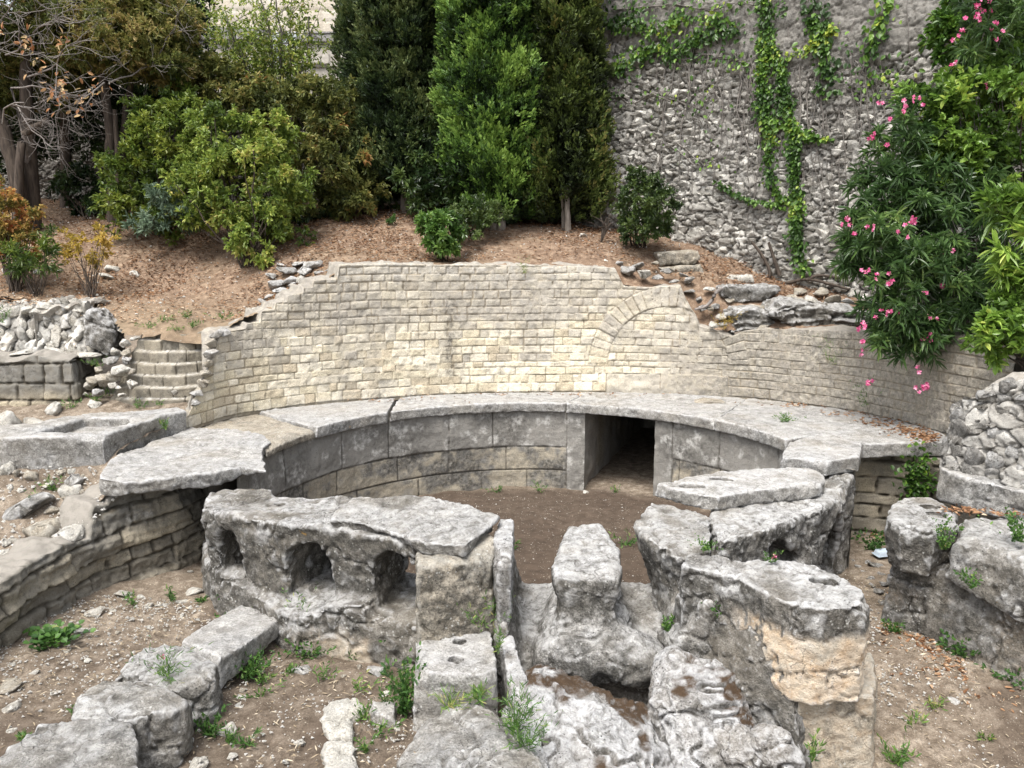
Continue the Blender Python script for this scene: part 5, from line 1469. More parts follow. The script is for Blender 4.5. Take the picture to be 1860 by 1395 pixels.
L_IVY = leaf_mat('creeper_leaf', [(.0, (.025, .06, .012)), (.4, (.07, .15, .025)), (.75, (.16, .28, .04)), (1., (.36, .42, .06))], .35, .4, .4)
L_GRASS = leaf_mat('weed_leaf', [(.0, (.03, .075, .02)), (.5, (.08, .17, .035)), (.85, (.17, .27, .06)), (1., (.34, .32, .12))], .3)
PINK = leaf_mat('pink_petal', [(.0, (.55, .06, .20)), (.5, (.74, .17, .36)), (1., (.86, .48, .60))], .3, .5)
YELP = plain_mat('yellow_petal', (.7, .5, .02), (.8, .6, .05))

def tnt(i, ct, n, mean=.5, c=.35, v=.22, P=None, sc=.5):
    t = mean + c * (ct[i] - .5) + v * vr.normal(size=n) * .6
    if P is not None: t = t + .18 * fbm(P, sc, 2, 14)
    return np.clip(t, 0, 1)
def bush(name, label, cat, base, els, ncl, cr, ntw, nl, L, Wd, mat, mean=.5, spread=.8, stems=8, bark=BARKD, sr=.02, group=None, upb=.35, stem=.06, up=.6, part='foliage', c=.35, droop=.3):
    t = empty(name, base, label, cat, group)
    P, d, ct, C = bush_points(els, ncl, cr, ntw, upb)
    Q, D, l, w, i = sprays(P, d, ct, nl, L, Wd, spread, stem)
    leaves(part, Q, D, l, w, tnt(i, ct, len(Q), mean, c, P=Q), mat, t, up=up, droop=droop)
    base = np.array(base)
    lines = []
    for k in vr.permutation(len(C))[:stems]:
        b = base + np.array([vr.normal() * sr * 4, vr.normal() * sr * 4, -.05])
        lines.append((wob(b, C[k], 7, .05), [sr, sr * .3]))
    if lines: tubes('stem', lines, bark, t)
    return t
def E(px, py, Y, rpx, rpz, ry, w=None):
    """an ellipsoid of foliage centred on a photo point at the distance Y, radii given in photo pixels"""
    c = aty(px, py, Y)
    s = depth(Y, c[2]) / FPX
    r = (c, np.array([rpx * s, ry, rpz * s]))
    return r if w is None else (r[0], r[1], w)
def ground_at(px, py, zf=None):
    return onto(px, py, zf or zhill)

# ---- cypresses
def cypress(label, base, lobes, nsp, mat, mean, trunks, seed, name='cypress_tree'):
    """lobes: (x, y, z0, z1, radius) upright spindles of foliage made of rising sprays"""
    t = empty(name, base, label, 'tree')
    PP, DD, CT = [], [], []
    for (x, y, z0, z1, R) in lobes:
        k = int(nsp * 2.5 * R * (z1 - z0))
        u = vr.rand(k)
        th = vr.rand(k) * 2 * np.pi
        nc = max(1, k // 11)                       # sprays sit in tufts
        g = vr.randint(nc, size=k)
        u = np.clip(vr.rand(nc)[g] + .018 * vr.normal(size=k), 0, 1)
        th = (vr.rand(nc) * 2 * np.pi)[g] + .13 / R * vr.normal(size=k)
        z = z0 + (z1 - z0) * u
        pr = (np.minimum(1, (u + .05) / .10) ** .5) * (1 - .22 * u)
        q = np.stack([np.cos(th) * R, np.sin(th) * R, z], 1)
        lump = 1 + .34 * fbm(q * np.array([1, 1, .6]), .6, 2, seed) + .2 * fbm(q, .24, 2, seed + 2)
        core = np.where(vr.rand(k) < .22, .5, 1.0)
        rr_ = core * R * pr * lump * (1 - .34 * (vr.rand(nc) ** 2.2)[g]) + .04 * vr.normal(size=k)
        P = np.stack([x + np.cos(th) * rr_, y + np.sin(th) * rr_, z], 1)
        PP.append(P)
        DD.append(unit(np.stack([np.cos(th) * .6, np.sin(th) * .6, np.full(k, .8)], 1) + .38 * vr.normal(size=(k, 3))))
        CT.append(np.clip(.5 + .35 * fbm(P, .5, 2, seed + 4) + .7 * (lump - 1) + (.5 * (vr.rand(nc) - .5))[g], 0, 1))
    P, d, ct = np.concatenate(PP), np.concatenate(DD), np.concatenate(CT)
    nl = 13
    n = len(P) * nl
    i = np.repeat(np.arange(len(P)), nl)
    k = np.tile(np.arange(nl), len(P)) / (nl - 1.0)
    ln = (.10 + .12 * vr.rand(len(P)))[i]
    side = unit(vr.normal(size=(n, 3)))
    Q = P[i] + d[i] * (ln * (k - .3))[:, None] + side * (.035 * (1 - .7 * k))[:, None]
    D = unit(d[i] + .55 * side)
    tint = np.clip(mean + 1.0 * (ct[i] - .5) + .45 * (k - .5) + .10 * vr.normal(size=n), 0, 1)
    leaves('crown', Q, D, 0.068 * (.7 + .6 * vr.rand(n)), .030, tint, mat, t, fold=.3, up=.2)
    for q in trunks:
        tubes('trunk', [q], BARK, t, 8)
    return t
def tr(px0, py0, Y, wpx, ptop, z0=None):
    b = ground_at(px0, py0)
    s = depth(b[1], b[2]) / FPX
    top = aty(ptop[0], ptop[1], b[1] + .05)
    return (wob(b - np.array([0, 0, .15]), top, 8, .012), [wpx * .62 * s, wpx * .48 * s, wpx * .35 * s])
g1 = ground_at(740, 384)
def lobe(pxc, Y, pxw, pyb, ztop=8.0):
    c = aty(pxc, pyb, Y)
    s = depth(Y, c[2]) / FPX
    return (c[0], Y, c[2], ztop, pxw * s)
cypress('dark green wide cypress, leftmost of the cypresses, on a two-stemmed grey trunk', g1, [lobe(690, 16.2, 58, 355), lobe(755, 15.8, 88, 340), lobe(800, 16.6, 60, 360), lobe(672, 17.0, 46, 350), lobe(720, 15.5, 55, 320)], 520, L_CYD, .52,
        [tr(735, 384, 15.7, 13, (732, 310)), tr(746, 384, 15.7, 14, (748, 310))], 3)
cypress('bright green cypress in the middle of the row', ground_at(905, 418), [lobe(893, 14.7, 74, 402), lobe(850, 14.9, 42, 365), lobe(940, 14.9, 42, 392)], 600, L_CYB, .50,
        [tr(898, 416, 14.7, 14, (894, 345)), tr(912, 418, 14.7, 16, (906, 345)), tr(945, 392, 15.3, 10, (945, 330))], 13)
cypress('olive green cypress beside the tall stone wall, on a white trunk', ground_at(1033, 420), [lobe(1018, 14.9, 68, 398), lobe(1055, 14.8, 40, 360), lobe(980, 15.3, 50, 392)], 560, L_CYO, .50,
        [tr(1033, 420, 14.7, 11, (1030, 340)), tr(1024, 416, 14.8, 6, (1019, 340))], 23)

# ---- shrubs of the left bank
b = ground_at(455, 480)
bush('privet_shrub', 'big bright yellow-green shrub reaching down to the slope in front of the tall bushes', 'shrub', b,
     [E(450, 330, 13.6, 95, 90, .9), E(470, 430, 13.2, 48, 55, .6), E(400, 270, 13.9, 75, 60, .7), E(520, 370, 13.7, 60, 60, .6), E(360, 350, 13.8, 55, 60, .6), E(490, 260, 14.0, 60, 50, .6)], 230, .19, 17, 7, .085, .040, L_PRIV, .60, stems=26)
b = ground_at(300, 425)
bush('privet_shrub', 'mid green loose shrub left of the bright yellow-green one', 'shrub', b,
     [E(320, 255, 14.8, 75, 80, .9), E(250, 310, 14.6, 60, 65, .7), E(235, 370, 14.4, 40, 40, .5), E(330, 380, 14.3, 55, 50, .6), E(310, 200, 15.2, 50, 50, .6)], 140, .21, 15, 7, .095, .038, L_PRIVD, .62, stems=20)
b = ground_at(600, 395)
bush('photinia_shrub', 'olive and rusty tall shrub between the yellow-green shrub and the dark cypress', 'shrub', b,
     [E(605, 215, 15.4, 60, 75, .9), E(610, 300, 15.0, 70, 80, .8), E(560, 230, 15.2, 60, 70, .7), E(640, 350, 14.9, 45, 45, .5), E(560, 360, 14.7, 50, 35, .5)], 190, .21, 15, 7, .10, .040, L_OLIV, .52, stems=24)
b = ground_at(430, 400) + np.array([0, 1.6, 0])
bush('photinia_shrub', 'tall yellowish shrub behind the bright yellow-green one, under the white gate', 'shrub', b,
     [E(395, 165, 16.2, 55, 52, .8), E(350, 130, 16.4, 35, 40, .5), E(460, 190, 16.0, 60, 50, .8), E(515, 205, 16.2, 55, 50, .8), E(350, 190, 16.2, 45, 50, .6)], 150, .23, 14, 7, .11, .044, L_OLIV, .55, stems=18)
b = ground_at(790, 378)
bush('laurel_shrub', 'dark glossy shrub between the trunks of the dark and the bright cypress', 'shrub', b,
     [E(790, 290, 15.0, 42, 65, .5), E(765, 340, 14.9, 40, 40, .5), E(830, 340, 15.0, 42, 40, .5)], 80, .18, 13, 7, .11, .045, L_DARK, .62, stems=12)
bush('laurel_shrub', 'dark undergrowth shrub in the shade behind the olive and rusty shrub', 'shrub', ground_at(690, 385),
     [E(690, 330, 15.9, 50, 60, .6), E(650, 360, 15.6, 50, 30, .5), E(560, 380, 15.2, 60, 25, .5)], 70, .2, 13, 6, .11, .045, L_DARK, .5, stems=10)
bush('laurel_shrub', 'dark low shrub against the old wall under the left trees', 'shrub', ground_at(155, 395),
     [E(155, 350, 16.6, 42, 45, .6), E(190, 370, 16.4, 30, 25, .4)], 50, .2, 13, 6, .11, .045, L_DARK, .35, stems=8)
bush('blue_green_shrub', 'blue-green feathery plant at the left foot of the bright yellow-green shrub', 'shrub', ground_at(305, 420),
     [E(300, 368, 13.7, 32, 26, .4), E(270, 405, 13.6, 36, 16, .4), E(330, 392, 13.7, 20, 18, .3)], 26, .14, 7, 9, .11, .032, L_BLUE, .6, stems=12, stem=.16, spread=1.0)
bush('blue_green_shrub', 'grey-green fine-leaved shrub behind the glossy bush, before the bright cypress', 'shrub', ground_at(862, 428),
     [E(865, 385, 13.7, 45, 24, .4), E(845, 415, 13.5, 32, 22, .4), E(905, 378, 13.8, 18, 10, .2)], 50, .12, 12, 10, .06, .024, L_DARK, .85, stems=14, stem=.10, sr=.012)
bush('glossy_shrub', 'small glossy light green shrub standing alone on the edge of the yellow wall', 'shrub', ground_at(803, 472),
     [E(800, 420, 12.85, 34, 30, .32), E(805, 450, 12.75, 24, 18, .25), E(775, 410, 12.9, 18, 12, .2)], 50, .11, 9, 9, .10, .040, L_GLOS, .55, stems=16, stem=.05, sr=.012, spread=.95)
bush('box_shrub', 'dense round dark green shrub against the pale tall wall', 'shrub', ground_at(1160, 445),
     [E(1172, 370, 13.55, 52, 52, .55), E(1160, 415, 13.45, 34, 28, .4), E(1205, 385, 13.6, 26, 34, .3), E(1165, 325, 13.6, 32, 16, .3)], 110, .13, 16, 8, .055, .026, L_DARK, .72, stems=18, stem=.07, sr=.014)
bush('small_weed', 'tiny green weed alone on the brown earth before the rusty shrub', 'plant', ground_at(710, 408), [E(711, 400, 14.6, 7, 10, .1)], 8, .06, 8, 6, .05, .012, L_GRASS, .4, stems=5, sr=.006)
bush('autumn_shrub', 'orange and red shrub at the left edge of the slope', 'shrub', ground_at(30, 530),
     [E(5, 400, 12.6, 55, 45, .5), E(30, 440, 12.5, 42, 30, .4), E(-10, 360, 12.7, 40, 25, .4), E(60, 390, 12.6, 14, 10, .2)], 80, .14, 13, 8, .060, .028, L_ORG, .45, stems=24, c=.7, sr=.012)
bush('autumn_shrub', 'thin pale yellow shrub on the slope beside the orange one', 'shrub', ground_at(165, 540),
     [E(160, 450, 12.5, 42, 30, .4), E(185, 430, 12.6, 20, 18, .3), E(125, 440, 12.6, 18, 16, .3)], 30, .13, 7, 6, .06, .026, L_YEL, .5, stems=24, sr=.008)
bush('green_shrub', 'loose green leafy plant at the foot of the orange shrub', 'shrub', ground_at(65, 535),
     [E(70, 465, 12.2, 48, 35, .4), E(30, 470, 12.2, 32, 30, .4), E(95, 440, 12.3, 22, 20, .3)], 30, .14, 7, 7, .11, .022, L_PRIVD, .5, stems=22, sr=.008, stem=.12)
# bare little sapling
b = ground_at(1092, 442)
t = empty('bare_sapling', b, 'small leafless dark sapling by the round dark shrub', 'sapling')
lines = []
for k in range(16):
    a0 = b + np.array([0, 0, .02])
    j = aty(1098 + vr.normal() * 3, 412, b[1])
    e_ = aty(1100 + vr.normal() * 24, 395 + vr.normal() * 12, b[1] + vr.normal() * .15)
    lines.append((np.vstack([wob(a0, j, 4, .04), wob(j, e_, 6, .06)[1:]]), [.012, .007, .002]))
tubes('twig', lines, BARKD, t)

# ---- slender tree with sparse leaves before the building
b = ground_at(500, 400) + np.array([0, 2.2, 0])
t = empty('slender_tree', b, 'slender grey-stemmed tree with thin sparse foliage before the pale building', 'tree')
lines, tips = [], []
for (px, py, px1, py1, r0) in [(505, 200, 440, 100, .035), (508, 200, 470, -10, .04), (515, 210, 500, -20, .04), (500, 200, 410, 20, .03), (512, 180, 530, -10, .03), (515, 190, 560, 30, .028), (505, 160, 395, 60, .02), (520, 150, 545, 90, .02)]:
    a0, e_ = aty(px, py + 60, 17.6), aty(px1, py1, 17.6 + vr.normal() * .5)
    ln = wob(a0, e_, 9, .03)
    lines.append((np.vstack([b[None] + vr.normal(size=(1, 3)) * .05, ln]), [r0, r0 * .9, r0 * .3]))
    for q in range(16):
        u = .35 + .65 * vr.rand()
        p0 = ln[int(u * 8)]
        p1 = p0 + unit(vr.normal(size=3) + np.array([0, -.2, .5])) * (.35 + .5 * vr.rand())
        lines.append((wob(p0, p1, 5, .05), [.010, .003]))
        tips.append(p1)
        tips.append((p0 + p1) / 2)
tubes('trunk', lines, TWIG, t)
tips = np.array(tips)
dd = unit(vr.normal(size=tips.shape))
P = np.repeat(tips, 8, 0) + vr.normal(size=(len(tips) * 8, 3)) * .16
Q, D, l, w, i = sprays(P, unit(vr.normal(size=P.shape)), vr.rand(len(P)), 5, .085, .034, 1.0)
leaves('foliage', Q, D, l, w, np.clip(vr.normal(.62, .2, len(Q)), 0, 1), L_PRIV, t)

# ---- the big trees on the left: dark trunks, spreading crown, bare twigs
def limb_tree(label, base, trunk_lines, els, ncl, cr, ntw, nl, L, Wd, mat, mean, extra=None, name='spreading_tree', bark=BARKD, upb=.3):
    t = empty(name, base, label, 'tree')
    P, d, ct, C = bush_points(els, ncl, cr, ntw, upb)
    Q, D, l, w, i = sprays(P, d, ct, nl, L, Wd, .8, .08)
    leaves('crown', Q, D, l, w, tnt(i, ct, len(Q), mean, .4, P=Q), mat, t, droop=.3)
    lines = list(trunk_lines)
    ends = [np.asarray(x[0][-1]) for x in trunk_lines]
    for k in vr.permutation(len(C))[:60]:
        e0 = ends[int(np.argmin([np.linalg.norm(C[k] - q) for q in ends]))]
        lines.append((wob(e0, C[k], 8, .05, .1), [.045, .008]))
    tubes('trunk', lines, bark, t, 7)
    return t
def tl(pts, Y, w0, w1):
    s = depth(Y, 3) / FPX
    P = np.array([aty(px, py, Y) for px, py in pts])
    P[0, 2] = zhill(P[0, 0], P[0, 1]) - .1
    tt = np.linspace(0, len(pts) - 1, 14)
    P = np.stack([np.interp(tt, np.arange(len(pts)), P[:, k]) for k in range(3)], 1)
    return (P + vr.normal(size=P.shape) * .008, [w0 * s * .5, w1 * s * .5])
limb_tree('dark-trunked tree with a wide yellowish crown, second from the left', ground_at(210, 400),
          [tl([(205, 400), (203, 300), (198, 215), (185, 130)], 15.4, 22, 14), tl([(222, 400), (222, 280), (228, 190), (250, 110)], 15.6, 14, 9), tl([(214, 402), (215, 300), (210, 200)], 15.2, 12, 8)],
          [E(255, 85, 15.2, 75, 60, 1.0), E(165, 60, 15.4, 70, 55, .9), E(300, 40, 15.8, 60, 45, .9), E(225, 10, 15.6, 90, 45, 1.0), E(110, 20, 15.6, 60, 40, .8), E(280, 110, 15.2, 60, 30, .7), E(180, 95, 15.1, 70, 22, .7)], 560, .22, 18, 7, .085, .030, L_CAN, .60)
limb_tree('leaning dark-trunked tree at the left edge, crown mostly dead', ground_at(30, 390),
          [tl([(45, 400), (25, 300), (5, 230), (-30, 160)], 15.0, 30, 22), tl([(60, 392), (52, 250), (45, 150), (50, 60)], 15.3, 26, 18), tl([(5, 225), (40, 245), (90, 215)], 14.8, 18, 10)],
          [E(40, 20, 15.2, 80, 50, .9), E(-40, 70, 15.2, 60, 80, .9), E(60, 90, 15.8, 60, 50, .8), E(10, 150, 16.2, 60, 60, .7), E(90, 130, 16.0, 60, 50, .7)], 360, .24, 16, 7, .085, .030, L_CAN, .45)
limb_tree('dark evergreen behind the left trees, reaching out of the photo', ground_at(120, 392) + np.array([0, 1.3, 0]),
          [tl([(120, 390), (118, 200), (115, 40)], 17.2, 20, 14)],
          [E(315, 70, 17.0, 45, 100, .9), E(120, 120, 17.8, 120, 90, 1.0), E(240, 140, 17.6, 80, 70, .9), E(20, 150, 17.6, 80, 100, .9), E(325, 20, 17.2, 35, 60, .7), E(180, -30, 17.6, 200, 60, 1.0), E(60, 220, 17.9, 90, 60, .8), E(180, 230, 17.9, 90, 60, .8), E(-60, 200, 17.5, 80, 120, .8), E(275, 250, 17.5, 60, 90, .8)], 520, .30, 14, 6, .13, .05, L_DARK, .42, name='evergreen_tree')
# bare grey twigs with a few dry leaves
t = empty('bare_tree', ground_at(60, 392), 'tangle of bare grey twigs with a few dry orange leaves at upper left', 'tree')
lines, tips = [], []
def grow(p, d, ln, r, lev):
    k = 5
    pts = [p]
    for _ in range(k):
        d = unit(d + vr.normal(size=3) * .22 + np.array([0, 0, .05 if lev < 2 else -.03]))
        pts.append(pts[-1] + d * ln / k)
    lines.append((np.array(pts), [r, r * .6]))
    if lev >= 4:
        tips.append(pts[-1])
        return
    for _ in range(3 if lev < 3 else 2):
        j = pts[2 + vr.randint(4)]
        grow(j, unit(d * .7 + vr.normal(size=3) * np.array([.8, .4, .65])), ln * (.62 + .2 * vr.rand()), r * .6, lev + 1)
st = ground_at(60, 392)
for (px, py, px1, py1) in [(5, 225, 70, 190), (20, 160, 110, 150), (50, 140, 180, 120), (10, 100, 60, 60), (200, 150, 290, 120), (190, 150, 130, 190), (60, 60, 130, 30), (0, 40, 60, 20), (30, 190, 60, 240)]:
    a0, e_ = aty(px, py, 14.6), aty(px1, py1, 14.3)
    grow(a0, unit(e_ - a0), np.linalg.norm(e_ - a0) * .9, .018, 0)
tubes('twig', [(np.array([st, aty(45, 250, 14.8), aty(20, 160, 14.6)]), [.09, .05, .02])] + lines, TWIG, t, 4)
P = []
for (px, py, s_) in [(115, 155, 16), (95, 165, 12), (150, 190, 10), (45, 75, 14), (75, 115, 8), (5, 55, 8), (165, 165, 6), (105, 195, 6), (110, 80, 10), (170, 150, 8)]:
    for _ in range(int(s_)):
        P.append(aty(px + vr.normal() * 10, py + vr.normal() * 12, 14.2 + vr.normal() * .1))
P = np.array(P)
o = leaves('dry_leaf_cluster', P, unit(vr.normal(size=P.shape) + np.array([0, 0, -.8])), .12, .05, vr.rand(len(P)), L_DRYO, t)
tag(o, kind='stuff')

# ---- oleander and laurels on the right
def flowers(parent, pts, Y0, mat, r=.05):
    for (px, py, n, s_) in pts:
        c = aty(px, py, Y0(px, py))
        P, D, T = [], [], []
        for k in range(n):
            q = c + vr.normal(size=3) * np.array([1, .5, 1]) * s_
            ax = unit(np.array([vr.normal() * .5, -1, .2 + vr.normal() * .4]))
            a1 = unit(np.cross(ax, [0, 0, 1.0]))
            a2 = np.cross(ax, a1)
            tt = vr.rand()
            for m_ in range(5):
                th = m_ * 1.2566 + tt
                P.append(q)
                D.append(a1 * math.cos(th) + a2 * math.sin(th) + ax * .35)
                T.append(np.clip(.45 + vr.normal() * .25, 0, 1))
        leaves('flower_cluster', np.array(P), np.array(D), r, r * .85, np.array(T), mat, parent, fold=.12, up=.1)
def Yol(px, py): return 9.6 if py > 450 else 9.8
ob = np.array([6.3, 10.6, 1.2])
t = bush('oleander', 'oleander with long dark leaves and pink flowers hanging over the right end of the wall', 'shrub', ob,
     [E(1640, 420, 10.0, 100, 75, .6), E(1700, 530, 9.6, 105, 80, .5), E(1590, 440, 10.1, 60, 50, .4), E(1640, 570, 9.7, 55, 65, .35), E(1720, 330, 10.3, 110, 80, .6), E(1640, 250, 10.5, 45, 50, .4), E(1800, 480, 9.8, 70, 100, .6), E(1600, 350, 10.4, 50, 50, .4),
      E(1670, 640, 9.5, 32, 30, .2), E(1610, 610, 9.7, 30, 40, .2), E(1810, 60, 10.2, 60, 90, .5), E(1770, 590, 9.6, 50, 35, .3), E(1545, 470, 10.2, 30, 18, .2), E(1660, 200, 10.6, 30, 25, .25)], 330, .17, 6, 11, .155, .027, L_OLEA, .45, stems=60, bark=TWIG, sr=.014, stem=.10, spread=1.05, up=.55, droop=.6)
flowers(t, [(1540, 405, 4, .035), (1548, 424, 2, .02), (1580, 412, 3, .03), (1642, 410, 5, .05), (1658, 400, 3, .03), (1570, 495, 3, .03), (1606, 505, 7, .05), (1730, 463, 3, .04), (1678, 528, 2, .03), (1712, 522, 3, .03), (1614, 571, 5, .05), (1634, 564, 2, .02),
             (1667, 580, 2, .03), (1690, 580, 3, .03), (1682, 608, 4, .04), (1568, 595, 5, .045), (1567, 620, 2, .025), (1577, 696, 3, .03), (1674, 704, 4, .03), (1688, 708, 4, .035), (1667, 668, 2, .02), (1565, 644, 2, .02),
             (1585, 250, 4, .04), (1604, 195, 2, .025), (1640, 190, 3, .03), (1667, 182, 4, .04), (1617, 215, 2, .025), (1612, 263, 2, .02), (1638, 205, 2, .02), (1776, 8, 5, .05), (1795, 5, 5, .05), (1768, 28, 4, .04), (1808, 43, 3, .03), (1813, 66, 4, .04), (1738, 70, 2, .03), (1796, 160, 4, .04), (1730, 118, 2, .02), (1747, 55, 2, .03)],
        lambda px, py: (9.35 if py > 380 else 9.9), PINK, .034)
P = np.array([aty(1680 + vr.normal() * 40, 520 + vr.normal() * 60, 9.4) for _ in range(8)])
bush('laurel_shrub', 'yellow-green broad-leaved bush behind the oleander at upper right', 'shrub', np.array([6.8, 10.6, 1.3]),
     [E(1790, 230, 10.4, 110, 110, .8), E(1720, 330, 10.5, 80, 80, .6), E(1690, 185, 10.8, 45, 40, .5), E(1840, 330, 10.2, 60, 90, .6), E(1840, 130, 10.6, 60, 60, .6)], 230, .18, 12, 7, .095, .046, L_LAUR, .44, stems=30, c=.75)
bush('laurel_shrub', 'bright green long-leaved branch at the right edge of the photo', 'shrub', np.array([6.4, 8.6, .95]),
     [E(1850, 380, 8.3, 50, 28, .3), E(1858, 470, 8.2, 40, 45, .3), E(1795, 380, 8.5, 25, 12, .15)], 22, .14, 5, 10, .17, .036, L_LAUR, .55, stems=20, stem=.12, sr=.012, spread=.95)
bush('laurel_shrub', 'bright green rounded-leaved laurel above the grey rubble wall stub', 'shrub', np.array([5.9, 8.5, .9]),
     [E(1835, 605, 8.2, 50, 40, .3), E(1800, 625, 8.3, 22, 22, .2), E(1860, 560, 8.3, 40, 45, .3), E(1780, 600, 8.4, 14, 12, .12)], 60, .12, 6, 9, .095, .048, L_LAUR, .50, stems=24, stem=.07, sr=.012)
bush('creeper_bush', 'dark green leafy creeper mass at the top right of the tall wall', 'climbing plant', np.array([8.0, 11.0, 2.0]),
     [E(1770, 60, 11.3, 60, 90, .5), E(1730, 40, 11.5, 28, 45, .3), E(1840, 0, 11.2, 60, 60, .5)], 110, .16, 12, 6, .09, .055, L_IVY, .38, stems=12)

# ---- creepers on the tall wall
def onwall(px, py, off=.06):
    s_, z = TWP.hit(px, py)
    p, n = TWP.pos(np.array([s_]))[0], TWP.nrm(np.array([s_]))[0]
    return np.array([p[0] + n[0] * off, p[1] + n[1] * off, z]), np.array([n[0], n[1], 0])
def creeper(label, pts, wid, dens, mean, L=.085, group=None, runs=2):
    """leafy strand: photo points along the wall, half width in photo pixels"""
    b, n0 = onwall(*pts[-1][:2])
    t = empty('wall_creeper', b, label, 'climbing plant', group)
    lines, P, Nn, T = [], [], [], []
    for r in range(runs):
        ln = []
        for (px, py) in pts:
            ln.append(onwall(px + vr.normal() * wid * .3, py, .05)[0])
        q = np.array(ln)
        tt = np.linspace(0, len(q) - 1, len(q) * 5)
        q = np.stack([np.interp(tt, np.arange(len(q)), q[:, k]) for k in range(3)], 1) + vr.normal(size=(len(tt), 3)) * .012
        lines.append((q, [.012, .006]))
    tubes('stem', lines, VINE, t, 4)
    for (a, c) in zip(pts[:-1], pts[1:]):
        ln_ = math.hypot(c[0] - a[0], c[1] - a[1])
        py0 = a[1]
        pat = fbm(np.array([[a[0] * .02, a[1] * .02, 3.0]]), 1.0, 2, 7)[0]
        for k in range(int(ln_ * dens * (.75 + .5 * pat))):
            u = vr.rand()
            ww = wid * (.45 + .9 * abs(math.sin(py0 * .07 + u * 2.6)))
            px, py = a[0] + (c[0] - a[0]) * u + vr.normal() * ww * .6, a[1] + (c[1] - a[1]) * u + vr.normal() * ww * .5
            h = onwall(px, py, .05 + .10 * vr.rand())
            P.append(h[0]); Nn.append(h[1]); T.append(mean - .10 + .22 * vr.normal() + .22 * math.sin(py * .045 + px * .02))
    P, Nn = np.array(P), np.array(Nn)
    D = unit(Nn * .35 + np.array([0, 0, -.75]) + vr.normal(size=P.shape) * .45)
    n = len(P)
    # leaf blades face out from the wall
    Lk = L * (.6 + .7 * vr.rand(n))
    S = unit(np.cross(D, unit(Nn + .35 * vr.normal(size=P.shape))))
    Wd = Lk * .62
    f = np.cross(S, D) * (Wd * .12)[:, None]
    a = P
    V = np.stack([a, P + D * (Lk * .33)[:, None] + S * (Wd * .5)[:, None] + f, P + D * (Lk * .7)[:, None] + S * (Wd * .36)[:, None] + f, P + D * Lk[:, None],
                  P + D * (Lk * .7)[:, None] - S * (Wd * .36)[:, None] + f, P + D * (Lk * .33)[:, None] - S * (Wd * .5)[:, None] + f], 1).reshape(-1, 3)
    i = (np.arange(n) * 6)[:, None]
    mobj('foliage', V, [np.concatenate([i + np.array([[0, 1, 2, 3]]), i + np.array([[0, 3, 4, 5]])])], L_IVY, t, {'tint': np.repeat(np.clip(T, 0, 1), 6)}, smooth=False)
    return t
creeper('long bright creeper strand hanging on the tall wall, left of its twin', [(1396, -5), (1395, 60), (1388, 130), (1390, 200), (1400, 250), (1398, 310), (1412, 345), (1425, 370)], 11, 5.4, .50, .075)
creeper('long green creeper strand running down the tall wall to the slope, right of its twin', [(1405, 85), (1422, 130), (1430, 200), (1444, 235), (1446, 300), (1450, 380), (1447, 420), (1455, 470), (1462, 495)], 11, 5.0, .42, .075)
creeper('leafy creeper patch across the dark upper wall beside the olive cypress', [(1105, 45), (1150, 40), (1195, 60), (1235, 35), (1290, 30), (1330, 50)], 17, 2.6, .42, .095)
creeper('leafy creeper band slanting down the upper wall to the cypress', [(1340, 60), (1300, 55), (1260, 75), (1225, 100), (1190, 85), (1150, 110), (1110, 130)], 17, 2.6, .42, .095)
creeper('short creeper cluster at mid height beside the two long strands', [(1480, 0), (1485, 40), (1492, 80), (1500, 110), (1508, 140), (1500, 170)], 20, 3.0, .32, .10)
creeper('thin creeper spray reaching right from the long strands', [(1405, 220), (1430, 225), (1450, 240), (1490, 250), (1515, 255)], 8, 3.0, .45, .09)
creeper('thin creeper spray at the foot of the long strands reaching left', [(1310, 332), (1335, 350), (1365, 365), (1400, 370), (1430, 378)], 5, 2.2, .4, .07)
creeper('creeper leaves at the top of the wall, left of the pink flowers', [(1610, 0), (1615, 20), (1600, 40), (1590, 75), (1580, 100)], 14, 1.6, .55, .11)
creeper('loose yellowish creeper sprig below the short cluster', [(1500, 60), (1520, 50), (1470, 90), (1440, 100)], 8, 1.6, .75, .08)
creeper('faint scattered creeper along the top of the dark upper wall', [(1110, 20), (1170, 15), (1240, 10), (1300, 20), (1350, 5), (1420, 15)], 26, 1.0, .45, .085)
creeper('scattered creeper leaves on the dark upper wall between the slanting band and the long strands', [(1240, 110), (1290, 100), (1330, 110), (1370, 120)], 22, .9, .5, .08)
creeper('sparse creeper leaves over the pale rubble beside the olive cypress', [(1110, 160), (1150, 190), (1200, 170), (1260, 200), (1300, 160)], 30, .5, .55, .075)
creeper('sparse creeper leaves over the bare vines right of the short cluster', [(1540, 60), (1560, 120), (1590, 160), (1640, 120)], 34, .7, .45, .085)
creeper('sparse low creeper leaves over the pale rubble left of the long strands', [(1230, 260), (1280, 300), (1320, 280)], 34, .35, .6, .07)
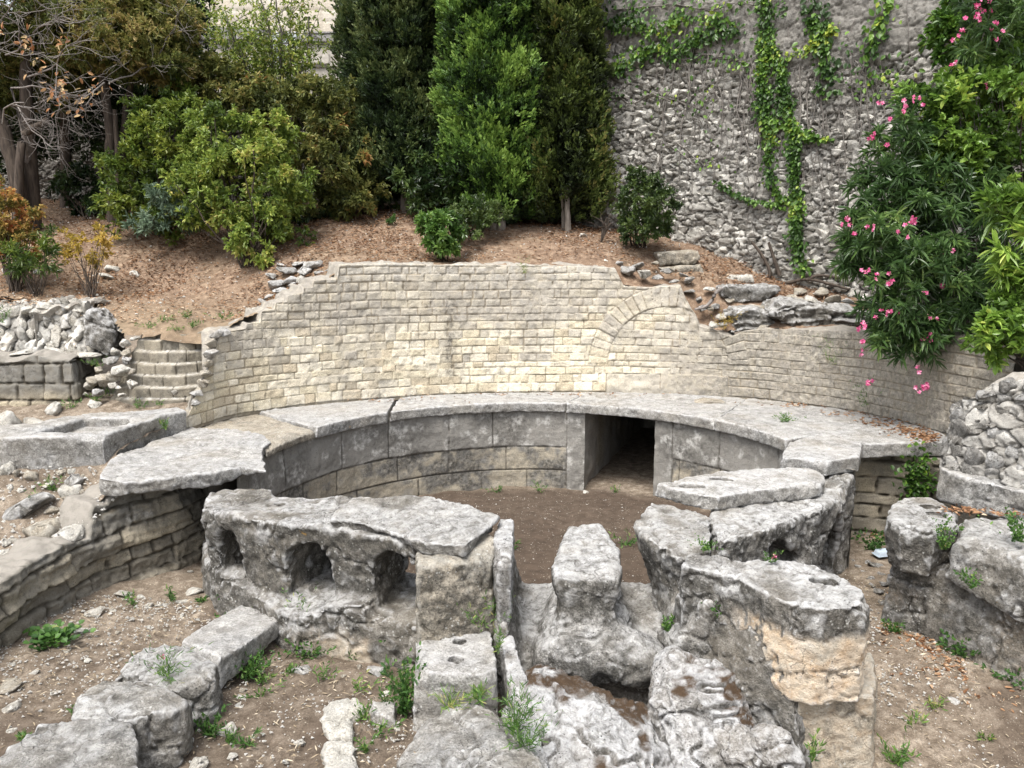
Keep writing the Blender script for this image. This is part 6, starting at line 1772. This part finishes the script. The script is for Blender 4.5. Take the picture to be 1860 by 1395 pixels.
# bare vine stems on the wall
t = empty('bare_vine', onwall(1560, 300)[0], 'web of bare grey vine stems spread over the tall wall', 'climbing plant')
lines = []
for k in range(52):
    px = vr.choice([1535, 1550, 1565, 1580, 1600, 1380, 1370, 1450, 1500, 1300, 1250, 1640, 1330, 1200, 1480]) + vr.normal() * 14
    y0, y1 = -10 + vr.rand() * 150, 200 + vr.rand() * 260
    pts = []
    x = px
    for y in np.linspace(y0, y1, 16):
        x += vr.normal() * 4
        pts.append(onwall(x, y, .045 + .02 * vr.rand())[0])
    lines.append((np.array(pts), [.012 * (.5 + vr.rand()), .005]))
for k in range(40):
    x, y = 1130 + vr.rand() * 380, 100 + vr.rand() * 330
    a = vr.rand() * 6.28
    pts = []
    for q in range(12):
        a += vr.normal() * .25
        x += math.cos(a) * 9
        y += math.sin(a) * 9
        h = TWP.hit(x, y)
        if h is None: break
        pts.append(onwall(x, y, .045)[0])
    if len(pts) > 3: lines.append((np.array(pts), [.007, .003]))
tubes('stem', lines, VINE, t, 4)
# roots at the foot of the wall
t = empty('gnarled_root', onwall(1430, 520)[0], 'gnarled dark root creeping along the foot of the tall wall', 'root')
lines = []
for pts in [[(1400, 520), (1440, 512), (1470, 505), (1510, 515), (1545, 525)], [(1420, 500), (1410, 470), (1400, 440)], [(1395, 515), (1405, 495), (1390, 465), (1370, 440)], [(1470, 508), (1490, 498), (1530, 505)]]:
    lines.append((chaikin(np.array([onwall(px, py, .12)[0] for px, py in pts]), 2), [.035, .02]))
tubes('root_branch', lines, BARKD, t, 6)
b = aty(1285, 545, 12.45)
t = empty('gnarled_root', b, 'pale dry root hanging out of the broken wall beside the arch', 'root')
tubes('root_branch', [(chaikin(np.array([aty(px, py, 12.35) for px, py in [(1262, 562), (1282, 558), (1294, 545), (1300, 530), (1312, 524)]]), 2), [.02, .03, .035])], TWIG, t, 6)

# ------------------------------------------------------------------ building and gate above the left shrubs
PLA = plain_mat('pale_render', (.40, .36, .30), (.52, .48, .41), 5)
COP = plain_mat('grey_coping', (.14, .135, .13), (.33, .32, .31), 10, .9, .6)
GATE = plain_mat('white_paint', (.70, .76, .80), (.78, .82, .84), 3, .5, .1)
PST = plain_mat('pale_stone', (.34, .31, .27), (.52, .49, .44), 8, .9, .6)
IRON = plain_mat('dark_iron', (.05, .05, .05), (.12, .11, .10), 20, .6)
def boxes(name, L, mat, parent=None, bev=.02):
    bm = bmesh.new()
    for (x0, x1, y0, y1, z0, z1) in L:
        r = bmesh.ops.create_cube(bm, size=1)
        for v in r['verts']:
            v.co = Vector(((x0 + x1) / 2 + v.co.x * (x1 - x0), (y0 + y1) / 2 + v.co.y * (y1 - y0), (z0 + z1) / 2 + v.co.z * (z1 - z0)))
    if bev: bmesh.ops.bevel(bm, geom=list(bm.edges), offset=bev, segments=2, affect='EDGES', clamp_overlap=True)
    V = np.array([v.co[:] for v in bm.verts])
    bm.verts.index_update()
    F = {}
    for f in bm.faces: F.setdefault(len(f.verts), []).append([v.index for v in f.verts])
    bm.free()
    return mobj(name, V, [np.array(F[k]) for k in sorted(F)], mat, parent, smooth=False)
YB = 20.2
def bx(px0, py0, px1, py1, Y, dy):
    a, b_ = aty(px0, py1, Y), aty(px1, py0, Y)
    return (a[0], b_[0], Y, Y + dy, a[2], b_[2])
t = empty('terrace_wall', (-7.0, YB, 2.5), 'terrace wall with grey sloping coping above the left shrubs', 'wall')
boxes('wall_body', [bx(-300, 115, 484, 600, YB, .6), bx(484, 118, 620, 600, YB, .6), bx(-300, 76, 482, 116, YB + .04, .5)], PST, t)
boxes('coping', [bx(-300, 48, 484, 77, YB - .08, .75)], COP, t, .08)
t = empty('gate_pillar', aty(575, 118, YB - .05), 'pale stone pillar with a grey rounded cap beside the white gate', 'pillar')
boxes('shaft', [bx(541, 78, 625, 122, YB - .05, .7), bx(547, 95, 598, 117, YB - .09, .2)], PST, t)
boxes('cap', [bx(536, 62, 632, 79, YB - .14, .9), bx(548, 56, 620, 64, YB - .02, .7)], COP, t, .09)
t = empty('white_gate', aty(512, 115, YB + .3), 'white metal gate with thin rails between the coping and the pillar', 'gate')
boxes('gate_panel', [bx(485, 58, 540, 117, YB + .3, .06)], GATE, t, .01)
boxes('rail', [bx(485, 59, 540, 61, YB + .24, .03), bx(485, 78, 540, 80, YB + .24, .03), bx(485, 92, 540, 93.5, YB + .24, .03), bx(485, 105, 540, 106.5, YB + .24, .03), bx(510, 58, 512, 117, YB + .22, .02)], IRON, t, 0)
t = empty('house', (-6, 25, 3), 'pale stone house behind the terrace wall, half hidden by thin foliage', 'house')
def hd(S, Z):
    e, idd, ez, es = courses(S, Z, 5, .3, .03, .6, .15, 91)
    face = sst(0, 1, e / .03)
    n2 = fbm2(S, Z, .3, 3, 95)
    return -.02 * (1 - face) + .01 * n2, {'tone': .45 + .5 * rnd(idd, 2), 'joint': .3 * (1 - face), 'grey': .1 + .1 * n2, 'dark': n2 * 0, 'pale': .4 + .3 * n2}
MA_HOUSE = masonry_mat('house_masonry', [(.2, (.40, .34, .27)), (.5, (.50, .44, .35)), (.8, (.56, .51, .43))], (.3, .26, .2), grey=(.4, .36, .3))
HP_ = Path([(-13, 25), (-1, 25)], 0)
wall('wall', HP_, 0, HP_.L, 3.0, 13, hd, MA_HOUSE, .05, .05, .4, .02, t)
o = boxes('roof', [(-13.3, -.7, 24.7, 30, 13, 13.25)], COP, t)

# ------------------------------------------------------------------ litter, gravel, weeds
def scatter_leaves(name, label, spots, zf, L=.05, mat=L_DRY, mean=.45, lift=.012):
    P = []
    for (px, py, rx, ry, n) in spots:
        k = 0
        while k < n:
            q = onto(px + vr.normal() * rx, py + vr.normal() * ry, zf) if not callable(px) else px()
            P.append(q)
            k += 1
    P = np.array(P) + np.array([0, 0, lift])
    D = vr.normal(size=P.shape) * np.array([1, 1, .18])
    o = leaves(name, P, D, L * (.6 + .7 * vr.rand(len(P))), L * .42, np.clip(vr.normal(mean, .25, len(P)), 0, 1), mat, None, fold=.3, up=.92)
    return tag(o, label, 'leaves', None, 'stuff')
def area_points(n, poly, zf, dens=None):
    poly = np.array(poly)
    out = []
    lo_, hi_ = poly.min(0), poly.max(0)
    while sum(len(q) for q in out) < n:
        p = lo_ + (hi_ - lo_) * vr.rand(n, 2)
        m_ = inpoly(p[:, 0], p[:, 1], poly)
        if dens is not None: m_ &= vr.rand(n) < dens(p)
        out.append(p[m_])
    p = np.concatenate(out)[:n]
    return np.c_[p, zf(p[:, 0], p[:, 1])]
hpoly = [(-8.5, 11.7), (-4.9, 11.2), (-3.6, 11.6), (-2.6, 12.3), (0, 13.0), (3.0, 13.0), (5.5, 11.9), (6.5, 12.0), (2.0, 15.2), (-3, 17), (-11, 17.5)]
P = area_points(16000, hpoly, zhill, lambda p: .35 + .65 * sst(-.3, .4, fbm(np.c_[p, p[:, 0] * 0], 1.2, 3, 71)))
P[:, 2] += .02 + .03 * fbm(np.c_[P[:, :2], P[:, 0] * 0], .55, 2, 9) + .015 * vr.rand(len(P))
o = leaves('fallen_leaves', P, vr.normal(size=P.shape) * np.array([1, 1, .22]), .055 * (.6 + .7 * vr.rand(len(P))), .024, np.clip(vr.normal(.33, .24, len(P)) + .35 * sst(12.6, 11.4, P[:, 1]) * (P[:, 0] < -2.5), 0, 1), L_DRY, None, fold=.3, up=.9)
tag(o, 'dry brown leaves strewn over the slope', 'leaves', None, 'stuff')
lowpoly = [(-4.6, 4.2), (4.8, 4.2), (4.6, 6.2), (3.9, 7.8), (3.4, 8.4), (2.6, 6.6), (2.2, 5.0), (-.4, 5.0), (-.9, 6.0), (-2.4, 6.4), (-3.0, 7.2), (-3.9, 7.2), (-5.0, 5.8)]
P = area_points(2600, lowpoly, zlow)
P[:, 2] += .015 + .015 * vr.rand(len(P))
o = leaves('plant_litter', P, vr.normal(size=P.shape) * np.array([1, 1, .2]), .05 * (.5 + .9 * vr.rand(len(P))), 0.010, np.clip(vr.normal(.45, .25, len(P)), 0, 1), L_STRAW, None, fold=.3, up=.9)
tag(o, 'dry straw and leaf bits on the lower earth', 'leaves', None, 'stuff')
scatter_leaves('leaf_drift', 'drift of dry leaves along the foot of the right block and the passage', [(1650, 1160, 30, 14, 160), (1740, 1215, 40, 18, 160), (1690, 1185, 30, 14, 120), (1590, 965, 20, 10, 90), (1820, 1270, 30, 14, 70), (1620, 1130, 10, 20, 60)], zlow, .06, mean=.40)
zb_ = lambda x, y: np.zeros(np.shape(x)) + .004
scatter_leaves('leaf_drift', 'drift of dry leaves on the bench along the right end of the curved wall', [(1680, 795, 12, 5, 190), (1650, 783, 20, 5, 170), (1600, 768, 24, 4, 90), (1540, 752, 26, 3, 50), (1450, 737, 40, 3, 40), (1000, 717, 150, 2, 60), (700, 727, 60, 3, 30)], zb_, .055, mean=.40)
zr_ = lambda x, y: np.zeros(np.shape(x)) - .19
scatter_leaves('leaf_drift', 'dry leaves lying on top of the big right block under the squared stone', [(1770, 930, 25, 3, 60), (1730, 928, 12, 3, 30), (1840, 936, 20, 2, 30)], zr_, .055, mean=.32)
# gravel chips
def chips(name, label, P, s, mat, mean=.5):
    n = len(P)
    k = np.array([[1, 0, 0], [-.5, .8, 0], [-.6, -.7, 0], [.1, .1, .7], [.1, .1, -.5]], float)
    a = vr.rand(n) * 6.28
    R = np.stack([np.stack([np.cos(a), -np.sin(a), a * 0], -1), np.stack([np.sin(a), np.cos(a), a * 0], -1), np.stack([a * 0, a * 0, a * 0 + 1], -1)], 1)
    K = k[None] * (1 + .35 * vr.normal(size=(n, 5, 3)))
    V = (np.einsum('nij,nkj->nki', R, K) * s[:, None, None] + P[:, None]).reshape(-1, 3)
    i = (np.arange(n) * 5)[:, None]
    F = np.concatenate([i + np.array([q]) for q in ([0, 1, 3], [1, 2, 3], [2, 0, 3], [1, 0, 4], [2, 1, 4], [0, 2, 4])])
    o = mobj(name, V, [F], mat, None, {'pale': np.repeat(vr.rand(n), 5), 'dark': np.repeat(vr.rand(n) * .4, 5)}, smooth=False)
    return tag(o, label, 'gravel', None, 'stuff')
P = area_points(5200, lowpoly, zlow, lambda p: .15 + .85 * sst(-.2, .5, fbm(np.c_[p, p[:, 0] * 0], .7, 3, 73)))
P[:, 2] += .012
chips('gravel', 'small pale stone chips on the lower earth', P, .004 + .011 * vr.rand(len(P)) ** 3 + .004, ST_PALE)
P = area_points(3000, [(-6.5, 6.0), (-4.6, 6.2), (-3.9, 7.5), (-3.8, 8.0), (-4.6, 8.3), (-7.5, 8.6), (-7.5, 6.5)], zbank)
P[:, 2] += .015
chips('gravel', 'stone chips on the gravel bank', P, .006 + .024 * vr.rand(len(P)) ** 3, ST_PALE)
P = area_points(900, [(RC[0] + 2.7 * math.cos(a), RC[1] + 2.7 * math.sin(a)) for a in np.linspace(0, math.pi, 20)] + [(-1.0, 7.0), (1.6, 7.0)], zlow)
P[:, 2] += .008
chips('gravel', 'tiny stone chips on the basin floor', P, .004 + .008 * vr.rand(len(P)) ** 3, ST_PALE)
P = area_points(2600, hpoly, zhill)
P[:, 2] += .02
chips('gravel', 'small pale stone chips on the slope', P, .006 + .02 * vr.rand(len(P)) ** 4, ST_PALE)

# weeds: tufts of thin leaves
def tuft(px, py, wpx, hpx, label=None, zf=None, z=None, n=120, L=.10, Wd=.010, mat=L_GRASS, mean=.5, group=None, name='weed_tuft', cat='weed', broad=False, Y=None):
    p = at(px, py, z) if z is not None else (aty(px, py, Y) if Y else onto(px, py, zf or zlow))
    s = depth(p[1], p[2]) / FPX
    t = empty(name, p, label, cat, group)
    r, h = wpx * s * .5, hpx * s
    if broad:
        P = p + np.c_[vr.normal(size=(n, 2)) * r * .5, h * (.3 + .7 * vr.rand(n))]
        D = unit(np.c_[P[:, :2] - p[:2], np.full(n, .06)] + vr.normal(size=(n, 3)) * .06)
        leaves('foliage', P, D, L, Wd, np.clip(vr.normal(mean, .2, n), 0, 1), mat, t, fold=.12, up=.95)
    else:
        k = max(3, n // 12)
        st_ = np.c_[vr.normal(size=(k, 2)) * .9, 1.0 + vr.rand(k)]
        i = vr.randint(k, size=n)
        u = vr.rand(n)
        tip = st_ * np.array([r, r, h * .75])
        P = p + tip[i] * u[:, None] + np.c_[vr.normal(size=(n, 2)) * r * .15, vr.rand(n) * .01]
        D = unit(unit(tip)[i] + vr.normal(size=(n, 3)) * .7)
        leaves('foliage', P, D, L * (.5 + .8 * vr.rand(n)), Wd, np.clip(vr.normal(mean, .2, n), 0, 1), mat, t, fold=.2, up=.4)
    return t
tuft(300, 1232, 75, 36, 'feathery green weed with one pink flower on the tufted grey block', z=-.8, n=260, L=.06, Wd=.006, mean=.5)
c_ = at(296, 1193, -.72)
leaves('flower_head', np.repeat(c_[None], 7, 0), vr.normal(size=(7, 3)) + np.array([0, -.5, .4]), .022, .018, vr.rand(7), PINK, [o for o in COL.objects if o.name == 'weed_tuft'][0])
tuft(876, 1142, 70, 50, 'bushy green weed in the joint behind the two-holed block', z=-.84, n=420, L=.05, Wd=.008, mean=.55)
tuft(935, 1330, 60, 60, 'green feathery weed between the boulder and the white-crusted edge', z=-1.02, n=420, L=.06, Wd=.007, mean=.45)
tuft(950, 1365, 70, 50, 'green feathery weed lower down beside the boulder', z=-1.05, n=320, L=.06, Wd=.007, mean=.5)
tuft(905, 1185, 22, 36, 'narrow weed in the joint at the right edge of the two-holed block', z=-.84, n=120, L=.04, Wd=.008, mean=.6)
tuft(815, 1288, 60, 22, 'grass tuft at the foot of the two-holed block on the boulder', z=-1.05, n=160, L=.07, Wd=.008, mean=.75)
tuft(870, 1275, 40, 22, 'small grass tuft on the rear of the rounded boulder', z=-1.0, n=110, L=.07, Wd=.008, mean=.65)
tuft(735, 1300, 45, 90, 'dark leafy weed against the left side of the two-holed block', n=420, L=.05, Wd=.022, mean=.25)
tuft(100, 1172, 70, 24, 'low rosette of round green mallow leaves on the lower earth', n=150, L=.055, Wd=.06, mean=.25, broad=True, name='mallow_plant', cat='plant')
tuft(412, 1110, 26, 30, 'small dark plant at the left end of the arched row footing', n=140, L=.04, Wd=.022, mean=.25)
tuft(510, 1130, 100, 30, 'dark green creeping weed along the foot of the arched row', n=460, L=.035, Wd=.022, mean=.2)
tuft(545, 1165, 40, 70, 'tall thin weed standing before the arched row', n=200, L=.05, Wd=.010, mean=.5)
tuft(560, 1195, 60, 26, 'low leafy weed on the earth before the arched row', n=220, L=.045, Wd=.018, mean=.35)
tuft(455, 1232, 44, 30, 'dark leafy weed under the end of the flat tilted slab', n=240, L=.05, Wd=.018, mean=.3)
tuft(380, 1340, 44, 34, 'green weed in the corner between the lichen-patched block and a white chunk', n=200, L=.05, Wd=.014, mean=.3)
tuft(1305, 1130, 34, 30, 'dark green clump growing on the inner side of the long block', z=-.62, n=220, L=.04, Wd=.020, mean=.3)
tuft(1212, 1150, 20, 20, 'tiny plant in the right worn channel of the gap', z=-.85, n=70, L=.05, Wd=.016, mean=.4)
tuft(1405, 1022, 22, 16, 'tiny plant with a pink flower on the top of the long block', z=-.19, n=60, L=.03, Wd=.012, mean=.45)
c_ = at(1406, 1012, -.15)
leaves('flower_head', np.repeat(c_[None], 7, 0), vr.normal(size=(7, 3)) + np.array([0, -.5, .4]), .03, .024, vr.rand(7), PINK, [o for o in COL.objects if o.name.startswith('weed_tuft')][-1] if False else None)
bpy.context.view_layer.update()
tag(COL.objects[-1], 'small pink flower on top of the long pale block', 'flower')
tuft(1283, 1000, 44, 10, 'mossy green cushion in the joint behind the long block', z=-.2, n=200, L=.02, Wd=.014, mean=.45)
tuft(1140, 990, 34, 12, 'flat green weed on the basin floor behind the stub', n=90, L=.06, Wd=.014, mean=.45)
tuft(1120, 728 + 168, 20, 8, 'small weed at the foot of the jamb on the basin floor', n=40, L=.05, Wd=.012, mean=.45)
tuft(905, 896, 30, 10, 'small green weed at the foot of the basin wall left of the opening', n=60, L=.05, Wd=.012, mean=.4)
tuft(935, 1000, 16, 12, 'small weed beside the white-crusted edge on the basin floor', n=50, L=.05, Wd=.012, mean=.4)
tuft(980, 894, 36, 12, 'low green weed at the foot of the basin wall beside the jamb', n=70, L=.05, Wd=.012, mean=.4)
tuft(1232, 812, 26, 14, 'thin weed sprouting from the basin wall right of the opening', Y=11.2, n=110, L=.05, Wd=.008, mean=.55)
tuft(1424, 766, 40, 9, 'low green weed on the rim of the bench on the right', z=0, n=150, L=.05, Wd=.010, mean=.5)
tuft(1380, 722, 20, 18, 'bright green weed at the foot of the curved wall right of the arch', z=0, n=130, L=.05, Wd=.014, mean=.6)
tuft(1570, 740, 36, 40, 'faint green weed growing on the right part of the curved wall', Y=10.6, n=130, L=.04, Wd=.008, mean=.4)
tuft(1510, 665, 44, 40, 'thin grassy weed growing out of the joints of the right curved wall', Y=11.1, n=160, L=.06, Wd=.006, mean=.75)
tuft(953, 498, 20, 22, 'dry grey-green weed in the top courses of the yellow wall', Y=12.3, n=90, L=.05, Wd=.006, mean=.9)
tuft(1313, 600, 30, 30, 'dry orange weed at the broken right end of the arch', Y=12.05, n=130, L=.06, Wd=.007, mat=L_YEL, mean=.5)
tuft(1585, 1000, 50, 26, 'dark creeping plant in the recess by the white tray', n=240, L=.045, Wd=.026, mean=.15)
tuft(1565, 960, 34, 40, 'broad-leaved green plant in the dark recess', n=26, L=.16, Wd=.07, mean=.35, name='leafy_plant', cat='plant')
tuft(1740, 1175, 40, 24, 'dark leafy weed in the drift of dry leaves under the right block', n=160, L=.05, Wd=.022, mean=.2)
tuft(1745, 1192, 46, 26, 'broad dark weed at the foot of the lower right block', n=200, L=.05, Wd=.024, mean=.2)
tuft(1840, 1240, 60, 24, 'dark green weed at the right edge under the lower right block', n=220, L=.05, Wd=.022, mean=.2)
tuft(1625, 1150, 26, 20, 'small green weed in the narrow passage', n=120, L=.04, Wd=.016, mean=.35)
tuft(1715, 1000, 36, 46, 'green creeping plant in the joint between the two right blocks', Y=6.55, n=240, L=.03, Wd=.018, mean=.45)
tuft(1848, 985, 40, 34, 'dark green fern-like clump on the big right block', Y=6.3, n=240, L=.04, Wd=.018, mean=.3)
tuft(1765, 1070, 34, 24, 'green clump in the slanting joint of the right blocks', Y=6.2, n=130, L=.03, Wd=.016, mean=.4)
tuft(1475, 1385, 24, 40, 'thin green weed at the foot of the buff pillar', n=80, L=.05, Wd=.012, mean=.6, z=-1.25)
tuft(1625, 1390, 44, 30, 'bright green grass tuft right of the buff pillar', n=160, L=.06, Wd=.012, mean=.6)
k = 0
for (px, py, w, h, m_) in [(640, 1200, 30, 16, .35), (590, 1235, 40, 22, .55), (650, 1258, 34, 18, .6), (700, 1232, 40, 26, .3), (520, 1230, 34, 16, .5), (660, 1312, 50, 30, .55), (690, 1340, 40, 24, .6), (705, 1290, 34, 34, .3), (480, 1240, 28, 14, .45),
                         (475, 1268, 30, 14, .5), (415, 1350, 26, 14, .45), (450, 1355, 30, 12, .3), (665, 1370, 24, 26, .6), (245, 1100, 24, 14, .35), (310, 1092, 22, 16, .3), (370, 1098, 20, 12, .4), (140, 1300, 20, 14, .5), (40, 1355, 20, 14, .5), (1700, 1290, 24, 12, .75), (1660, 1320, 24, 16, .75), (1790, 1345, 30, 12, .7), (730, 1245, 26, 20, .4), (600, 1190, 26, 16, .4)]:
    tuft(px, py, w, h, 'small green weed sprouting from the bare lower earth', n=70, L=.05, Wd=.011, mean=m_, group='small weeds on the lower earth')
for (px, py, w, h, zf) in [(130, 742, 34, 10, zbank), (175, 730, 24, 10, zbank), (195, 720, 40, 14, zbank), (250, 742, 40, 10, zbank), (290, 738, 40, 10, zbank), (270, 595, 44, 9, zhill), (320, 600, 50, 8, zhill), (300, 585, 40, 8, zhill), (405, 583, 22, 12, zhill), (340, 578, 20, 9, zhill), (65, 925, 22, 22, zbank), (98, 893, 26, 20, zbank), (300, 780, 14, 14, zbank), (182, 668, 24, 14, None), (5, 588, 20, 26, None), (350, 595, 30, 8, zhill)]:
    tuft(px, py, w, h, 'little grassy weed among the stones and litter of the left bank', zf=zf, Y=None if zf else 11.0, n=80, L=.05, Wd=.010, mean=.5, group='small weeds on the left bank')
# recess creeper
t = empty('wall_creeper', aty(1660, 930, 9.1), 'dark creeper hanging on the stone wall inside the recess', 'climbing plant')
P = np.array([aty(1665 + vr.normal() * 16, 870 + vr.normal() * 26, 8.95) for _ in range(260)])
leaves('foliage', P, vr.normal(size=P.shape) + np.array([0, -.5, -.6]), .07, .05, np.clip(vr.normal(.3, .2, len(P)), 0, 1), L_IVY, t)

# ------------------------------------------------------------------ white plastic tray
PLAS = M('white_plastic', .35, .5)
PLAS = PLAS.out((.44, .51, .58))
p = onto(1604, 1014, zlow) + np.array([0, 0, .06])
t = empty('plastic_tray', p, 'white ribbed plastic food tray lying in the passage beside the right block', 'tray')
nx, ny = 90, 26
U, Vv = np.meshgrid(np.linspace(-1, 1, nx), np.linspace(-1, 1, ny), indexing='ij')
ed = np.maximum(np.abs(U), np.abs(Vv))
hgt = .055 * sst(.70, .86, ed) - .012 * sst(.90, .97, ed) + .004 * np.sin(U * 42) * (ed < .72)
rot = .25
X = U * .115 * (1 - .03 * (Vv ** 2))
Y_ = Vv * .062
PX = p[0] + X * math.cos(rot) - Y_ * math.sin(rot)
PY = p[1] + X * math.sin(rot) + Y_ * math.cos(rot)
PZ = p[2] + .035 - hgt + .25 * (Y_ * .3)
i = np.arange(nx - 1)[:, None] * ny + np.arange(ny - 1)[None, :]
o = mobj('tray_shell', np.stack([PX, PY, PZ], -1).reshape(-1, 3), [np.stack([i, i + ny, i + ny + 1, i + 1], -1).reshape(-1, 4)], PLAS, t, smooth=False)
sm = o.modifiers.new('thickness', 'SOLIDIFY')
sm.thickness = .002
